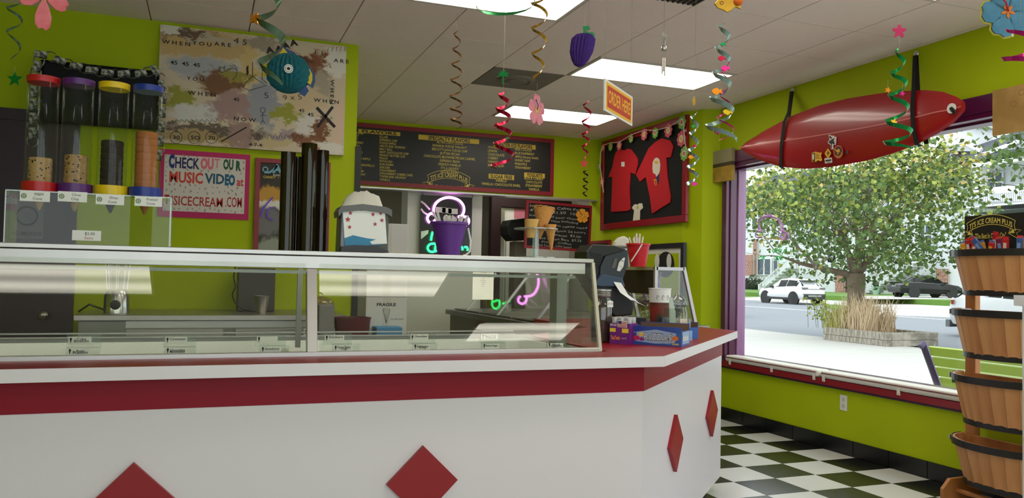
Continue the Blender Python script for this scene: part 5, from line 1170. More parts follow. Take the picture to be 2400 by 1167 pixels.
def waf(pt, pb_, wt, label, Y, grid=True):
    a, b, r1, r0 = cone_px(pt, pb_, wt, 3, Y); ax = (a-b).normalized(); L_ = (a-b).length; t = thing('waffle_cone', label, 'cone', b)
    MB().lathe([(r0,0),(r1,L_),(r1*.95,L_),(r0*.5,.01)], b, n=28, A=ax).build('shell', waffle, t, smooth=True)
    g = MB(); u, v_ = frame(ax)
    for k in range(10):
        for s_ in (-1, 1):
            pts = []
            for i in range(9):
                f_ = .12+.88*i/8; a_ = 2*math.pi*k/10+s_*i*.16; pts.append(b+ax*L_*f_+(u*math.cos(a_)+v_*math.sin(a_))*(r1*f_*1.0))
            g.tube(pts, .0013, n=4)
    g.build('waffle_ridges', mat('waffle_ridge', (226,166,90), rough=.75), t)
    if grid: MB().tube([b+ax*(L_+.002*(k % 2))+(u*math.cos(6.283*k/24)+v_*math.sin(6.283*k/24))*r1*.98 for k in range(24)], .003, n=5, closed=True).build('crinkled_rim', waffle, t)
waf((1276,487), (1265,560), 50, 'large waffle cone with crinkled rim in the acrylic stand', YK+.03)
waf((1290,526), (1292,590), 27, 'slim pointed sugar cone in the acrylic stand', YK-.01, False)

# ================================================================== BACK OF THE SHOP
# neon sign on a white pillar
YPi = 8.72
a, b = WY(955,500,YPi), WY(1130,500,YPi)
struct('column_white', MB().box(a.x, b.x, YPi, YPi+.3, 0, 2.6), white_pt)
YS_ = YPi-.06
cs_ = [WY(*q, YS_) for q in ((987,457),(1107,463),(1107,596))]
ns = thing('neon_sign', 'lit pink and green ice cream neon sign on a black panel', 'neon sign', ((cs_[0].x+cs_[1].x)/2, YS_, cs_[2].z-.1))
MB().box(cs_[0].x, cs_[1].x, YS_, YS_+.02, cs_[2].z-.1, (cs_[0].z+cs_[1].z)/2).build('panel', mat('black_acrylic_panel', (14,12,14), rough=.2), ns)
pinkn = glow('pink_neon', (255,150,255), 5); greenn = glow('green_neon', (40,255,120), 3.2)
def n6(cx, cy): return WY(780+cx/4.8, 420+cy/4.8, YS_-.035)
def smoothp(pts, k=4):
    P_ = [V(p) for p in pts]; out = []
    for i in range(len(P_)-1):
        p0, p1, p2, p3 = P_[max(i-1,0)], P_[i], P_[i+1], P_[min(i+2,len(P_)-1)]
        for j in range(k):
            t = j/k; out.append(.5*((2*p1)+(p2-p0)*t+(2*p0-5*p1+4*p2-p3)*t*t+(3*p1-p0-3*p2+p3)*t**3))
    return out+[P_[-1]]
for pts in ([(1410,425),(1450,412),(1475,360),(1470,300),(1430,245),(1370,215),(1300,205),(1230,220),(1170,260),(1140,310),(1135,370),(1145,410)], [(1130,382),(1090,392),(1065,430),(1072,468),(1100,490),(1132,485),(1155,455)], [(1415,420),(1470,420),(1515,432),(1532,465),(1522,500),(1490,522),(1462,510)]):
    MB().tube(smoothp([n6(*p) for p in pts]), .014, n=8).build('pink_tube', pinkn, ns, smooth=True)
for pts in ([(1160,725),(1100,728),(1068,765),(1082,805),(1125,818),(1162,798)], [(1125,590),(1112,640),(1105,690)], [(1415,790),(1430,765),(1455,765),(1460,800)], [(1480,765),(1510,765),(1518,805)], [(1160,740),(1150,790),(1165,815)]):
    MB().tube(smoothp([n6(*p) for p in pts]), .012, n=8).build('green_tube', greenn, ns, smooth=True)
for k in range(3): MB().obox(n6(1215+68*k, 345+8*k), XA*.055, YA*.003, ZA*.030).build('reflector_card', white_pt, ns)
for px, py in ((988,450),(1104,455)): MB().tube([WY(px,py-3,YS_+.0), WY(px+4,py+8,YS_-.002)], .004, n=5).build('hanging_chain', black_pl, ns)
for pts in ([(1000,245),(1040,275),(1100,340)], [(1000,330),(1030,370),(1070,395)]): MB().line([n6(*p)+YA*.03 for p in pts], .02, (0,-1,0)).build('white_swoosh', white_pt, ns)
MB().slab([n6(*p)+YA*.032 for p in ((1000,585),(1085,570),(1080,610),(1000,675))], (0,1,0), .001).build('white_patch', white_pt, ns)
# white back door with dark frame, plus an unseen panel added to brighten it
YD = 9.7
a, b = WY(1172,480,YD), WY(1420,480,YD)
d2 = struct('door_2', MB().box(a.x, b.x, YD, YD+.05, 0, WY(1200,488,YD).z), mat('white_plank_door', (236,234,232), rough=.6))
for px in (1186, 1204, 1222): q = WY(px, 540, YD-.003); MB().box(q.x-.006, q.x+.006, YD-.003, YD, .1, 2.0).build('plank_joint', mat('joint_grey', (150,148,148), rough=.8), d2)
c = WY(1222, 500, YD-.004); MB().box(c.x-.10, c.x+.06, YD-.006, YD-.003, c.z-.07, c.z+.06).build('pink_notice', mat('pink_paper', (214,128,150), rough=.8), d2)
dkf = mat('dark_plum_frame', (44,22,30), rough=.5)
MB().box(a.x-.13, a.x, YD-.05, YD+.06, 0, 2.35).box(a.x, b.x, YD-.05, YD+.06, WY(1200,488,YD).z+.01, WY(1200,488,YD).z+.22).build('dark_casing', dkf, d2)
MB().box(a.x, a.x+.06, YD-.02, YD, 0, WY(1200,488,YD).z).build('stile', alu, d2)
t = thing('ceiling_light', 'lit fluorescent ceiling panel in the back room', 'light', (3.3, 9.2, 2.60)); MB().box(2.75, 3.9, 8.95, 9.4, 2.596, 2.605).build('diffuser', dm, t)
MB().box(2.73, 3.92, 8.93, 9.42, 2.598, 2.607).build('frame', frame_w, t)
# wall rack behind chalkboard: pale boxes on a shelf line
# black machine on a stand
YO = 8.9
o = thing('black_machine', 'black faceted machine head on a grey stand before the white door', 'machine', (WY(1212,590,YO).x, YO, 0))
MB().slab([WY(x, y, YO) for x, y in ((1196,515),(1235,510),(1235,563),(1204,564),(1191,549),(1190,530))], (0,1,0), .28).build('head', mat('matte_black_housing', (16,16,17), rough=.5), o, bev=.01)
q = WY(1211,565,YO); q2 = WY(1231,565,YO); MB().box(q.x, q2.x+.04, YO+.06, YO+.24, 0, q.z).build('stand', mat('grey_stand', (120,114,104), rough=.6), o)
# chalkboard
YH = 8.42; rot_ = (WY(1393,482,YH)-WY(1237,470,YH)).normalized()
k0, k1, k2, k3 = [WY(*q, YH) for q in ((1230,580),(1382,592),(1393,482),(1237,470))]
U = ((k1-k0)+(k2-k3)).normalized(); Wv = V((-U.z,0,U.x)); wd_ = ((k1-k0).length+(k2-k3).length)/2; ht_ = ((k3-k0).length+(k2-k1).length)/2; K0 = (k0+k1)/2-U*wd_/2
ck = thing('chalkboard', 'red framed chalkboard listing ice cream cakes under the header', 'chalkboard', (K0.x+wd_/2, YH, K0.z))
def cb(u0, u1, v0, v1, y0, d, m_, nm): MB().slab([K0+U*u0+Wv*v0+YA*y0, K0+U*u1+Wv*v0+YA*y0, K0+U*u1+Wv*v1+YA*y0, K0+U*u0+Wv*v1+YA*y0], (0,1,0), d).build(nm, m_, ck)
e = .03
cb(0, wd_, 0, e, 0, .03, redf, 'frame'); cb(0, wd_, ht_-e, ht_, 0, .03, redf, 'frame'); cb(0, e, e, ht_-e, 0, .03, redf, 'frame'); cb(wd_-e, wd_, e, ht_-e, 0, .03, redf, 'frame')
cb(e, wd_-e, e, ht_-e, .012, .01, mat('blackboard_slate', (24,24,23), rough=.85, var=.15), 'slate')
for u in (.2,.8):
    a_ = K0+U*(wd_*u)+Wv*ht_+YA*.01; MB().tube([a_, V((a_.x, YM+.0, 2.199))], .003, n=5).build('hanging_chain', alu, ck)
tx = MB(); chalk = mat('white_chalk', (196,196,188), rough=.9)
CH = [('Ice Cream Cakes For', .06, .885, .034, .78), ('4"  8"   $21.50  10"', .06, .79, .034, .72), ('Ice cakes of your choice', .06, .69, .028, .76), ('all sizes Including', .3, .61, .028, .5), ('All custom cakes need', .16, .51, .030, .78), ('in advance 24 hours', .3, .405, .030, .62), ('Bananas  $3.00', .40, .315, .030, .45), ('Ice Cream Bars  $3.25', .24, .225, .030, .62), ('Fresh   Coffee', .26, .15, .026, .45), ('Ice Cream  Cake batter', .22, .08, .026, .5)]
for s_, u, v_, h_, w_ in CH: tx.text(s_, K0+U*(wd_*u)+Wv*(ht_*v_-.01)+YA*.010, U, Wv, h_*.85, w=wd_*w_, bold=-.008, wave=lambda x: .004*math.sin(x*31))
tx.build('chalk_lettering', chalk, ck.children[-3])
def hibiscus(name, label, c, U, W, N, r_, m_p, m_c, m_s, m_e=None, top=True, parent=None, n=5, long=1.0, rot=0, th=.003):
    c, U, W, N = V(c), V(U).normalized(), V(W).normalized(), V(N).normalized()
    t = thing(name, label, 'paper flower', c) if top else parent
    for k in range(n):
        a_ = math.pi/2+2*math.pi*k/n+rot; d = U*math.cos(a_)+W*math.sin(a_); p = W*math.cos(a_)-U*math.sin(a_)
        ol = [(.06,-.05),(.3,-.26),(.6,-.42),(.84,-.40),(.97,-.22),(.93,-.02),(1.0,.16),(.88,.37),(.6,.43),(.3,.27),(.06,.05)]
        st_ = (1+(long-1)*abs(math.sin(a_)))
        MB().slab([c+d*(x*r_*st_)+p*(y*r_) for x, y in ol], N, th).build('petal', m_p, t, bev=0)
        if m_e: MB().slab([c-N*th+d*(x*r_*st_*1.05)+p*(y*r_*1.12) for x, y in ol], N, th*.5).build('petal_border', m_e, t)
    for k in range(5):
        a_ = math.pi/2+2*math.pi*k/5+rot+.3; d = U*math.cos(a_)+W*math.sin(a_); p = W*math.cos(a_)-U*math.sin(a_)
        MB().slab([c+N*(th+.001)+d*(x*r_)+p*(y*r_) for x, y in ((0,-.02),(.18,-.07),(.3,0),(.18,.07),(0,.02))], N, .001).build('centre_petal', m_c, t)
    e_ = c+N*.02*1+U*(-.5*r_)+W*(.55*r_)
    MB().tube([c+N*(th+.003), (c+e_)/2+N*.01, e_], r_*.035, n=5).ball(e_, r_*.07, n=6, m=4).build('stamen', m_s, t)
    return t
kp = WY(1365, 506, YH-.004)
hibiscus('paper_hibiscus', 'orange paper hibiscus stuck on the chalkboard', kp, XA, ZA, (0,-1,0), .085, mat('orange_petal', (238,160,40), rough=.8), mat('yellow_flower_centre', (244,206,70), rough=.8), mat('purple_stamen', (120,70,110), rough=.8))
# ================================================================== BEHIND THE CASE
fr_ = thing('worktop_refrigerator', 'stainless worktop refrigerator under the lime back wall', 'refrigerator', (.05, 5.35, 0))
xa_, xb_ = WY(172,735,5.0).x, WY(816,735,5.0).x; zw = 1.035
MB().box(xa_, xb_, 5.0, YB-.01, zw-.032, zw).build('worktop', steel, fr_, bev=.003)
MB().box(xa_+.02, xb_-.02, 5.05, YB-.012, .10, zw-.033).build('body', steel_dk, fr_)
for k in range(4): MB().lathe([(.03,0),(.03,.1)], (xa_+.1+(xb_-xa_-.2)*(k % 2), 5.12+.45*(k//2), 0), n=10).build('foot', black_pl, fr_)
MB().box(xa_+.26, xb_-.04, 5.04, 5.05, zw-.075, zw-.036).build('light_band', alu, fr_)
for k, (u0, u1) in enumerate(((.16,.52),(.55,.96))):
    w_ = xb_-xa_; dr = MB().box(xa_+.02+w_*u0, xa_+w_*u1, 5.025, 5.048, .14, zw-.08).build('door', steel, fr_, bev=.003)
    MB().box(xa_+w_*(u0+.22), xa_+w_*(u0+.36), 5.008, 5.024, zw-.20, zw-.175).build('handle', black_pl, dr)
    MB().lathe([(.014,0),(.014,.012)], (xa_+w_*(u0+.4)*.999, 5.024, zw-.185), n=12, A=(0,-1,0)).build('lock', steel_dk, dr)
q = WY(712, 784, 5.02); MB().box(q.x, q.x+.21, 5.02, 5.025, q.z-.004, q.z+.035).build('badge', wht_card, fr_); MB().text('Beverage-Air', (q.x+.006, 5.0195, q.z+.006), XA, ZA, .022, w=.198, bold=.02).build('lettering', ink, fr_)
# blender
q = WY(273, 724, 5.25); t = thing('blender', 'clear jug blender with round black dial on the worktop', 'blender', (q.x, 5.25, zw))
MB().lathe([(.07,0),(.068,.10),(.055,.13)], (q.x,5.25,zw), n=24).build('base', mat('chrome_blender_base', (190,190,188), rough=.2, metal=.9), t, smooth=True)
MB().lathe([(.05,.132),(.066,.30),(.066,.315),(.06,.30)], (q.x,5.25,zw), n=16, caps=False).build('jug', thin('ribbed_jug', (226,232,228), refl=.2, opac=.08), t)
for k in range(8): a_ = 6.283*k/8; MB().tube([(q.x+.053*math.cos(a_),5.25+.053*math.sin(a_),zw+.14),(q.x+.067*math.cos(a_),5.25+.067*math.sin(a_),zw+.31)], .003, n=5).build('jug_rib', alu, t)
MB().lathe([(.028,0),(.028,.012),(.0001,.014)], (q.x,5.182,zw+.05), n=20, A=(0,-1,0)).build('dial', black_pl, t)
MB().tube([(q.x-.07,5.25,zw+.02),(q.x-.14,5.22,zw+.05),(q.x-.2,5.28,zw+.006)], .006, n=6).build('cord', black_pl, t)
# dark machine, mixing cup, nut bag
a, b = WY(556,720,5.45), WY(646,640,5.45); t = thing('mixer_machine', 'dark grey boxy machine with looped black cable on worktop', 'machine', ((a.x+b.x)/2, 5.5, zw))
MB().box(a.x, b.x, 5.45, 5.66, zw+.002, b.z+.03).build('housing', mat('graphite_housing', (72,70,68), rough=.5), t, bev=.006)
MB().tube(smoothp([WY(x, y, 5.42) for x, y in ((552,624),(548,650),(552,672),(545,690),(552,710),(568,722),(590,728))]), .005, n=6).build('cable', black_pl, t)
q = WY(612, 735, 5.2); tag(MB().lathe([(.028,0),(.044,.10),(.046,.11),(.042,.11),(.026,.004)], (q.x,5.2,zw), n=20).build('mixing_cup', steel, None, smooth=True), 'shiny steel mixing cup on the worktop before dark machine', 'cup')
a = WY(722,735,5.15); b = WY(788,735,5.15)
t = thing('nut_bag', 'clear bag of chopped nuts lying on the worktop', 'bag', ((a.x+b.x)/2, 5.2, zw))
MB().ball(((a.x+b.x)/2, 5.22, zw+.055), (b.x-a.x)/2, .09, .055).build('bag', thin('bag_film', (225,215,190), refl=.15, opac=.25, body=(190,170,130)), t, smooth=True)
MB().ball(((a.x+b.x)/2-.02, 5.2, zw+.035), (b.x-a.x)*.4, .08, .034).build('nuts', mat('chopped_nuts', (186,150,110), rough=.9, rgb2=(140,100,64), scale=90), t, smooth=True)
# cartons
YX = 4.32
a, b = WY(857,740,YX), WY(953,740,YX); zs_ = WY(905,696,YX).z
ctn = mat('white_carton', (214,212,208), rough=.8, var=.02)
for k, (z0, z1) in enumerate(((0,.56),(.562,zs_-.001),(zs_,zs_+.40))):
    t = thing('cone_carton', ['white cone carton at the bottom of the stack behind case', 'white fragile cone carton with a printed cone behind case', 'plain white carton topmost of the stack behind case'][k], 'carton', ((a.x+b.x)/2, YX+.12, z0), 'stack of white cartons')
    MB().box(a.x, b.x, YX, YX+.24, z0, z1).build('box', ctn, t, bev=.003)
    MB().box((a.x+b.x)/2-.02, (a.x+b.x)/2+.02, YX-.0008, YX, z0+.002, z1-.002).build('tape', mat('carton_tape', (204,200,190), rough=.4), t)
    if k == 1:
        l = MB().text('FRAGILE', WY(883,717,YX-.001), XA, ZA, .016, w=WY(928,717,YX).x-WY(883,717,YX).x, bold=.03).text('DO NOT DROP', WY(916,750,YX-.001), XA, ZA, .009, w=.07)
        l.line([WY(*q, YX-.001) for q in ((897,724),(906,764),(914,724),(897,724))], .0025, (0,-1,0))
        for u in range(5): l.line([WY(899+3*u,726,YX-.001), WY(905,758,YX-.001)], .0012, (0,-1,0))
        l.build('lettering', ink, t)
ptb = thing('prep_table', 'low steel prep table holding tub and blue box behind case', 'table', (.88, 4.35, 0))
MB().box(.62, 1.02 if False else a.x-.01, 4.1, 4.6, .84, .865).build('top', steel_dk, ptb)
for xx in (.65, a.x-.05):
    for yy in (4.14, 4.56): MB().box(xx-.015, xx+.015, yy-.015, yy+.015, 0, .84).build('leg', steel_dk, ptb)
xm = (.62+a.x)/2-.02; tag(MB().lathe([(.075,0),(.095,.19),(.1,.2),(.09,.2),(.07,.01)], (xm+.03,4.25,.865), n=24).build('maroon_tub', mat('maroon_plastic', (96,30,38), rough=.5), None, smooth=True), 'maroon plastic tub on the low prep table', 'tub')
tag(MB().box(xm-.15, xm-.07, 4.2, 4.4, .865, 1.13).build('grey_bin', mat('grey_bin_plastic', (128,124,122), rough=.6), None, bev=.006), 'grey rectangular bin on the low prep table', 'bin')
bz = WY(905, 767, 4.2).z; q = WY(882,780,4.2); q2 = WY(943,780,4.2)
tag(MB().box(q.x, q2.x, 4.2, YX-.005, 0, bz).build('blue_carton', mat('sky_blue_carton', (70,140,190), rough=.7), None, bev=.004), 'sky blue carton in front of the white fragile carton', 'carton')
# long display freezer along the side wall
F0, F1 = WZ(1290,765,.93), 8.2
lf = thing('display_freezer', 'long steel edged display freezer running along the shirt wall', 'freezer', (3.1, 6.6, 0))
MB().box(F0.x+.04, 3.75, F0.y+.05, 8.2, 0, .88).build('body', mat('dim_freezer_body', (108,100,92), rough=.6), lf)
MB().box(F0.x, 3.78, F0.y, 8.25, .88, .93).build('steel_lip', steel_dk, lf, bev=.004)
for k in range(3): y0 = F0.y+.12+k*.85; MB().slab([(F0.x+.05,y0,.935),(3.7,y0,.935),(3.7,y0+.8,.935),(F0.x+.05,y0+.8,.935)], ZA, .012).build('steel_lid', steel_dk, lf, bev=.003)
MB().box(F0.x+.038, F0.x+.042, F0.y+.3, F0.y+1.0, .45, .8).build('red_panel', mat('brick_red_panel', (120,60,54), rough=.6), lf)
for k in range(3): MB().bar((F0.x+.05,F0.y+.4+k*.9,.94), (F0.x+.35,F0.y+.4+k*.9,1.32), .02, .02).build('guard_post', alu, lf)
MB().slab([(F0.x+.05,F0.y+.4,.95),(F0.x+.05,F0.y+2.2,.95),(F0.x+.35,F0.y+2.2,1.32),(F0.x+.35,F0.y+.4,1.32)], (1,0,-.8), .005).build('sneeze_guard', glass_c, lf)
a, b = WY(1107,702,4.6), WY(1157,658,4.6)
t = thing('paper_notice', 'white printed paper notice seen through the case glass', 'notice', ((a.x+b.x)/2, 3.46, 1.2)); a, b = WY(1107,702,3.455), WY(1157,655,3.455)
MB().box(a.x, b.x, 3.455, 3.457, a.z, 1.345).build('sheet', wht_card, t); tx = MB()
for k in range(9): tx.text(['Banana Split','Hot Fudge','Milk Shakes','Sundaes','Floats','Smoothies','Toppings','Cones','Bars'][k], ((a.x+b.x)/2, 3.4545, 1.318-.008*k*1.1), XA, ZA, .0042, al='c')
tx.build('lettering', mat('grey_print', (110,108,108), rough=.8), t)
# no smoking notice on the dark door
q = WY(62, 540, YB-.034); t = thing('no_smoking_sign', 'grey no smoking notice on the dark purple door', 'sign', (q.x, YB-.034, q.z-.06))
MB().box(q.x-.09, q.x+.09, YB-.034, YB-.031, q.z-.05, q.z+.19).build('plate', mat('grey_notice', (104,98,104), rough=.6), t)
MB().text('NO SMOKING', (q.x, YB-.035, q.z-.03), XA, ZA, .022, w=.16, al='c', bold=.02).ringp((q.x, YB-.035, q.z+.09), XA, ZA, .05, .062).bar((q.x-.04,YB-.035,q.z+.13), (q.x+.04,YB-.035,q.z+.05), .002, .012, YA).build('print', ink, t)

# ================================================================== ON THE COUNTER BY THE REGISTER
def at_counter(px, py): return WZ(px, py, CT)
# mason jar
q = V((1.80, 3.50, CT)); jr = .050; zl = WY(1415, 683, 3.50).z
t = thing('glass_jar', 'tall square glass jar of dark sweets beside the case end', 'jar', q)
gjar = thin('jar_glass', (232,236,234), refl=.16, opac=.02)
MB().lathe([(jr*.9,CT+.001),(jr*1.05,CT+.012),(jr*1.05,zl-.055),(jr*.84,zl-.03),(jr*.84,zl)], (q.x,q.y,0), n=24, caps=False).build('jar_body', gjar, t, smooth=True)
MB().lathe([(jr*.94,CT+.006),(jr*.97,zl-.075),(.001,zl-.07)], (q.x,q.y,0), n=20).build('sweets', mat('dark_brown_sweets', (58,34,34), rough=.6, rgb2=(86,52,48), scale=60), t, smooth=True)
for k in range(3): MB().lathe([(jr*.86,0),(jr*.98,.005),(jr*.86,.010)], (q.x,q.y,zl-.028+.011*k), n=24).build('lid_ring', steel, t, smooth=True)
MB().lathe([(jr*.95,0),(jr*.95,.006),(.0001,.008)], (q.x,q.y,zl+.004), n=24).build('lid', steel, t, smooth=True)
c = V((q.x+.022, q.y-jr*1.06, WY(1428,712,3.46).z)); MB().slab([c+V((-.016,.004,-.016)), c+V((.016,.004,-.016)), c+V((.016,.004,.012)), c+V((0,.004,.018)), c+V((-.016,.004,.012))], (0,-1,0), .001).build('price_tag', wht_card, t)
MB().text('$1.50', c+V((-.011,.0025,-.003)), XA, ZA, .008).build('lettering', ink, t)
# register dispenser
Yd = 3.72
def dq(px, py, dy=0): p = WY(px, py, Yd); p.y += dy; return p
rd = thing('countertop_dispenser', 'dark blue grey counter dispenser with paper slip and face sticker', 'dispenser', (WY(1465,780,Yd).x, Yd+.08, CT))
slate = mat('slate_blue_plastic', (44,52,64), rough=.35, var=.08); blk2 = mat('black_dispenser_plastic', (20,20,22), rough=.4)
def dslab(pts, y, d, m_, nm, bev=.006): return MB().slab([dq(a_, b_, y) for a_, b_ in pts], (0,1,0), d).build(nm, m_, rd, bev=bev)
dslab([(1415,600),(1468,585),(1466,625),(1453,665),(1402,648),(1404,625)], -.02, .16, slate, 'hood')
dslab([(1372,640),(1374,590),(1388,573),(1440,575),(1466,583),(1468,588),(1415,602),(1403,650),(1390,668)], -.005, .15, blk2, 'hood_back')
for k in range(6): MB().bar(dq(1383+1.2*k,592+6*k,-.006), dq(1408-1.0*k,598+6*k,-.006), .004, .005, YA).build('vent_slot', mat('vent_black', (8,8,9), rough=.6), rd)
dslab([(1405,641),(1452,650),(1460,672),(1400,672),(1385,668)], -.03, .12, mat('blue_steel_plastic', (58,76,100), rough=.3), 'mouth_plate')
dslab([(1385,668),(1460,672),(1478,690),(1484,718),(1480,738),(1440,742),(1418,720),(1400,690)], -.01, .14, blk2, 'neck')
sl = [dq(1430,660,-.036), dq(1443,685,-.05), dq(1462,702,-.075), dq(1478,710,-.10)]; wv = [V((.045,0,-.005)), V((.046,0,-.01)), V((.045,0,-.012)), V((.04,0,-.015))]
MB().strip([p for p in sl], [p+w_ for p, w_ in zip(sl, wv)]).build('paper_slip', wht_card, rd); MB().text('only', sl[2]+V((.004,-.006,-.006)), V((1,0,-.25)), V((-.2,.5,.8)), .012, bold=.03).build('lettering', ink, rd)
MB().slab([dq(a_, b_, -.022) for a_, b_ in ((1456,604),(1460,604),(1456,625),(1448,636),(1441,634),(1446,615))], (0,-1,0), .001).build('face_sticker', white_pt, rd)
MB().slab([dq(a_, b_, -.022) for a_, b_ in ((1435,607),(1442,605),(1438,627),(1428,629))], (0,-1,0), .001).build('tape_patch', mat('grey_tape', (96,92,92), rough=.6), rd)
st2 = MB().tube([dq(1452,611,-.0235), dq(1454,611,-.0235)], .0025, n=6).tube([dq(1456,613,-.0235), dq(1457,613,-.0235)], .0025, n=6).line([dq(1447,622,-.0232), dq(1450,626,-.0232), dq(1453,623,-.0232)], .0015, (0,-1,0)); st2.build('sticker_lines', ink, rd)
b_ = [dq(1438,765), dq(1513,765)]; zp = WY(1470,744,Yd).z
MB().box(b_[0].x, b_[1].x, Yd-.01, Yd+.18, CT+.001, zp).build('pedestal', blk2, rd, bev=.003)
# candy packs
def carton(name, label, cat, P, U, w_, d_, h_, m_, group=None, open_top=False, wall=.003):
    P = V(P); U = V(U).normalized(); D = V((-U.y, U.x, 0)); t = thing(name, label, cat, P+U*w_/2+D*d_/2, group)
    f = lambda u, v_, z_: P+U*u+D*v_+ZA*z_
    def slabx(u0, u1, v0, v1, z0, z1, nm, mm): MB().slab([f(u0,v0,z0), f(u1,v0,z0), f(u1,v1,z0), f(u0,v1,z0)], ZA, z1-z0).build(nm, mm, t)
    if open_top:
        slabx(0, w_, 0, wall, 0, h_, 'front_panel', m_); slabx(0, w_, d_-wall, d_, 0, h_*1.15, 'back_panel', m_); slabx(0, wall, wall, d_-wall, 0, h_, 'side_panel', m_); slabx(w_-wall, w_, wall, d_-wall, 0, h_*.8, 'side_panel', m_); slabx(wall, w_-wall, wall, d_-wall, .001, .004, 'bottom', mat('brown_card', (120,92,70), rough=.9))
        slabx(wall, w_-wall, d_-wall-.002, d_-wall-.001, .01, h_*1.12, 'inside', mat('brown_card', (120,92,70), rough=.9))
    else: slabx(0, w_, 0, d_, 0, h_, 'box', m_)
    return t, f
def on(f, U): return None
navy = mat('blue_candy_card', (44,64,150), rough=.4, rgb2=(60,96,180), scale=3); violet = mat('violet_candy_card', (112,30,128), rough=.4)
A, B = at_counter(1479,806), at_counter(1597,813); U = (B-A).normalized(); Nn = V((U.y,-U.x,0))
hz = .088
rz, f = carton('candy_box', 'open blue cardboard gum tray with white lettering at counter front', 'candy box', (A.x,A.y,CT), (U.x,U.y,0), (B-A).length, .14, hz, navy, None, True)
wz = (B-A).length
def face(u, z_, n_=.001): return f(u, 0, z_)+Nn*n_
s2 = wz/120.
MB().slab([face(u*s2, z_/44*hz) for u, z_ in ((10,8),(60,4),(105,8),(108,30),(60,37),(14,30))], Nn, .0004).build('pale_burst', mat('pale_blue_print', (150,176,214), rough=.5), rz)
MB().text('RaZZLeS', face(31*s2, hz*.28, .0018), U, ZA, hz*.36, w=68*s2, bold=.035).build('title_outline', ink, rz); MB().text('RaZZLeS', face(32*s2, hz*.29, .0026), U, ZA, hz*.34, w=66*s2, bold=.0).build('title', white_pt, rz)
for u, z_, r_, col in ((13,.35,.016,(206,40,90)),(24,.55,.012,(226,190,70)),(106,.42,.015,(226,120,50)),(26,.3,.012,(150,40,130)),(116,.55,.014,(60,110,170))): MB().disc(face(u*s2, hz*z_, .0015), U, ZA, r_, ry=r_*.75).build('candy_print', mat('candy_print_%d' % int(u), col, rough=.5), rz)
MB().text('First It\'s Candy', face(6*s2, hz*.62, .0018), U, (ZA+U*-.1), hz*.07, w=26*s2).text('Then it\'s', face(82*s2, hz*.10, .0018), U, ZA, hz*.06, w=14*s2).build('small_print', white_pt, rz); MB().text('Gum', face(98*s2, hz*.07, .0018), U, ZA, hz*.13, w=16*s2, bold=.03).build('gum_word', mat('gum_yellow', (232,206,110), rough=.5), rz)
De = V((-U.y,U.x,0)); MB().slab([f(wz, .012, .01)+U*.001, f(wz, .128, .01)+U*.001, f(wz, .128, hz*.75)+U*.001, f(wz, .012, hz*.75)+U*.001], U, .0004).build('end_print', mat('pale_blue_print', (150,176,214), rough=.5), rz)
MB().text('Razzles', f(wz, .02, hz*.3)+U*.0022, De, ZA, hz*.28, w=.09, bold=.03).build('end_title', white_pt, rz)
A2, B2 = at_counter(1429,805), at_counter(1475,808); U2 = (B2-A2).normalized(); N2 = V((U2.y,-U2.x,0)); w2_ = (B2-A2).length; h2 = .098
vb, f2 = carton('candy_box', 'violet candy box with spray lids and flag sticker on counter', 'candy box', (A2.x,A2.y,CT), (U2.x,U2.y,0), w2_, .10, h2, violet)
fa = lambda u, z_, n_=.001: f2(u*w2_, 0, z_*h2)+N2*n_
MB().text('TasTetts', fa(.05,.22,.0015), U2, ZA, h2*.17, w=w2_*.48, bold=.04).build('title', mat('print_orange', (236,140,60), rough=.5), vb); MB().text('SPRAY CANDY', fa(.02,.86,.0015), U2, ZA, h2*.1, w=w2_*.34, bold=.03).text('box of 12', fa(.62,.25,.0015), U2, ZA, h2*.09, w=w2_*.24).build('small_print', white_pt, vb)
MB().slab([fa(*p) for p in ((.0,.58),(.3,.58),(.3,.76),(.0,.76))], N2, .0005).slab([fa(*p) for p in ((.62,.55),(.95,.55),(.95,.76),(.62,.76))], N2, .0005).build('yellow_flash', mat('print_yellow', (236,206,60), rough=.5), vb)
fl_ = [fa(*p, .002) for p in ((.4,.82),(.88,.80),(.88,1.12),(.4,1.14))]; MB().slab(fl_, N2, .0006).build('flag_sticker', white_pt, vb)
g = MB()
for k in range(4): g.slab([fl_[0]+(fl_[1]-fl_[0])*.05+(fl_[3]-fl_[0])*(.08+.22*k)+N2*.0008, fl_[1]+(fl_[0]-fl_[1])*.05+(fl_[2]-fl_[1])*(.08+.22*k)+N2*.0008, fl_[1]+(fl_[0]-fl_[1])*.05+(fl_[2]-fl_[1])*(.19+.22*k)+N2*.0008, fl_[0]+(fl_[1]-fl_[0])*.05+(fl_[3]-fl_[0])*(.19+.22*k)+N2*.0008], N2, .0003)
g.build('flag_stripes', mat('flag_red', (190,40,50), rough=.6), vb); MB().slab([fl_[0]+(fl_[1]-fl_[0])*u+(fl_[3]-fl_[0])*v_+N2*.0012 for u, v_ in ((.05,.5),(.42,.5),(.42,.94),(.05,.94))], N2, .0003).build('flag_canton', mat('flag_blue', (40,50,110), rough=.6), vb)
for k in range(6):
    c = f2(w2_*(.14+.36*(k % 3)), .025+.05*(k//3), h2); tag(MB().lathe([(.014,0),(.0145,.002),(.0145,.026),(.012,.028),(.0001,.028)], c, n=14).build('spray_cap', mat('silver_cap', (206,206,208), rough=.3, metal=.3), None, smooth=True), 'silver spray candy cap standing in the violet box', 'cap', 'spray caps in the violet box')
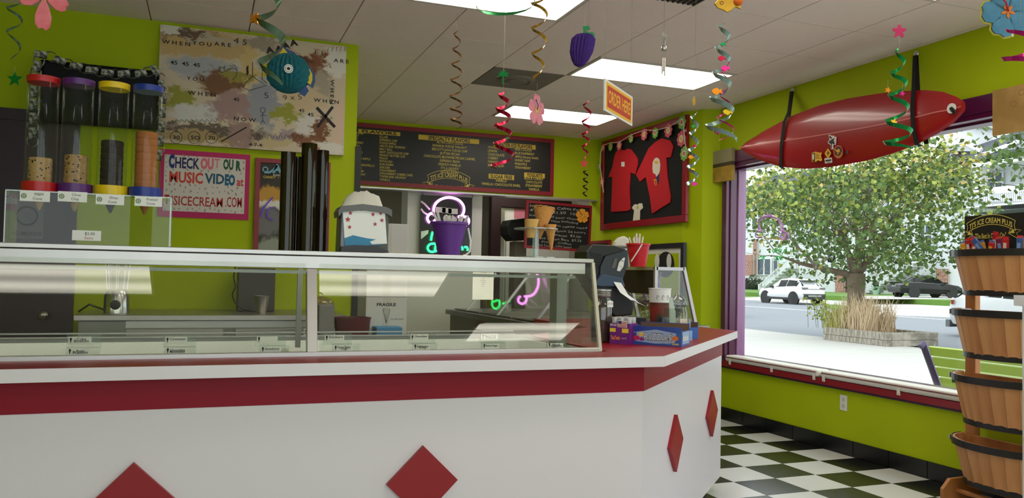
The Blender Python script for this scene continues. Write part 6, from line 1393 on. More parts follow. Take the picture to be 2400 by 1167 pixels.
# second candy trays behind
A3, B3 = at_counter(1515,786), at_counter(1606,795); U3 = (B3-A3).normalized(); w3 = (B3-A3).length
t3, f3 = carton('candy_box', 'open royal blue candy tray of silver wrapped rolls', 'candy box', (A3.x,A3.y,CT), (U3.x,U3.y,0), w3, .10, .075, mat('royal_blue_card', (24,84,170), rough=.4), None, True)
for k in range(9): 
    c = f3(w3*(.08+.105*k), .05, .06); tag(MB().tube([c-ZA*.055, c+ZA*.042], .0115, n=10).build('candy_roll', mat('silver_wrap_%d' % (k % 3), [(196,198,204),(70,72,80),(150,156,170)][k % 3], rough=.3, metal=.4), None, smooth=True), ['bright silver','dark grey','blue grey'][k % 3]+' wrapped candy roll in the royal blue tray', 'candy', 'candy rolls in the royal blue tray')
A4, B4 = at_counter(1601,800), at_counter(1638,796); U4 = V((B4.x-A4.x,B4.y-A4.y,0)).normalized()
t4, f4 = carton('candy_box', 'small pale blue tray of bubble bottle candies at counter edge', 'candy box', (A4.x,A4.y,CT), U4, .10, .13, .05, mat('ice_blue_card', (130,170,210), rough=.4), None, True)
for k in range(8):
    c = f4(.018+.021*(k % 4)+.004, .03+.05*(k//4), .006); o = thing('bottle_candy', 'bubble bottle candy with round pale cap in small tray', 'candy', c, 'bottle candies in the small tray')
    MB().lathe([(.0095,0),(.0095,.068),(.006,.078)], c, n=12).build('bottle', mat('bottle_print_%d' % (k % 2), [(60,70,150),(196,200,206)][k % 2], rough=.3), o, smooth=True); MB().lathe([(.008,.078),(.0092,.086),(.0085,.098),(.004,.104),(.0001,.105)], c, n=12).build('cap', mat('bottle_cap_pale', (206,196,180), rough=.4), o, smooth=True)
# paper cup with holiday print
q = at_counter(1508, 775); q = V((2.346, 3.86, CT)); zc = WY(1508, 675, q.y).z; s_ = FW.dot(q-EYE)/FPX
pc_ = thing('paper_cup', 'tall paper cup with red and green holiday print by display case', 'cup', q)
rT, rB = 26*s_, 20*s_; zm = CT+(zc-CT)*.70; lerp = lambda z_: rB+(rT-rB)*(z_-CT)/(zc-CT)
MB().lathe([(lerp(zm),zm),(rT,zc-.004),(rT*1.04,zc-.003),(rT*1.04,zc),(rT*.97,zc),(rB*.9,zm)], (q.x,q.y,0), n=28).build('upper_wall', wht_card, pc_, smooth=True)
MB().lathe([(rB,CT+.001),(lerp(zm),zm)], (q.x,q.y,0), n=28).build('printed_wall', mat('holiday_print', (60,62,44), rough=.6, rgb2=(156,52,40), scale=14), pc_, smooth=True)
for a_ in (-2.3,-1.8,-1.3): MB().tube([(q.x+lerp(zm+.03)*1.01*math.cos(a_+.10*math.cos(k)*(.8+.05*k)), q.y+lerp(zm+.03)*1.01*math.sin(a_+.10*math.cos(k)*(.8+.05*k)), zm+.028+.012*math.sin(k)) for k in [i*.5 for i in range(10)]], .001, n=4).build('scroll_print', ink, pc_)
MB().lathe([(lerp(CT+.02)*1.01,CT+.02),(lerp(CT+.06)*1.01,CT+.06)], (q.x,q.y,0), n=10, caps=False, a0=-2.2, a1=-1.2).build('yellow_patch', mat('mustard_print', (206,166,80), rough=.6), pc_)
# folded bills in a small clear box
q = V((2.18, 3.47, CT)); zc2 = WY(1527, 722, q.y).z
tb2 = thing('tip_box', 'small clear tip box holding folded green notes', 'tip box', q); w_ = .028
for dx, dy, a_, b_ in ((0,-w_,w_,.001),(0,w_,w_,.001),(-w_,0,.001,w_),(w_,0,.001,w_)): MB().box(q.x+dx-a_, q.x+dx+a_, q.y+dy-b_, q.y+dy+b_, CT+.001, zc2).build('wall', clear, tb2)
for k in range(4): MB().slab([(q.x-.02+.006*k,q.y-.012+.008*k,CT+.004),(q.x+.018,q.y-.012+.008*k,CT+.004),(q.x+.014,q.y-.01+.008*k,zc2+.02*k-.01),(q.x-.022+.004*k,q.y-.01+.008*k,zc2+.018*k)], (0,1,0), .001).build('note', mat('pale_green_note', (190,206,192), rough=.8), tb2)
# aluminium framed display case
XD0, XD1, XDT, YD0, YD1 = 2.60, 2.90, 2.80, 4.33, 5.05
zD = (WY(1530,622,YD0).z+WY(1600,630,YD0).z)/2
dp = thing('glass_display_case', 'aluminium framed glass display case with sloping front on counter', 'display case', (2.75, 4.7, CT))
fm = MB(); al2 = mat('satin_aluminium', (200,198,204), rough=.35, metal=.7)
def fbar(p, q, nm='frame_bar'): MB().bar(p, q, .02, .02, YA if abs(V(p).y-V(q).y) < .01 else ZA).build(nm, al2, dp)
for yy in (YD0, YD1):
    fbar((XD0,yy,CT+.002), (XD0,yy,zD)); fbar((XD0,yy,zD-.01), (XDT,yy,zD-.01)); fbar((XDT,yy,zD), (XD1,yy,CT+.002)); fbar((XD0,yy,CT+.012), (XD1,yy,CT+.012))
for p in ((XD0,zD-.01),(XDT,zD-.01),(XD1,CT+.012),(XD0,CT+.012)): fbar((p[0],YD0,p[1]), (p[0],YD1,p[1]))
for yy in (YD0-.002, YD1-.002): MB().slab([(XD0,yy,CT+.01),(XD1,yy,CT+.01),(XDT,yy,zD-.01),(XD0,yy,zD-.01)], (0,1,0), .004).build('side_glass', glass_c, dp)
MB().slab([(XD1,YD0,CT+.01),(XD1,YD1,CT+.01),(XDT,YD1,zD-.01),(XDT,YD0,zD-.01)], (1,0,.3), .004).build('front_glass', glass_c, dp)
MB().box(XD0-.004, XD0+.004, YD0+.01, YD1-.01, zD-.17, zD-.005).build('rear_door', mat('dark_brown_panel', (44,34,32), rough=.5), dp)
MB().box(XD0, XDT, YD0, YD1, zD-.006, zD).build('top', mat('dark_top_panel', (56,48,46), rough=.5), dp)
for zz in (.18,): MB().box(XD0+.01, XD1-.05, YD0+.02, YD1-.02, CT+zz, CT+zz+.005).build('shelf', clear, dp)
lv_ = [('round lidded glass sweet jar inside the display case beside its front', 2.76, 4.45), ('round lidded glass sweet jar deeper inside the display case', 2.72, 4.66)]
for k, (lb_, xx, yy) in enumerate(lv_):
    t = thing('sweet_jar', lb_, 'jar', (xx,yy,CT+.02), 'sweet jars in the display case')
    MB().lathe([(.055,.0),(.06,.01),(.06,.10),(.052,.12),(.05,.135)], (xx,yy,CT+.02), n=22, caps=False).build('body', gjar, t, smooth=True); MB().lathe([(.053,.135),(.056,.14),(.054,.155),(.03,.17),(.012,.175),(.012,.185),(.0001,.19)], (xx,yy,CT+.02), n=22).build('lid', gjar, t, smooth=True)
for k, yy in enumerate((4.40, 4.52, 4.60)):  # strands modelled in place of the neon reflected in the glass
    tag(MB().tube([(2.68,yy,CT+.188),(2.66,yy,CT+.30),(2.69+.02*k,yy+.02,zD-.03)], .007, n=6).build('reflection_strand', mat(['violet_reflection','red_strand','violet_reflection'][k], [(150,80,220),(190,50,50),(150,80,220)][k], rough=.4), None, smooth=True), ['violet candy rope hanging nearest the glass side', 'red candy rope hanging between two violet ones', 'violet candy rope hanging deeper in the case'][k]+' in the display case', 'candy', 'candy ropes in the display case')
# large glass canister in front of the case
q = V((2.52, 3.95, CT)); zj = WY(1600, 688, q.y).z; 
t = thing('glass_canister', 'empty round glass canister with domed lid before the display case', 'jar', q); hh = zj-CT
MB().lathe([(.048,.001),(.054,.01),(.054,hh*.55),(.046,hh*.62),(.046,hh*.68),(.05,hh*.7)], (q.x,q.y,CT), n=24, caps=False).build('body', gjar, t, smooth=True); MB().lathe([(.052,hh*.7),(.054,hh*.74),(.045,hh*.86),(.02,hh*.95),(.012,hh)], (q.x,q.y,CT), n=24).build('lid', gjar, t, smooth=True)
# red pail on the display case, napkin dispenser behind
Yr = 4.50; cc_, rr, h = bucket('red plastic pail of white spoons on the display case', 1496, 571, 622, 54, 36, Yr, (206,24,40), zD+.001, 'red_pail_plastic', [(-.2,-1.0,-.0),(-.5,-.95,-.5),(-.85,-.8,-1.1),(-1.02,-.6,-1.5)])
spoons(cc_, rr, 9, .07, 'white plastic spoon standing in the red pail', 'spoons in the red pail', .06)
Yn = 4.92; a, b = WY(1428,580,Yn), WY(1472,580,Yn)
t = thing('napkin_dispenser', 'small dark napkin dispenser on the display case behind red pail', 'dispenser', ((a.x+b.x)/2, Yn, zD)); xa2 = max(a.x, XD0-.10)
MB().box(a.x, b.x, Yn, Yn+.11, zD+.001, WY(1450,578,Yn).z).build('body', mat('dark_green_grey', (74,78,62), rough=.4), t, bev=.004)
MB().box(a.x+.03, b.x-.01, Yn-.002, Yn, zD+.02, WY(1450,582,Yn).z).build('front_plate', alu, t)
nn = WY(1452, 563, Yn); tag(MB().slab([WY(x, y, Yn+.03) for x, y in ((1440,578),(1444,566),(1453,557),(1465,553),(1475,559),(1476,569),(1471,578))], (0,1,0), .05).build('napkin', npn, None, bev=.012), 'white napkin tuft on the small dark dispenser', 'napkin')
# ================================================================== CANDY RACK
pine = wood('honey_pine', (196,132,70), (168,104,50), scale=2.5, stretch=(2,2,.25), rough=.5)
stave_m = [wood('basket_stave_light', (212,154,98), (190,130,76), scale=3, stretch=(3,3,.3)), wood('basket_stave_dark', (200,140,86), (176,116,64), scale=3, stretch=(3,3,.3)), wood('basket_stave_mid', (206,147,92), (184,124,70), scale=3, stretch=(3,3,.3))]
hoop = mat('black_hoop', (26,22,22), rough=.4)
XK = 4.42; Yl = WX(2279, 900, XK).y; Yr_ = Yl-.60
rk = thing('candy_rack', 'tall pine rack of four half round stave baskets with sign', 'rack', (4.3, (Yl+Yr_)/2, 0))
for yy in (Yl, Yr_): MB().box(XK-.02, XK+.025, yy-.035, yy+.035, 0, WX(2262,520,XK).z).build('post', pine, rk, bev=.004)
for yy in (Yl, Yr_):
    pts = [WY(x, y, Yl) for x, y in ((2268,1116),(2224,1121),(2207,1145))]; pts = [V((XK+.03,Yl,0))]+[V((XK+.03,Yl,pts[0].z+.01))]+pts+[V((pts[2].x,Yl,0))]
    MB().slab([V((p.x, yy-.012, p.z)) for p in pts], YA, .024).build('foot_board', pine, rk, bev=.003)
fx = WY(2240,1148,Yl); MB().tube([(fx.x,Yl,fx.z-.0),(fx.x,Yr_,fx.z)], .014, n=10).build('dowel', pine, rk, smooth=True); MB().tube([(XK-.05,Yl,fx.z+.03),(XK-.05,Yr_,fx.z+.03)], .014, n=10).build('dowel', pine, rk, smooth=True)
by = (Yl+Yr_)/2; bars = []
for k, (yt, yb_) in enumerate(((590,690),(722,832),(868,984),(1012,1122))):
    zt2 = WX(2252, yt, XK-.04).z; zb2 = WX(2272, yb_, XK-.08).z
    bk = MB(); A0, B0, A1, B1 = .345, .27, .285, .20
    def P_(a_, f_, z_): return V((XK-.03-(B1+(B0-B1)*f_)*math.sin(a_), by+(A1+(A0-A1)*f_)*math.cos(a_), z_))
    bko = MB().box(XK-.035, XK-.022, by-A0+.02, by+A0-.02, zb2, zt2-.005).build('basket', stave_m[1], rk)
    n = 13; rots = random.Random(k)
    for i in range(n):
        a0, a1 = math.pi*i/n+.0015, math.pi*(i+1)/n-.0015; am = (a0+a1)/2; o_ = rots.uniform(0,.003); nrm = V((-math.sin(am), math.cos(am), 0))
        q = [P_(a0,0,zb2), P_(a1,0,zb2), P_(a1,1,zt2), P_(a0,1,zt2)]; q = [p+nrm*o_ for p in q]
        MB().slab(q, -nrm, .012).build('stave', stave_m[rots.randrange(3)], bko)
    MB().slab([P_(math.pi*i/12, .03, zb2+.015) for i in range(13)], ZA, .012).build('basket_floor', stave_m[1], bko)
    def hoop_(f_, z0, z1, off):
        A = []; B = []
        for i in range(25):
            a_ = math.pi*i/24; p = P_(a_, f_, z0); nr = V((-math.sin(a_), math.cos(a_), 0)); A.append(p+nr*off); B.append(p+nr*off+ZA*(z1-z0))
        m_ = MB().strip(A, B); m_.strip([p-(V((-math.sin(math.pi*i/24), math.cos(math.pi*i/24), 0)))*.005 for i, p in enumerate(B)], B); m_.build('hoop', hoop, bko)
    hoop_(1.0, zt2-.038, zt2+.002, .008); hoop_(.0, zb2-.004, zb2+.030, .008)
    a_ = .42; p = P_(a_, 1, zt2-.018); nr = V((-math.sin(a_), math.cos(a_), 0)); tg = V((-math.cos(a_), -math.sin(a_), 0))
    MB().obox(p+nr*.012, tg*.036, nr*.001, ZA*.015).build('price_label', wht_card, bko)
    MB().text('$1.00', p+nr*.0135-tg*.02-ZA*.005, tg, ZA, .011).build('lettering', ink, bko)
    bars.append((zt2, zb2, P_))
# sign board
sz0, sz1 = WX(2255,566,XK-.03).z, WX(2255,512,XK-.03).z+.012
MB().box(XK-.03, XK-.022, Yr_-.02, Yl+.03, sz0-.06, sz1).build('sign_board', mb_bl, rk)
cp_ = WX(2321, 536, XK-.032); wl_ = abs(WX(2256,540,XK-.032).y-WX(2388,540,XK-.032).y)*.98
ribbon_logo(rk, V((XK-.032, cp_.y, cp_.z-.01)), (0,-1,0), ZA, wl_, gold, gold, (-1,0,0))
# candy bars in the top basket
rnd = random.Random(31); bc_ = [(186,26,34),(206,150,50),(60,90,150),(170,20,40),(196,40,46),(120,30,60)]
zt2, zb2, P0_ = bars[0]
for k in range(20):
    f_ = k/19; a_ = .15+2.6*f_; r_ = rnd.uniform(.55,.86); yy = by+.30*math.cos(a_)*.95; xx = XK-.05-.17*rnd.uniform(.3,.95)*max(.35, math.sin(a_)); tilt = rnd.gauss(0,.25); L_ = rnd.uniform(.10,.15)
    c = V((xx, yy, zt2-.02+rnd.uniform(0,.03))); d = V((rnd.gauss(-.1,.12), tilt, 1)).normalized(); u = V((0,1,0)); u = (u-d*u.dot(d)).normalized(); w_ = d.cross(u)
    if k == 9: c += ZA*.04; L_ = .15
    o = thing('candy_bar', ['red','gold','blue','crimson','bright red','dark wine red'][k % 6]+(' candy bar poking out above the others' if k == 9 else ' wrapped candy bar')+' in the top basket', 'candy bar', c-d*L_/2, 'candy bars in the top basket')
    col = bc_[k % 6]; MB().obox(c, d*L_/2, u*.017, w_*.007).build('wrapper', mat('wrapper_%d' % (k % 6), col, rough=.3, coat=.4), o, bev=.003)
    for s_ in (-1, 1): MB().obox(c+d*s_*(L_/2+.006), d*.007, u*.017, w_*.001).build('crimped_end', mat('wrapper_end_%d' % (k % 3), [(196,30,40),(90,110,170),(206,60,50)][k % 3], rough=.3), o)
    MB().obox(c-w_*(.0075 if w_.x > 0 else -.0075), d*L_*.28, u*.010, w_*.0006).build('wrapper_panel', mat('wrapper_panel_%d' % (k % 3), [(214,206,196),(220,180,70),(120,160,210)][k % 3], rough=.4), o)
for bi, cols, n in ((1, [(196,196,214),(90,80,140),(150,150,170)], 8), (2, [(40,96,50),(160,40,46),(50,110,60)], 9)):
    zt2, zb2, _ = bars[bi]
    for k in range(n):
        c = V((XK-.09-.12*rnd.random(), by+.24*(2*k/(n-1)-1), zt2-.035-(.03 if bi == 2 else 0)+rnd.uniform(-.01,.02))); a_ = rnd.uniform(0,3.1); d = V((math.cos(a_), math.sin(a_), rnd.gauss(0,.3))).normalized(); u, w_ = frame(d)
        tag(MB().obox(c, d*.045, u*.028, w_*.010).build('candy_pack', mat('pack_%d_%d' % (bi, k % 3), cols[k % 3], rough=.35), None, bev=.004), 'small '+[[],['pale silver','violet','grey'],['dark green','red','leaf green']][bi][k % 3]+' candy pack lying in the '+['','second','third'][bi]+' basket', 'candy pack', ['','packs in the second basket','packs in the third basket'][bi])
# white cabinet at the frame edge
wc = WD(2391, 900, 3.05); wt = WD(2391, 692, 3.05)
wcb = thing('white_cabinet', 'white laminate display cabinet with ledge top beside the candy rack', 'cabinet', (wc.x+.3, wc.y-.2, 0))
MB().slab([(wc.x+.012,wc.y,.0),(wc.x+.6,wc.y-.42,.0),(wc.x+.25,wc.y-.8,.0),(wc.x-.33,wc.y-.4,.0)], ZA, wt.z-.04).build('side_panel', white_lam, wcb)
MB().slab([(wc.x-.008,wc.y+.02,wt.z-.04),(wc.x+.62,wc.y-.42,wt.z-.04),(wc.x+.25,wc.y-.84,wt.z-.04),(wc.x-.36,wc.y-.4,wt.z-.04)], ZA, .04).build('ledge_top', white_lam, wcb)

# neon sign standing in the window
XN = 4.66; nw = thing('window_neon', 'unlit pink, yellow and green neon ice cream sign in the window', 'neon sign', WX(1812,600,XN))
def w6(cx, cy): return WX(1730+cx/3.646, 360+cy/3.646, XN)
pn = mat('unlit_pink_neon', (190,120,206), rough=.3); yn = mat('unlit_yellow_neon', (222,190,60), rough=.3); gn = mat('green_neon_glass', (60,214,110), rough=.3)
for pts in ([(210,715),(160,715),(148,690),(165,660),(180,640),(172,600),(190,560),(240,542),(310,545),(355,570),(378,610),(382,655),(368,690),(365,720),(390,738),(420,725),(430,700),(410,675),(380,670)],): MB().tube(smoothp([w6(*p) for p in pts]), .006, n=6).build('pink_tube', pn, nw, smooth=True)
for pts in ([(220,722),(290,726),(365,732)], [(208,745),(225,795)], [(370,740),(358,780)]): MB().tube([w6(*p) for p in pts], .005, n=6).build('yellow_tube', yn, nw)
for pts in ([(400,815),(390,848)], [(375,822),(355,815),(345,835),(365,850)], [(330,840),(310,835),(318,815),(335,822)], [(290,820),(305,850)], [(185,885),(200,875),(205,900),(190,905)], [(225,905),(220,880),(235,880)], [(310,880),(330,885),(320,905),(305,895)], [(350,880),(375,905)], [(365,875),(360,905)]): MB().tube(smoothp([w6(*p) for p in pts]), .005, n=6).build('green_tube', gn, nw, smooth=True)
for px, py in ((165,655),(382,628)): MB().obox(w6(px, py), XA*.008, YA*.02, ZA*.005).build('support', white_pt, nw)
MB().tube([w6(170,600), w6(170,60)], .0012, n=4).build('hanging_wire', steel, nw); MB().tube([w6(375,600), w6(375,60)], .0012, n=4).build('hanging_wire', steel, nw)

# ================================================================== HANGING DECORATIONS
foil = lambda nm, rgb, r_=.22: mat(nm, rgb, rough=r_, metal=.75, var=.2, scale=9)
F_ = dict(green=foil('green_foil', (30,150,76)), gold=foil('gold_foil', (190,150,50)), copper=foil('copper_foil', (120,84,50)), red=foil('red_foil', (178,24,60)), silver=foil('silver_green_foil', (150,178,172)), magenta=foil('magenta_foil', (206,40,130)), black=foil('dark_foil', (40,36,30)), orange=foil('orange_foil', (230,140,30)), yellow=foil('yellow_foil', (226,190,40)), pale=foil('pale_green_foil', (110,140,116)))
strm = mat('clear_fishing_line', (150,146,140), rough=.5)
HF = V((FW.x, FW.y, 0)).normalized(); HR = V((HF.y, -HF.x, 0))
def string_(p, t, r_=.0008): MB().tube([p, V((p.x, p.y, CZ-.001))], r_, n=4).build('string', strm, t)
def swirl(label, pts, turns, D, m_, wpx, group=None, hang=True, ph=0, flat=.5, tail=1):
    """foil spiral: pts = (centre px, py, radius px) from top to bottom"""
    P_ = [(WD(x, y, D), r_*D/FPX) for x, y, r_ in pts]; w_ = wpx*D/FPX
    t = thing('foil_swirl', label, 'swirl', P_[-1][0], group); n = int(turns*18); A = []; B = []; tot = len(P_)-1
    for i in range(n+1):
        f_ = i/n*tot; k = min(int(f_), tot-1); u = f_-k; c = P_[k][0]*(1-u)+P_[k+1][0]*u; r_ = P_[k][1]*(1-u)+P_[k+1][1]*u
        a_ = ph+2*math.pi*turns*i/n; rd_ = HR*math.cos(a_)+HF*math.sin(a_); wv_ = (ZA*.8+rd_*flat).normalized()*w_/2*min(1, .25+i/8., .25+(n-i)/6.)
        A.append(c+rd_*r_+wv_); B.append(c+rd_*r_-wv_)
    MB().strip(A, B).build('ribbon', m_, t, smooth=80)
    if hang: string_(P_[0][0], t)
    return t
def orn(t, px, py, D, pts, r_, m_, nm='charm', th=.0025, rot=0):
    c = WD(px, py, D); s_ = r_*D/FPX; ca, sa = math.cos(rot), math.sin(rot)
    MB().slab([c+HR*((x*ca-y*sa)*s_)+ZA*((x*sa+y*ca)*s_) for x, y in pts], HF, th).build(nm, m_, t); MB().tube([c+ZA*s_*.5, c+ZA*(s_*.5+.03)], .0006, n=4).build('thread', strm, t)
STAR = [((1 if k % 2 == 0 else .42)*math.cos(math.pi/2+k*math.pi/5), (1 if k % 2 == 0 else .42)*math.sin(math.pi/2+k*math.pi/5)) for k in range(10)]
FISH = [(-1,.05),(-.7,.45),(-.2,.62),(.1,.75),(.35,.45),(.6,.25),(1,.6),(.9,.1),(1.0,-.45),(.55,-.2),(.3,-.5),(-.05,-.75),(-.3,-.55),(-.75,-.35)]
PALM = [(-.12,-1),(.12,-1),(.1,-.4),(.05,.1),(.5,.0),(.85,.15),(.5,.3),(.9,.6),(.4,.55),(.3,1),(.0,.65),(-.35,.95),(-.35,.55),(-.85,.55),(-.5,.3),(-.9,-.05),(-.5,.05),(-.15,.15),(-.05,-.4)]
FLWR = [((.75+.25*math.cos(5*a_))*math.cos(a_), (.75+.25*math.cos(5*a_))*math.sin(a_)) for a_ in [6.283*k/40 for k in range(40)]]
t = swirl('dark green foil swirl with a green star beside the lime wall', [(34,-60,16),(34,0,16),(33,60,16),(34,140,10)], 3.5, 3.0, F_['pale'], 7); orn(t, 34, 185, 3.0, STAR, 19, F_['green'], 'star')
t = swirl('pale green foil swirl hanging before the painting', [(618,-60,22),(630,20,26),(634,100,30),(640,200,26)], 2.6, 2.9, F_['pale'], 20, ph=2.2); orn(t, 597, 43, 2.9, FLWR, 14, F_['orange'], 'orange_flower', .012)
swirl('thin copper foil swirl before the long menu board', [(1071,66,6),(1070,150,12),(1068,240,15),(1070,300,13)], 7.2, 5.0, F_['copper'], 5, ph=.5)
swirl('single wide turn of green foil under the nearest lit panel', [(1186,2,68),(1186,10,69),(1186,20,70)], .58, 1.7, F_['green'], 12, ph=-.25)
t = swirl('gold foil swirl with a pink hibiscus hanging below it', [(1264,-50,20),(1264,20,19),(1263,110,17),(1260,194,10)], 4.4, 3.7, F_['gold'], 8, ph=1.6)
hibiscus('paper_hibiscus', 'pink paper hibiscus hanging under the gold swirl', WD(1257,258,3.7), HR*.55+HF*.83, ZA, (HR*.83-HF*.55)*1.0, 34*3.7/FPX, mat('pink_petal', (226,130,150), rough=.8, rgb2=(236,160,170), scale=20), mat('yellow_flower_centre', (244,206,70), rough=.8), mat('blue_stamen', (90,90,150), rough=.8), long=1.12)
c = WD(1257,225,3.7); MB().tube([c, WD(1260,194,3.7)], .0008, n=4).build('thread', strm, t)
t = swirl('red foil swirl with palm charms before the water ice list', [(1180,210,8),(1178,260,16),(1180,320,19),(1178,398,28)], 4.6, 4.6, F_['red'], 10, ph=.4); orn(t, 1179, 180, 4.6, PALM, 17, F_['green'], 'palm'); orn(t, 1160, 297, 4.6, PALM, 6, F_['red'], 'palm'); orn(t, 1189, 326, 4.6, PALM, 6, F_['green'], 'palm')
t = swirl('narrow red and dark foil swirl with a red star', [(1377,235,9),(1374,290,10),(1372,330,9),(1371,372,6)], 4.2, 4.4, F_['red'], 6, ph=1); orn(t, 1369, 383, 4.4, STAR, 12, mat('red_star_card', (222,60,56), rough=.6), 'star')
swirl('tiny dark foil swirl below the red star', [(1373,396,6),(1372,430,6),(1371,462,5)], 4, 4.4, F_['black'], 4, hang=False)
t = swirl('large silver green foil swirl with five foil fish', [(1697,50,10),(1694,110,15),(1690,180,19),(1690,250,26),(1688,332,38)], 4.8, 3.0, F_['silver'], 12, ph=1.2)
for px, py, r_, c_ in ((1695,103,6,'green'),(1692,136,9,'red'),(1700,160,10,'magenta'),(1680,214,12,'orange'),(1706,262,11,'yellow'),(1684,307,11,'magenta')): orn(t, px, py, 2.98, FISH, r_, F_[c_], 'foil_fish', .006)
swirl('thin magenta foil swirl curling inside the large silver one', [(1702,122,4),(1702,180,9),(1698,250,14),(1700,325,22)], 4, 3.0, F_['magenta'], 4, hang=False, ph=2)
t = swirl('silver green foil swirl with small charms by the shirt case', [(1628,262,7),(1626,320,10),(1624,380,12),(1622,440,12)], 4.6, 4.2, F_['silver'], 9, ph=.3); orn(t, 1627, 237, 4.2, [(0,1),(.3,.4),(.25,-.5),(0,-1),(-.25,-.5),(-.3,.4)], 12, F_['gold'], 'gold_leaf')
for px, py, r_, c_ in ((1626,296,5,'green'),(1628,342,5,'red'),(1620,368,7,'orange'),(1623,398,6,'yellow'),(1628,431,7,'magenta')): orn(t, px, py, 4.18, FISH, r_, F_[c_], 'foil_fish', .004)
t = swirl('bright green foil swirl with flower charms before the surfboard', [(2108,112,6),(2106,170,16),(2104,230,20),(2104,300,28),(2108,352,34)], 4.6, 2.9, F_['green'], 11, ph=1.5); orn(t, 2108, 73, 2.9, FLWR, 17, mat('magenta_flower_card', (190,24,90), rough=.6), 'flower', rot=.3)
for px, py, r_, c_ in ((2081,211,7,'orange'),(2115,219,6,'magenta'),(2095,286,8,'yellow')): orn(t, px, py, 2.88, FLWR, r_, F_[c_], 'flower', .004)
t = swirl('magenta foil curl hanging over the tan canvas', [(2392,60,30),(2392,120,36),(2394,160,42)], 1.6, 1.8, F_['magenta'], 12, ph=2.0)
# pink and blue hibiscus close to the lens
t = hibiscus('paper_hibiscus', 'long petalled pink paper hibiscus hanging over the television', WD(103,-8,2.2), V((.97,.25,0)), ZA, V((.25,-.97,0)), 40*2.2/FPX, mat('deep_pink_petal', (220,96,110), rough=.8, rgb2=(232,140,146), scale=14), mat('yellow_flower_centre', (244,206,70), rough=.8), mat('purple_stamen', (120,70,110), rough=.8), rot=math.pi, long=2.0); string_(WD(103,-40,2.2), t)
t = hibiscus('paper_hibiscus', 'blue paper hibiscus with yellow edges hanging near the tan canvas', WD(2360,28,1.9), HR, ZA, -HF, 60*1.9/FPX, mat('blue_petal', (74,130,164), rough=.8, rgb2=(100,156,184), scale=14), mat('orange_flower_centre', (232,130,50), rough=.8), mat('crimson_stamen', (190,40,60), rough=.8), mat('yellow_petal_edge', (214,196,80), rough=.8), rot=.35); string_(WD(2360,-10,1.9), t)
c = WD(2371,78,1.9); t = thing('paper_charm', 'small white paper charm under the blue hibiscus', 'charm', c-ZA*.01); orn(t, 2371, 76, 1.9, FLWR, 11, white_pt, 'charm'); 
# honeycomb fish
D = 3.1; HF0, HR0 = HF, HR; c = WD(676,172,D); HF = V((c.x, c.y, 0)).normalized(); HR = V((HF.y, -HF.x, 0)); rr = 48*D/FPX
hf = thing('honeycomb_fish', 'teal honeycomb paper fish with painted fins before the painting', 'paper fish', c-ZA*rr)
vs = []; n = 56; m_ = 18; u_, v_ = HR, HF
for j in range(m_+1):
    th = math.pi*j/m_
    for k in range(n):
        a_ = 2*math.pi*k/n; q = 1+(.06 if k % 2 else -.05)+.035*math.sin(j*2.6+k); r_ = rr*q*math.sin(th); vs.append(c+HR*(r_*math.cos(a_))+HF*(r_*math.sin(a_)*.9)+ZA*(-rr*math.cos(th)*.98))
MB().add(vs, [(j*n+k, j*n+(k+1) % n, (j+1)*n+(k+1) % n, (j+1)*n+k) for j in range(m_) for k in range(n)]).build('honeycomb_body', mat('teal_tissue', (0,92,104), rough=.8, var=.25, scale=14), hf)
def fin(pts, m_, nm, off): MB().slab([WD(x, y, D)+HF*off for x, y in pts], HF, .003).build(nm, m_, hf)
yl2 = mat('fin_yellow', (226,196,50), rough=.7); bl2 = mat('fin_blue', (56,84,136), rough=.7); rd2 = mat('fin_red', (176,48,48), rough=.7)
fin([(716,185),(728,156),(738,172),(739,190),(733,206),(714,192)], bl2, 'tail_fin', .002); fin([(716,186),(725,161),(732,174),(732,188),(728,199),(714,190)], yl2, 'tail_fin', -.002)
fin([(648,134),(664,108),(676,116),(690,122),(704,140),(660,140)], bl2, 'dorsal_fin', .002); fin([(652,130),(664,112),(674,124)], yl2, 'dorsal_fin', -.002)
fin([(636,184),(622,178),(614,180),(619,168),(613,156),(620,146),(636,152),(646,170)], yl2, 'mouth', .0); fin([(636,184),(640,176),(640,160),(633,158),(637,170)], rd2, 'mouth_edge', .003)
fin([(696,214),(714,196),(724,212),(714,226)], bl2, 'belly_fin', .002); fin([(705,140),(716,150),(712,165),(705,150)], bl2, 'upper_fin', .004)
e_ = c-HF*rr*.92+HR*(0)+ZA*0; MB().lathe([(.0168,0),(.0168,.003),(.0001,.004)], e_, n=22, A=-HF).build('eye', white_pt, hf, smooth=True); MB().ringp(e_-HF*.0045, HR, ZA, .012, .0135, n=20).ringp(e_-HF*.0045, HR, ZA, .0, .0062, n=16).build('pupil', ink, hf)
string_(c+ZA*rr, hf); HF, HR = HF0, HR0
# honeycomb grapes
D = 3.5; hg = thing('honeycomb_grapes', 'purple honeycomb paper grapes with green leaf hanging from ceiling', 'paper grapes', WD(1366,157,D)); vs = []; n = 40; pr = [(.10,157),(.42,152),(.72,140),(.92,122),(1.0,105),(.95,92),(.72,83),(.3,80)]
ax0 = [(1357+ (157-y)*.16, y) for _, y in pr]
for j, ((q, y), (x, _)) in enumerate(zip(pr, ax0)):
    c = WD(x, y, D)
    for k in range(n): a_ = 6.283*k/n; r_ = 26*D/FPX*q*(1+(.10 if (k//1) % 2 else -.08)+.05*(j % 2)); vs.append(c+HR*(r_*math.cos(a_))+HF*(r_*math.sin(a_)))
MB().add(vs, [(j*n+k, j*n+(k+1) % n, (j+1)*n+(k+1) % n, (j+1)*n+k) for j in range(len(pr)-1) for k in range(n)]+[tuple(range(n))[::-1]]).build('honeycomb_body', mat('purple_tissue', (66,34,122), rough=.85, var=.2, scale=30), hg)
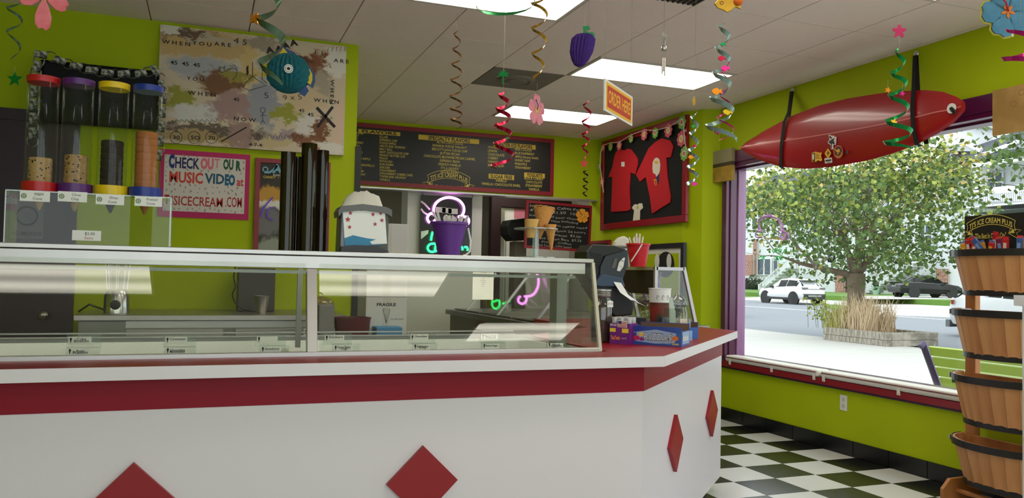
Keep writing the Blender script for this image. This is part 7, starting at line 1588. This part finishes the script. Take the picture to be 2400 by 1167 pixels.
gl = mat('leaf_green_card', (40,140,84), rough=.7)
MB().slab([WD(x, y, D) for x, y in ((1366,61),(1371,60),(1374,72),(1380,76),(1388,74),(1394,80),(1393,92),(1386,86),(1378,80),(1372,78),(1371,85),(1368,85))], HF, .003).slab([WD(x, y, D+.003) for x, y in ((1370,62),(1380,60),(1384,68),(1376,71))], HF, .003).build('leaf', gl, hg); string_(WD(1368,62,D), hg)
# gold fish with orange ball
D = 2.6; gf2 = thing('foil_fish', 'gold foil fish with an orange honeycomb ball hanging from ceiling', 'foil fish', WD(1706,30,D)); c = WD(1706,10,D)
MB().slab([c+HR*(x*32*D/FPX)+ZA*(y*26*D/FPX) for x, y in FISH], HF, .006).build('fish', F_['gold'], gf2, bev=.002)
MB().ringp(c-HR*.02+ZA*.004-HF*.001, HR, ZA, .004, .006, n=14).build('eye_ring', F_['copper'], gf2); c2 = WD(1730,3,D); MB().ball(c2, 11*D/FPX, n=20, m=12).build('honeycomb_ball', mat('orange_tissue', (232,110,30), rough=.85), gf2); string_(c+ZA*.02, gf2)
# order here sign
q4 = [WD(1416,182,3.40), WD(1481,229,3.74), WD(1478,297,3.74), WD(1413,258,3.40)]
bl_ = (q4[3]+q4[0])/2; br_ = (q4[1]+q4[2])/2; hs = ((q4[0]-q4[3]).length+(q4[1]-q4[2]).length)/4; U_ = V((br_.x-bl_.x, br_.y-bl_.y, 0)); ws = U_.length; U_.normalize(); N_ = V((U_.y,-U_.x,0)); zc_ = (bl_.z+br_.z)/2
oh = thing('order_here_sign', 'red and yellow order here sign hung on lines from ceiling', 'sign', V(((bl_.x+br_.x)/2,(bl_.y+br_.y)/2,zc_-hs))); o0 = V((bl_.x, bl_.y, zc_))
def sg(u0, u1, v0, v1, off, th, m_, nm): MB().slab([o0+U_*(ws*u)+ZA*(hs*v)+N_*off for u, v in ((u0,v0),(u1,v0),(u1,v1),(u0,v1))], N_, th).build(nm, m_, oh)
sg(0, 1, -1, 1, 0, .006, white_pt, 'board'); sg(.04, .96, -.86, .86, .006, .0006, mat('sign_yellow', (236,176,30), rough=.5), 'yellow_border'); sg(.08, .92, -.68, .68, .0066, .0006, mat('sign_red', (190,52,28), rough=.5), 'red_field')
MB().text('ORDER HERE', o0+U_*(ws*.5)-ZA*hs*.36+N_*.0078, U_, ZA, hs*.78, w=ws*.78, al='c', bold=.02).build('lettering', mat('sign_letter_yellow', (240,180,50), rough=.5), oh)
for u in (.03,.97): string_(o0+U_*(ws*u)+ZA*hs, oh)
# wind chime
D = 3.8; c = WD(1556,110,D); s_ = D/FPX; wc_ = thing('wind_chime', 'small silver wind chime hanging from the ceiling', 'wind chime', WD(1556,178,D))
for dx, dz in ((-4,26),(-1,33),(2,30),(4,24)): MB().tube([c+HR*(dx*s_*.6)-ZA*.0, c+HR*(dx*s_*1.3)+ZA*(dz*s_)], .0028, n=6).build('rod', steel_dk, wc_)
MB().lathe([(6*s_,-.004),(6.5*s_,.0),(6.5*s_,.014),(5*s_,.018)], c-ZA*.012, n=16).build('collar', steel, wc_, smooth=True)
for dx, l in ((-3,36),(0,30),(3,40)): MB().tube([c+HR*(dx*s_)-ZA*(26*s_), c+HR*(dx*s_)-ZA*((28+l)*s_)], .0035, n=8).build('chime_tube', steel, wc_, smooth=True); MB().tube([c+HR*(dx*s_)-ZA*.01, c+HR*(dx*s_)-ZA*(26*s_)], .0006, n=4).build('thread', strm, wc_)
string_(c+ZA*.06, wc_)
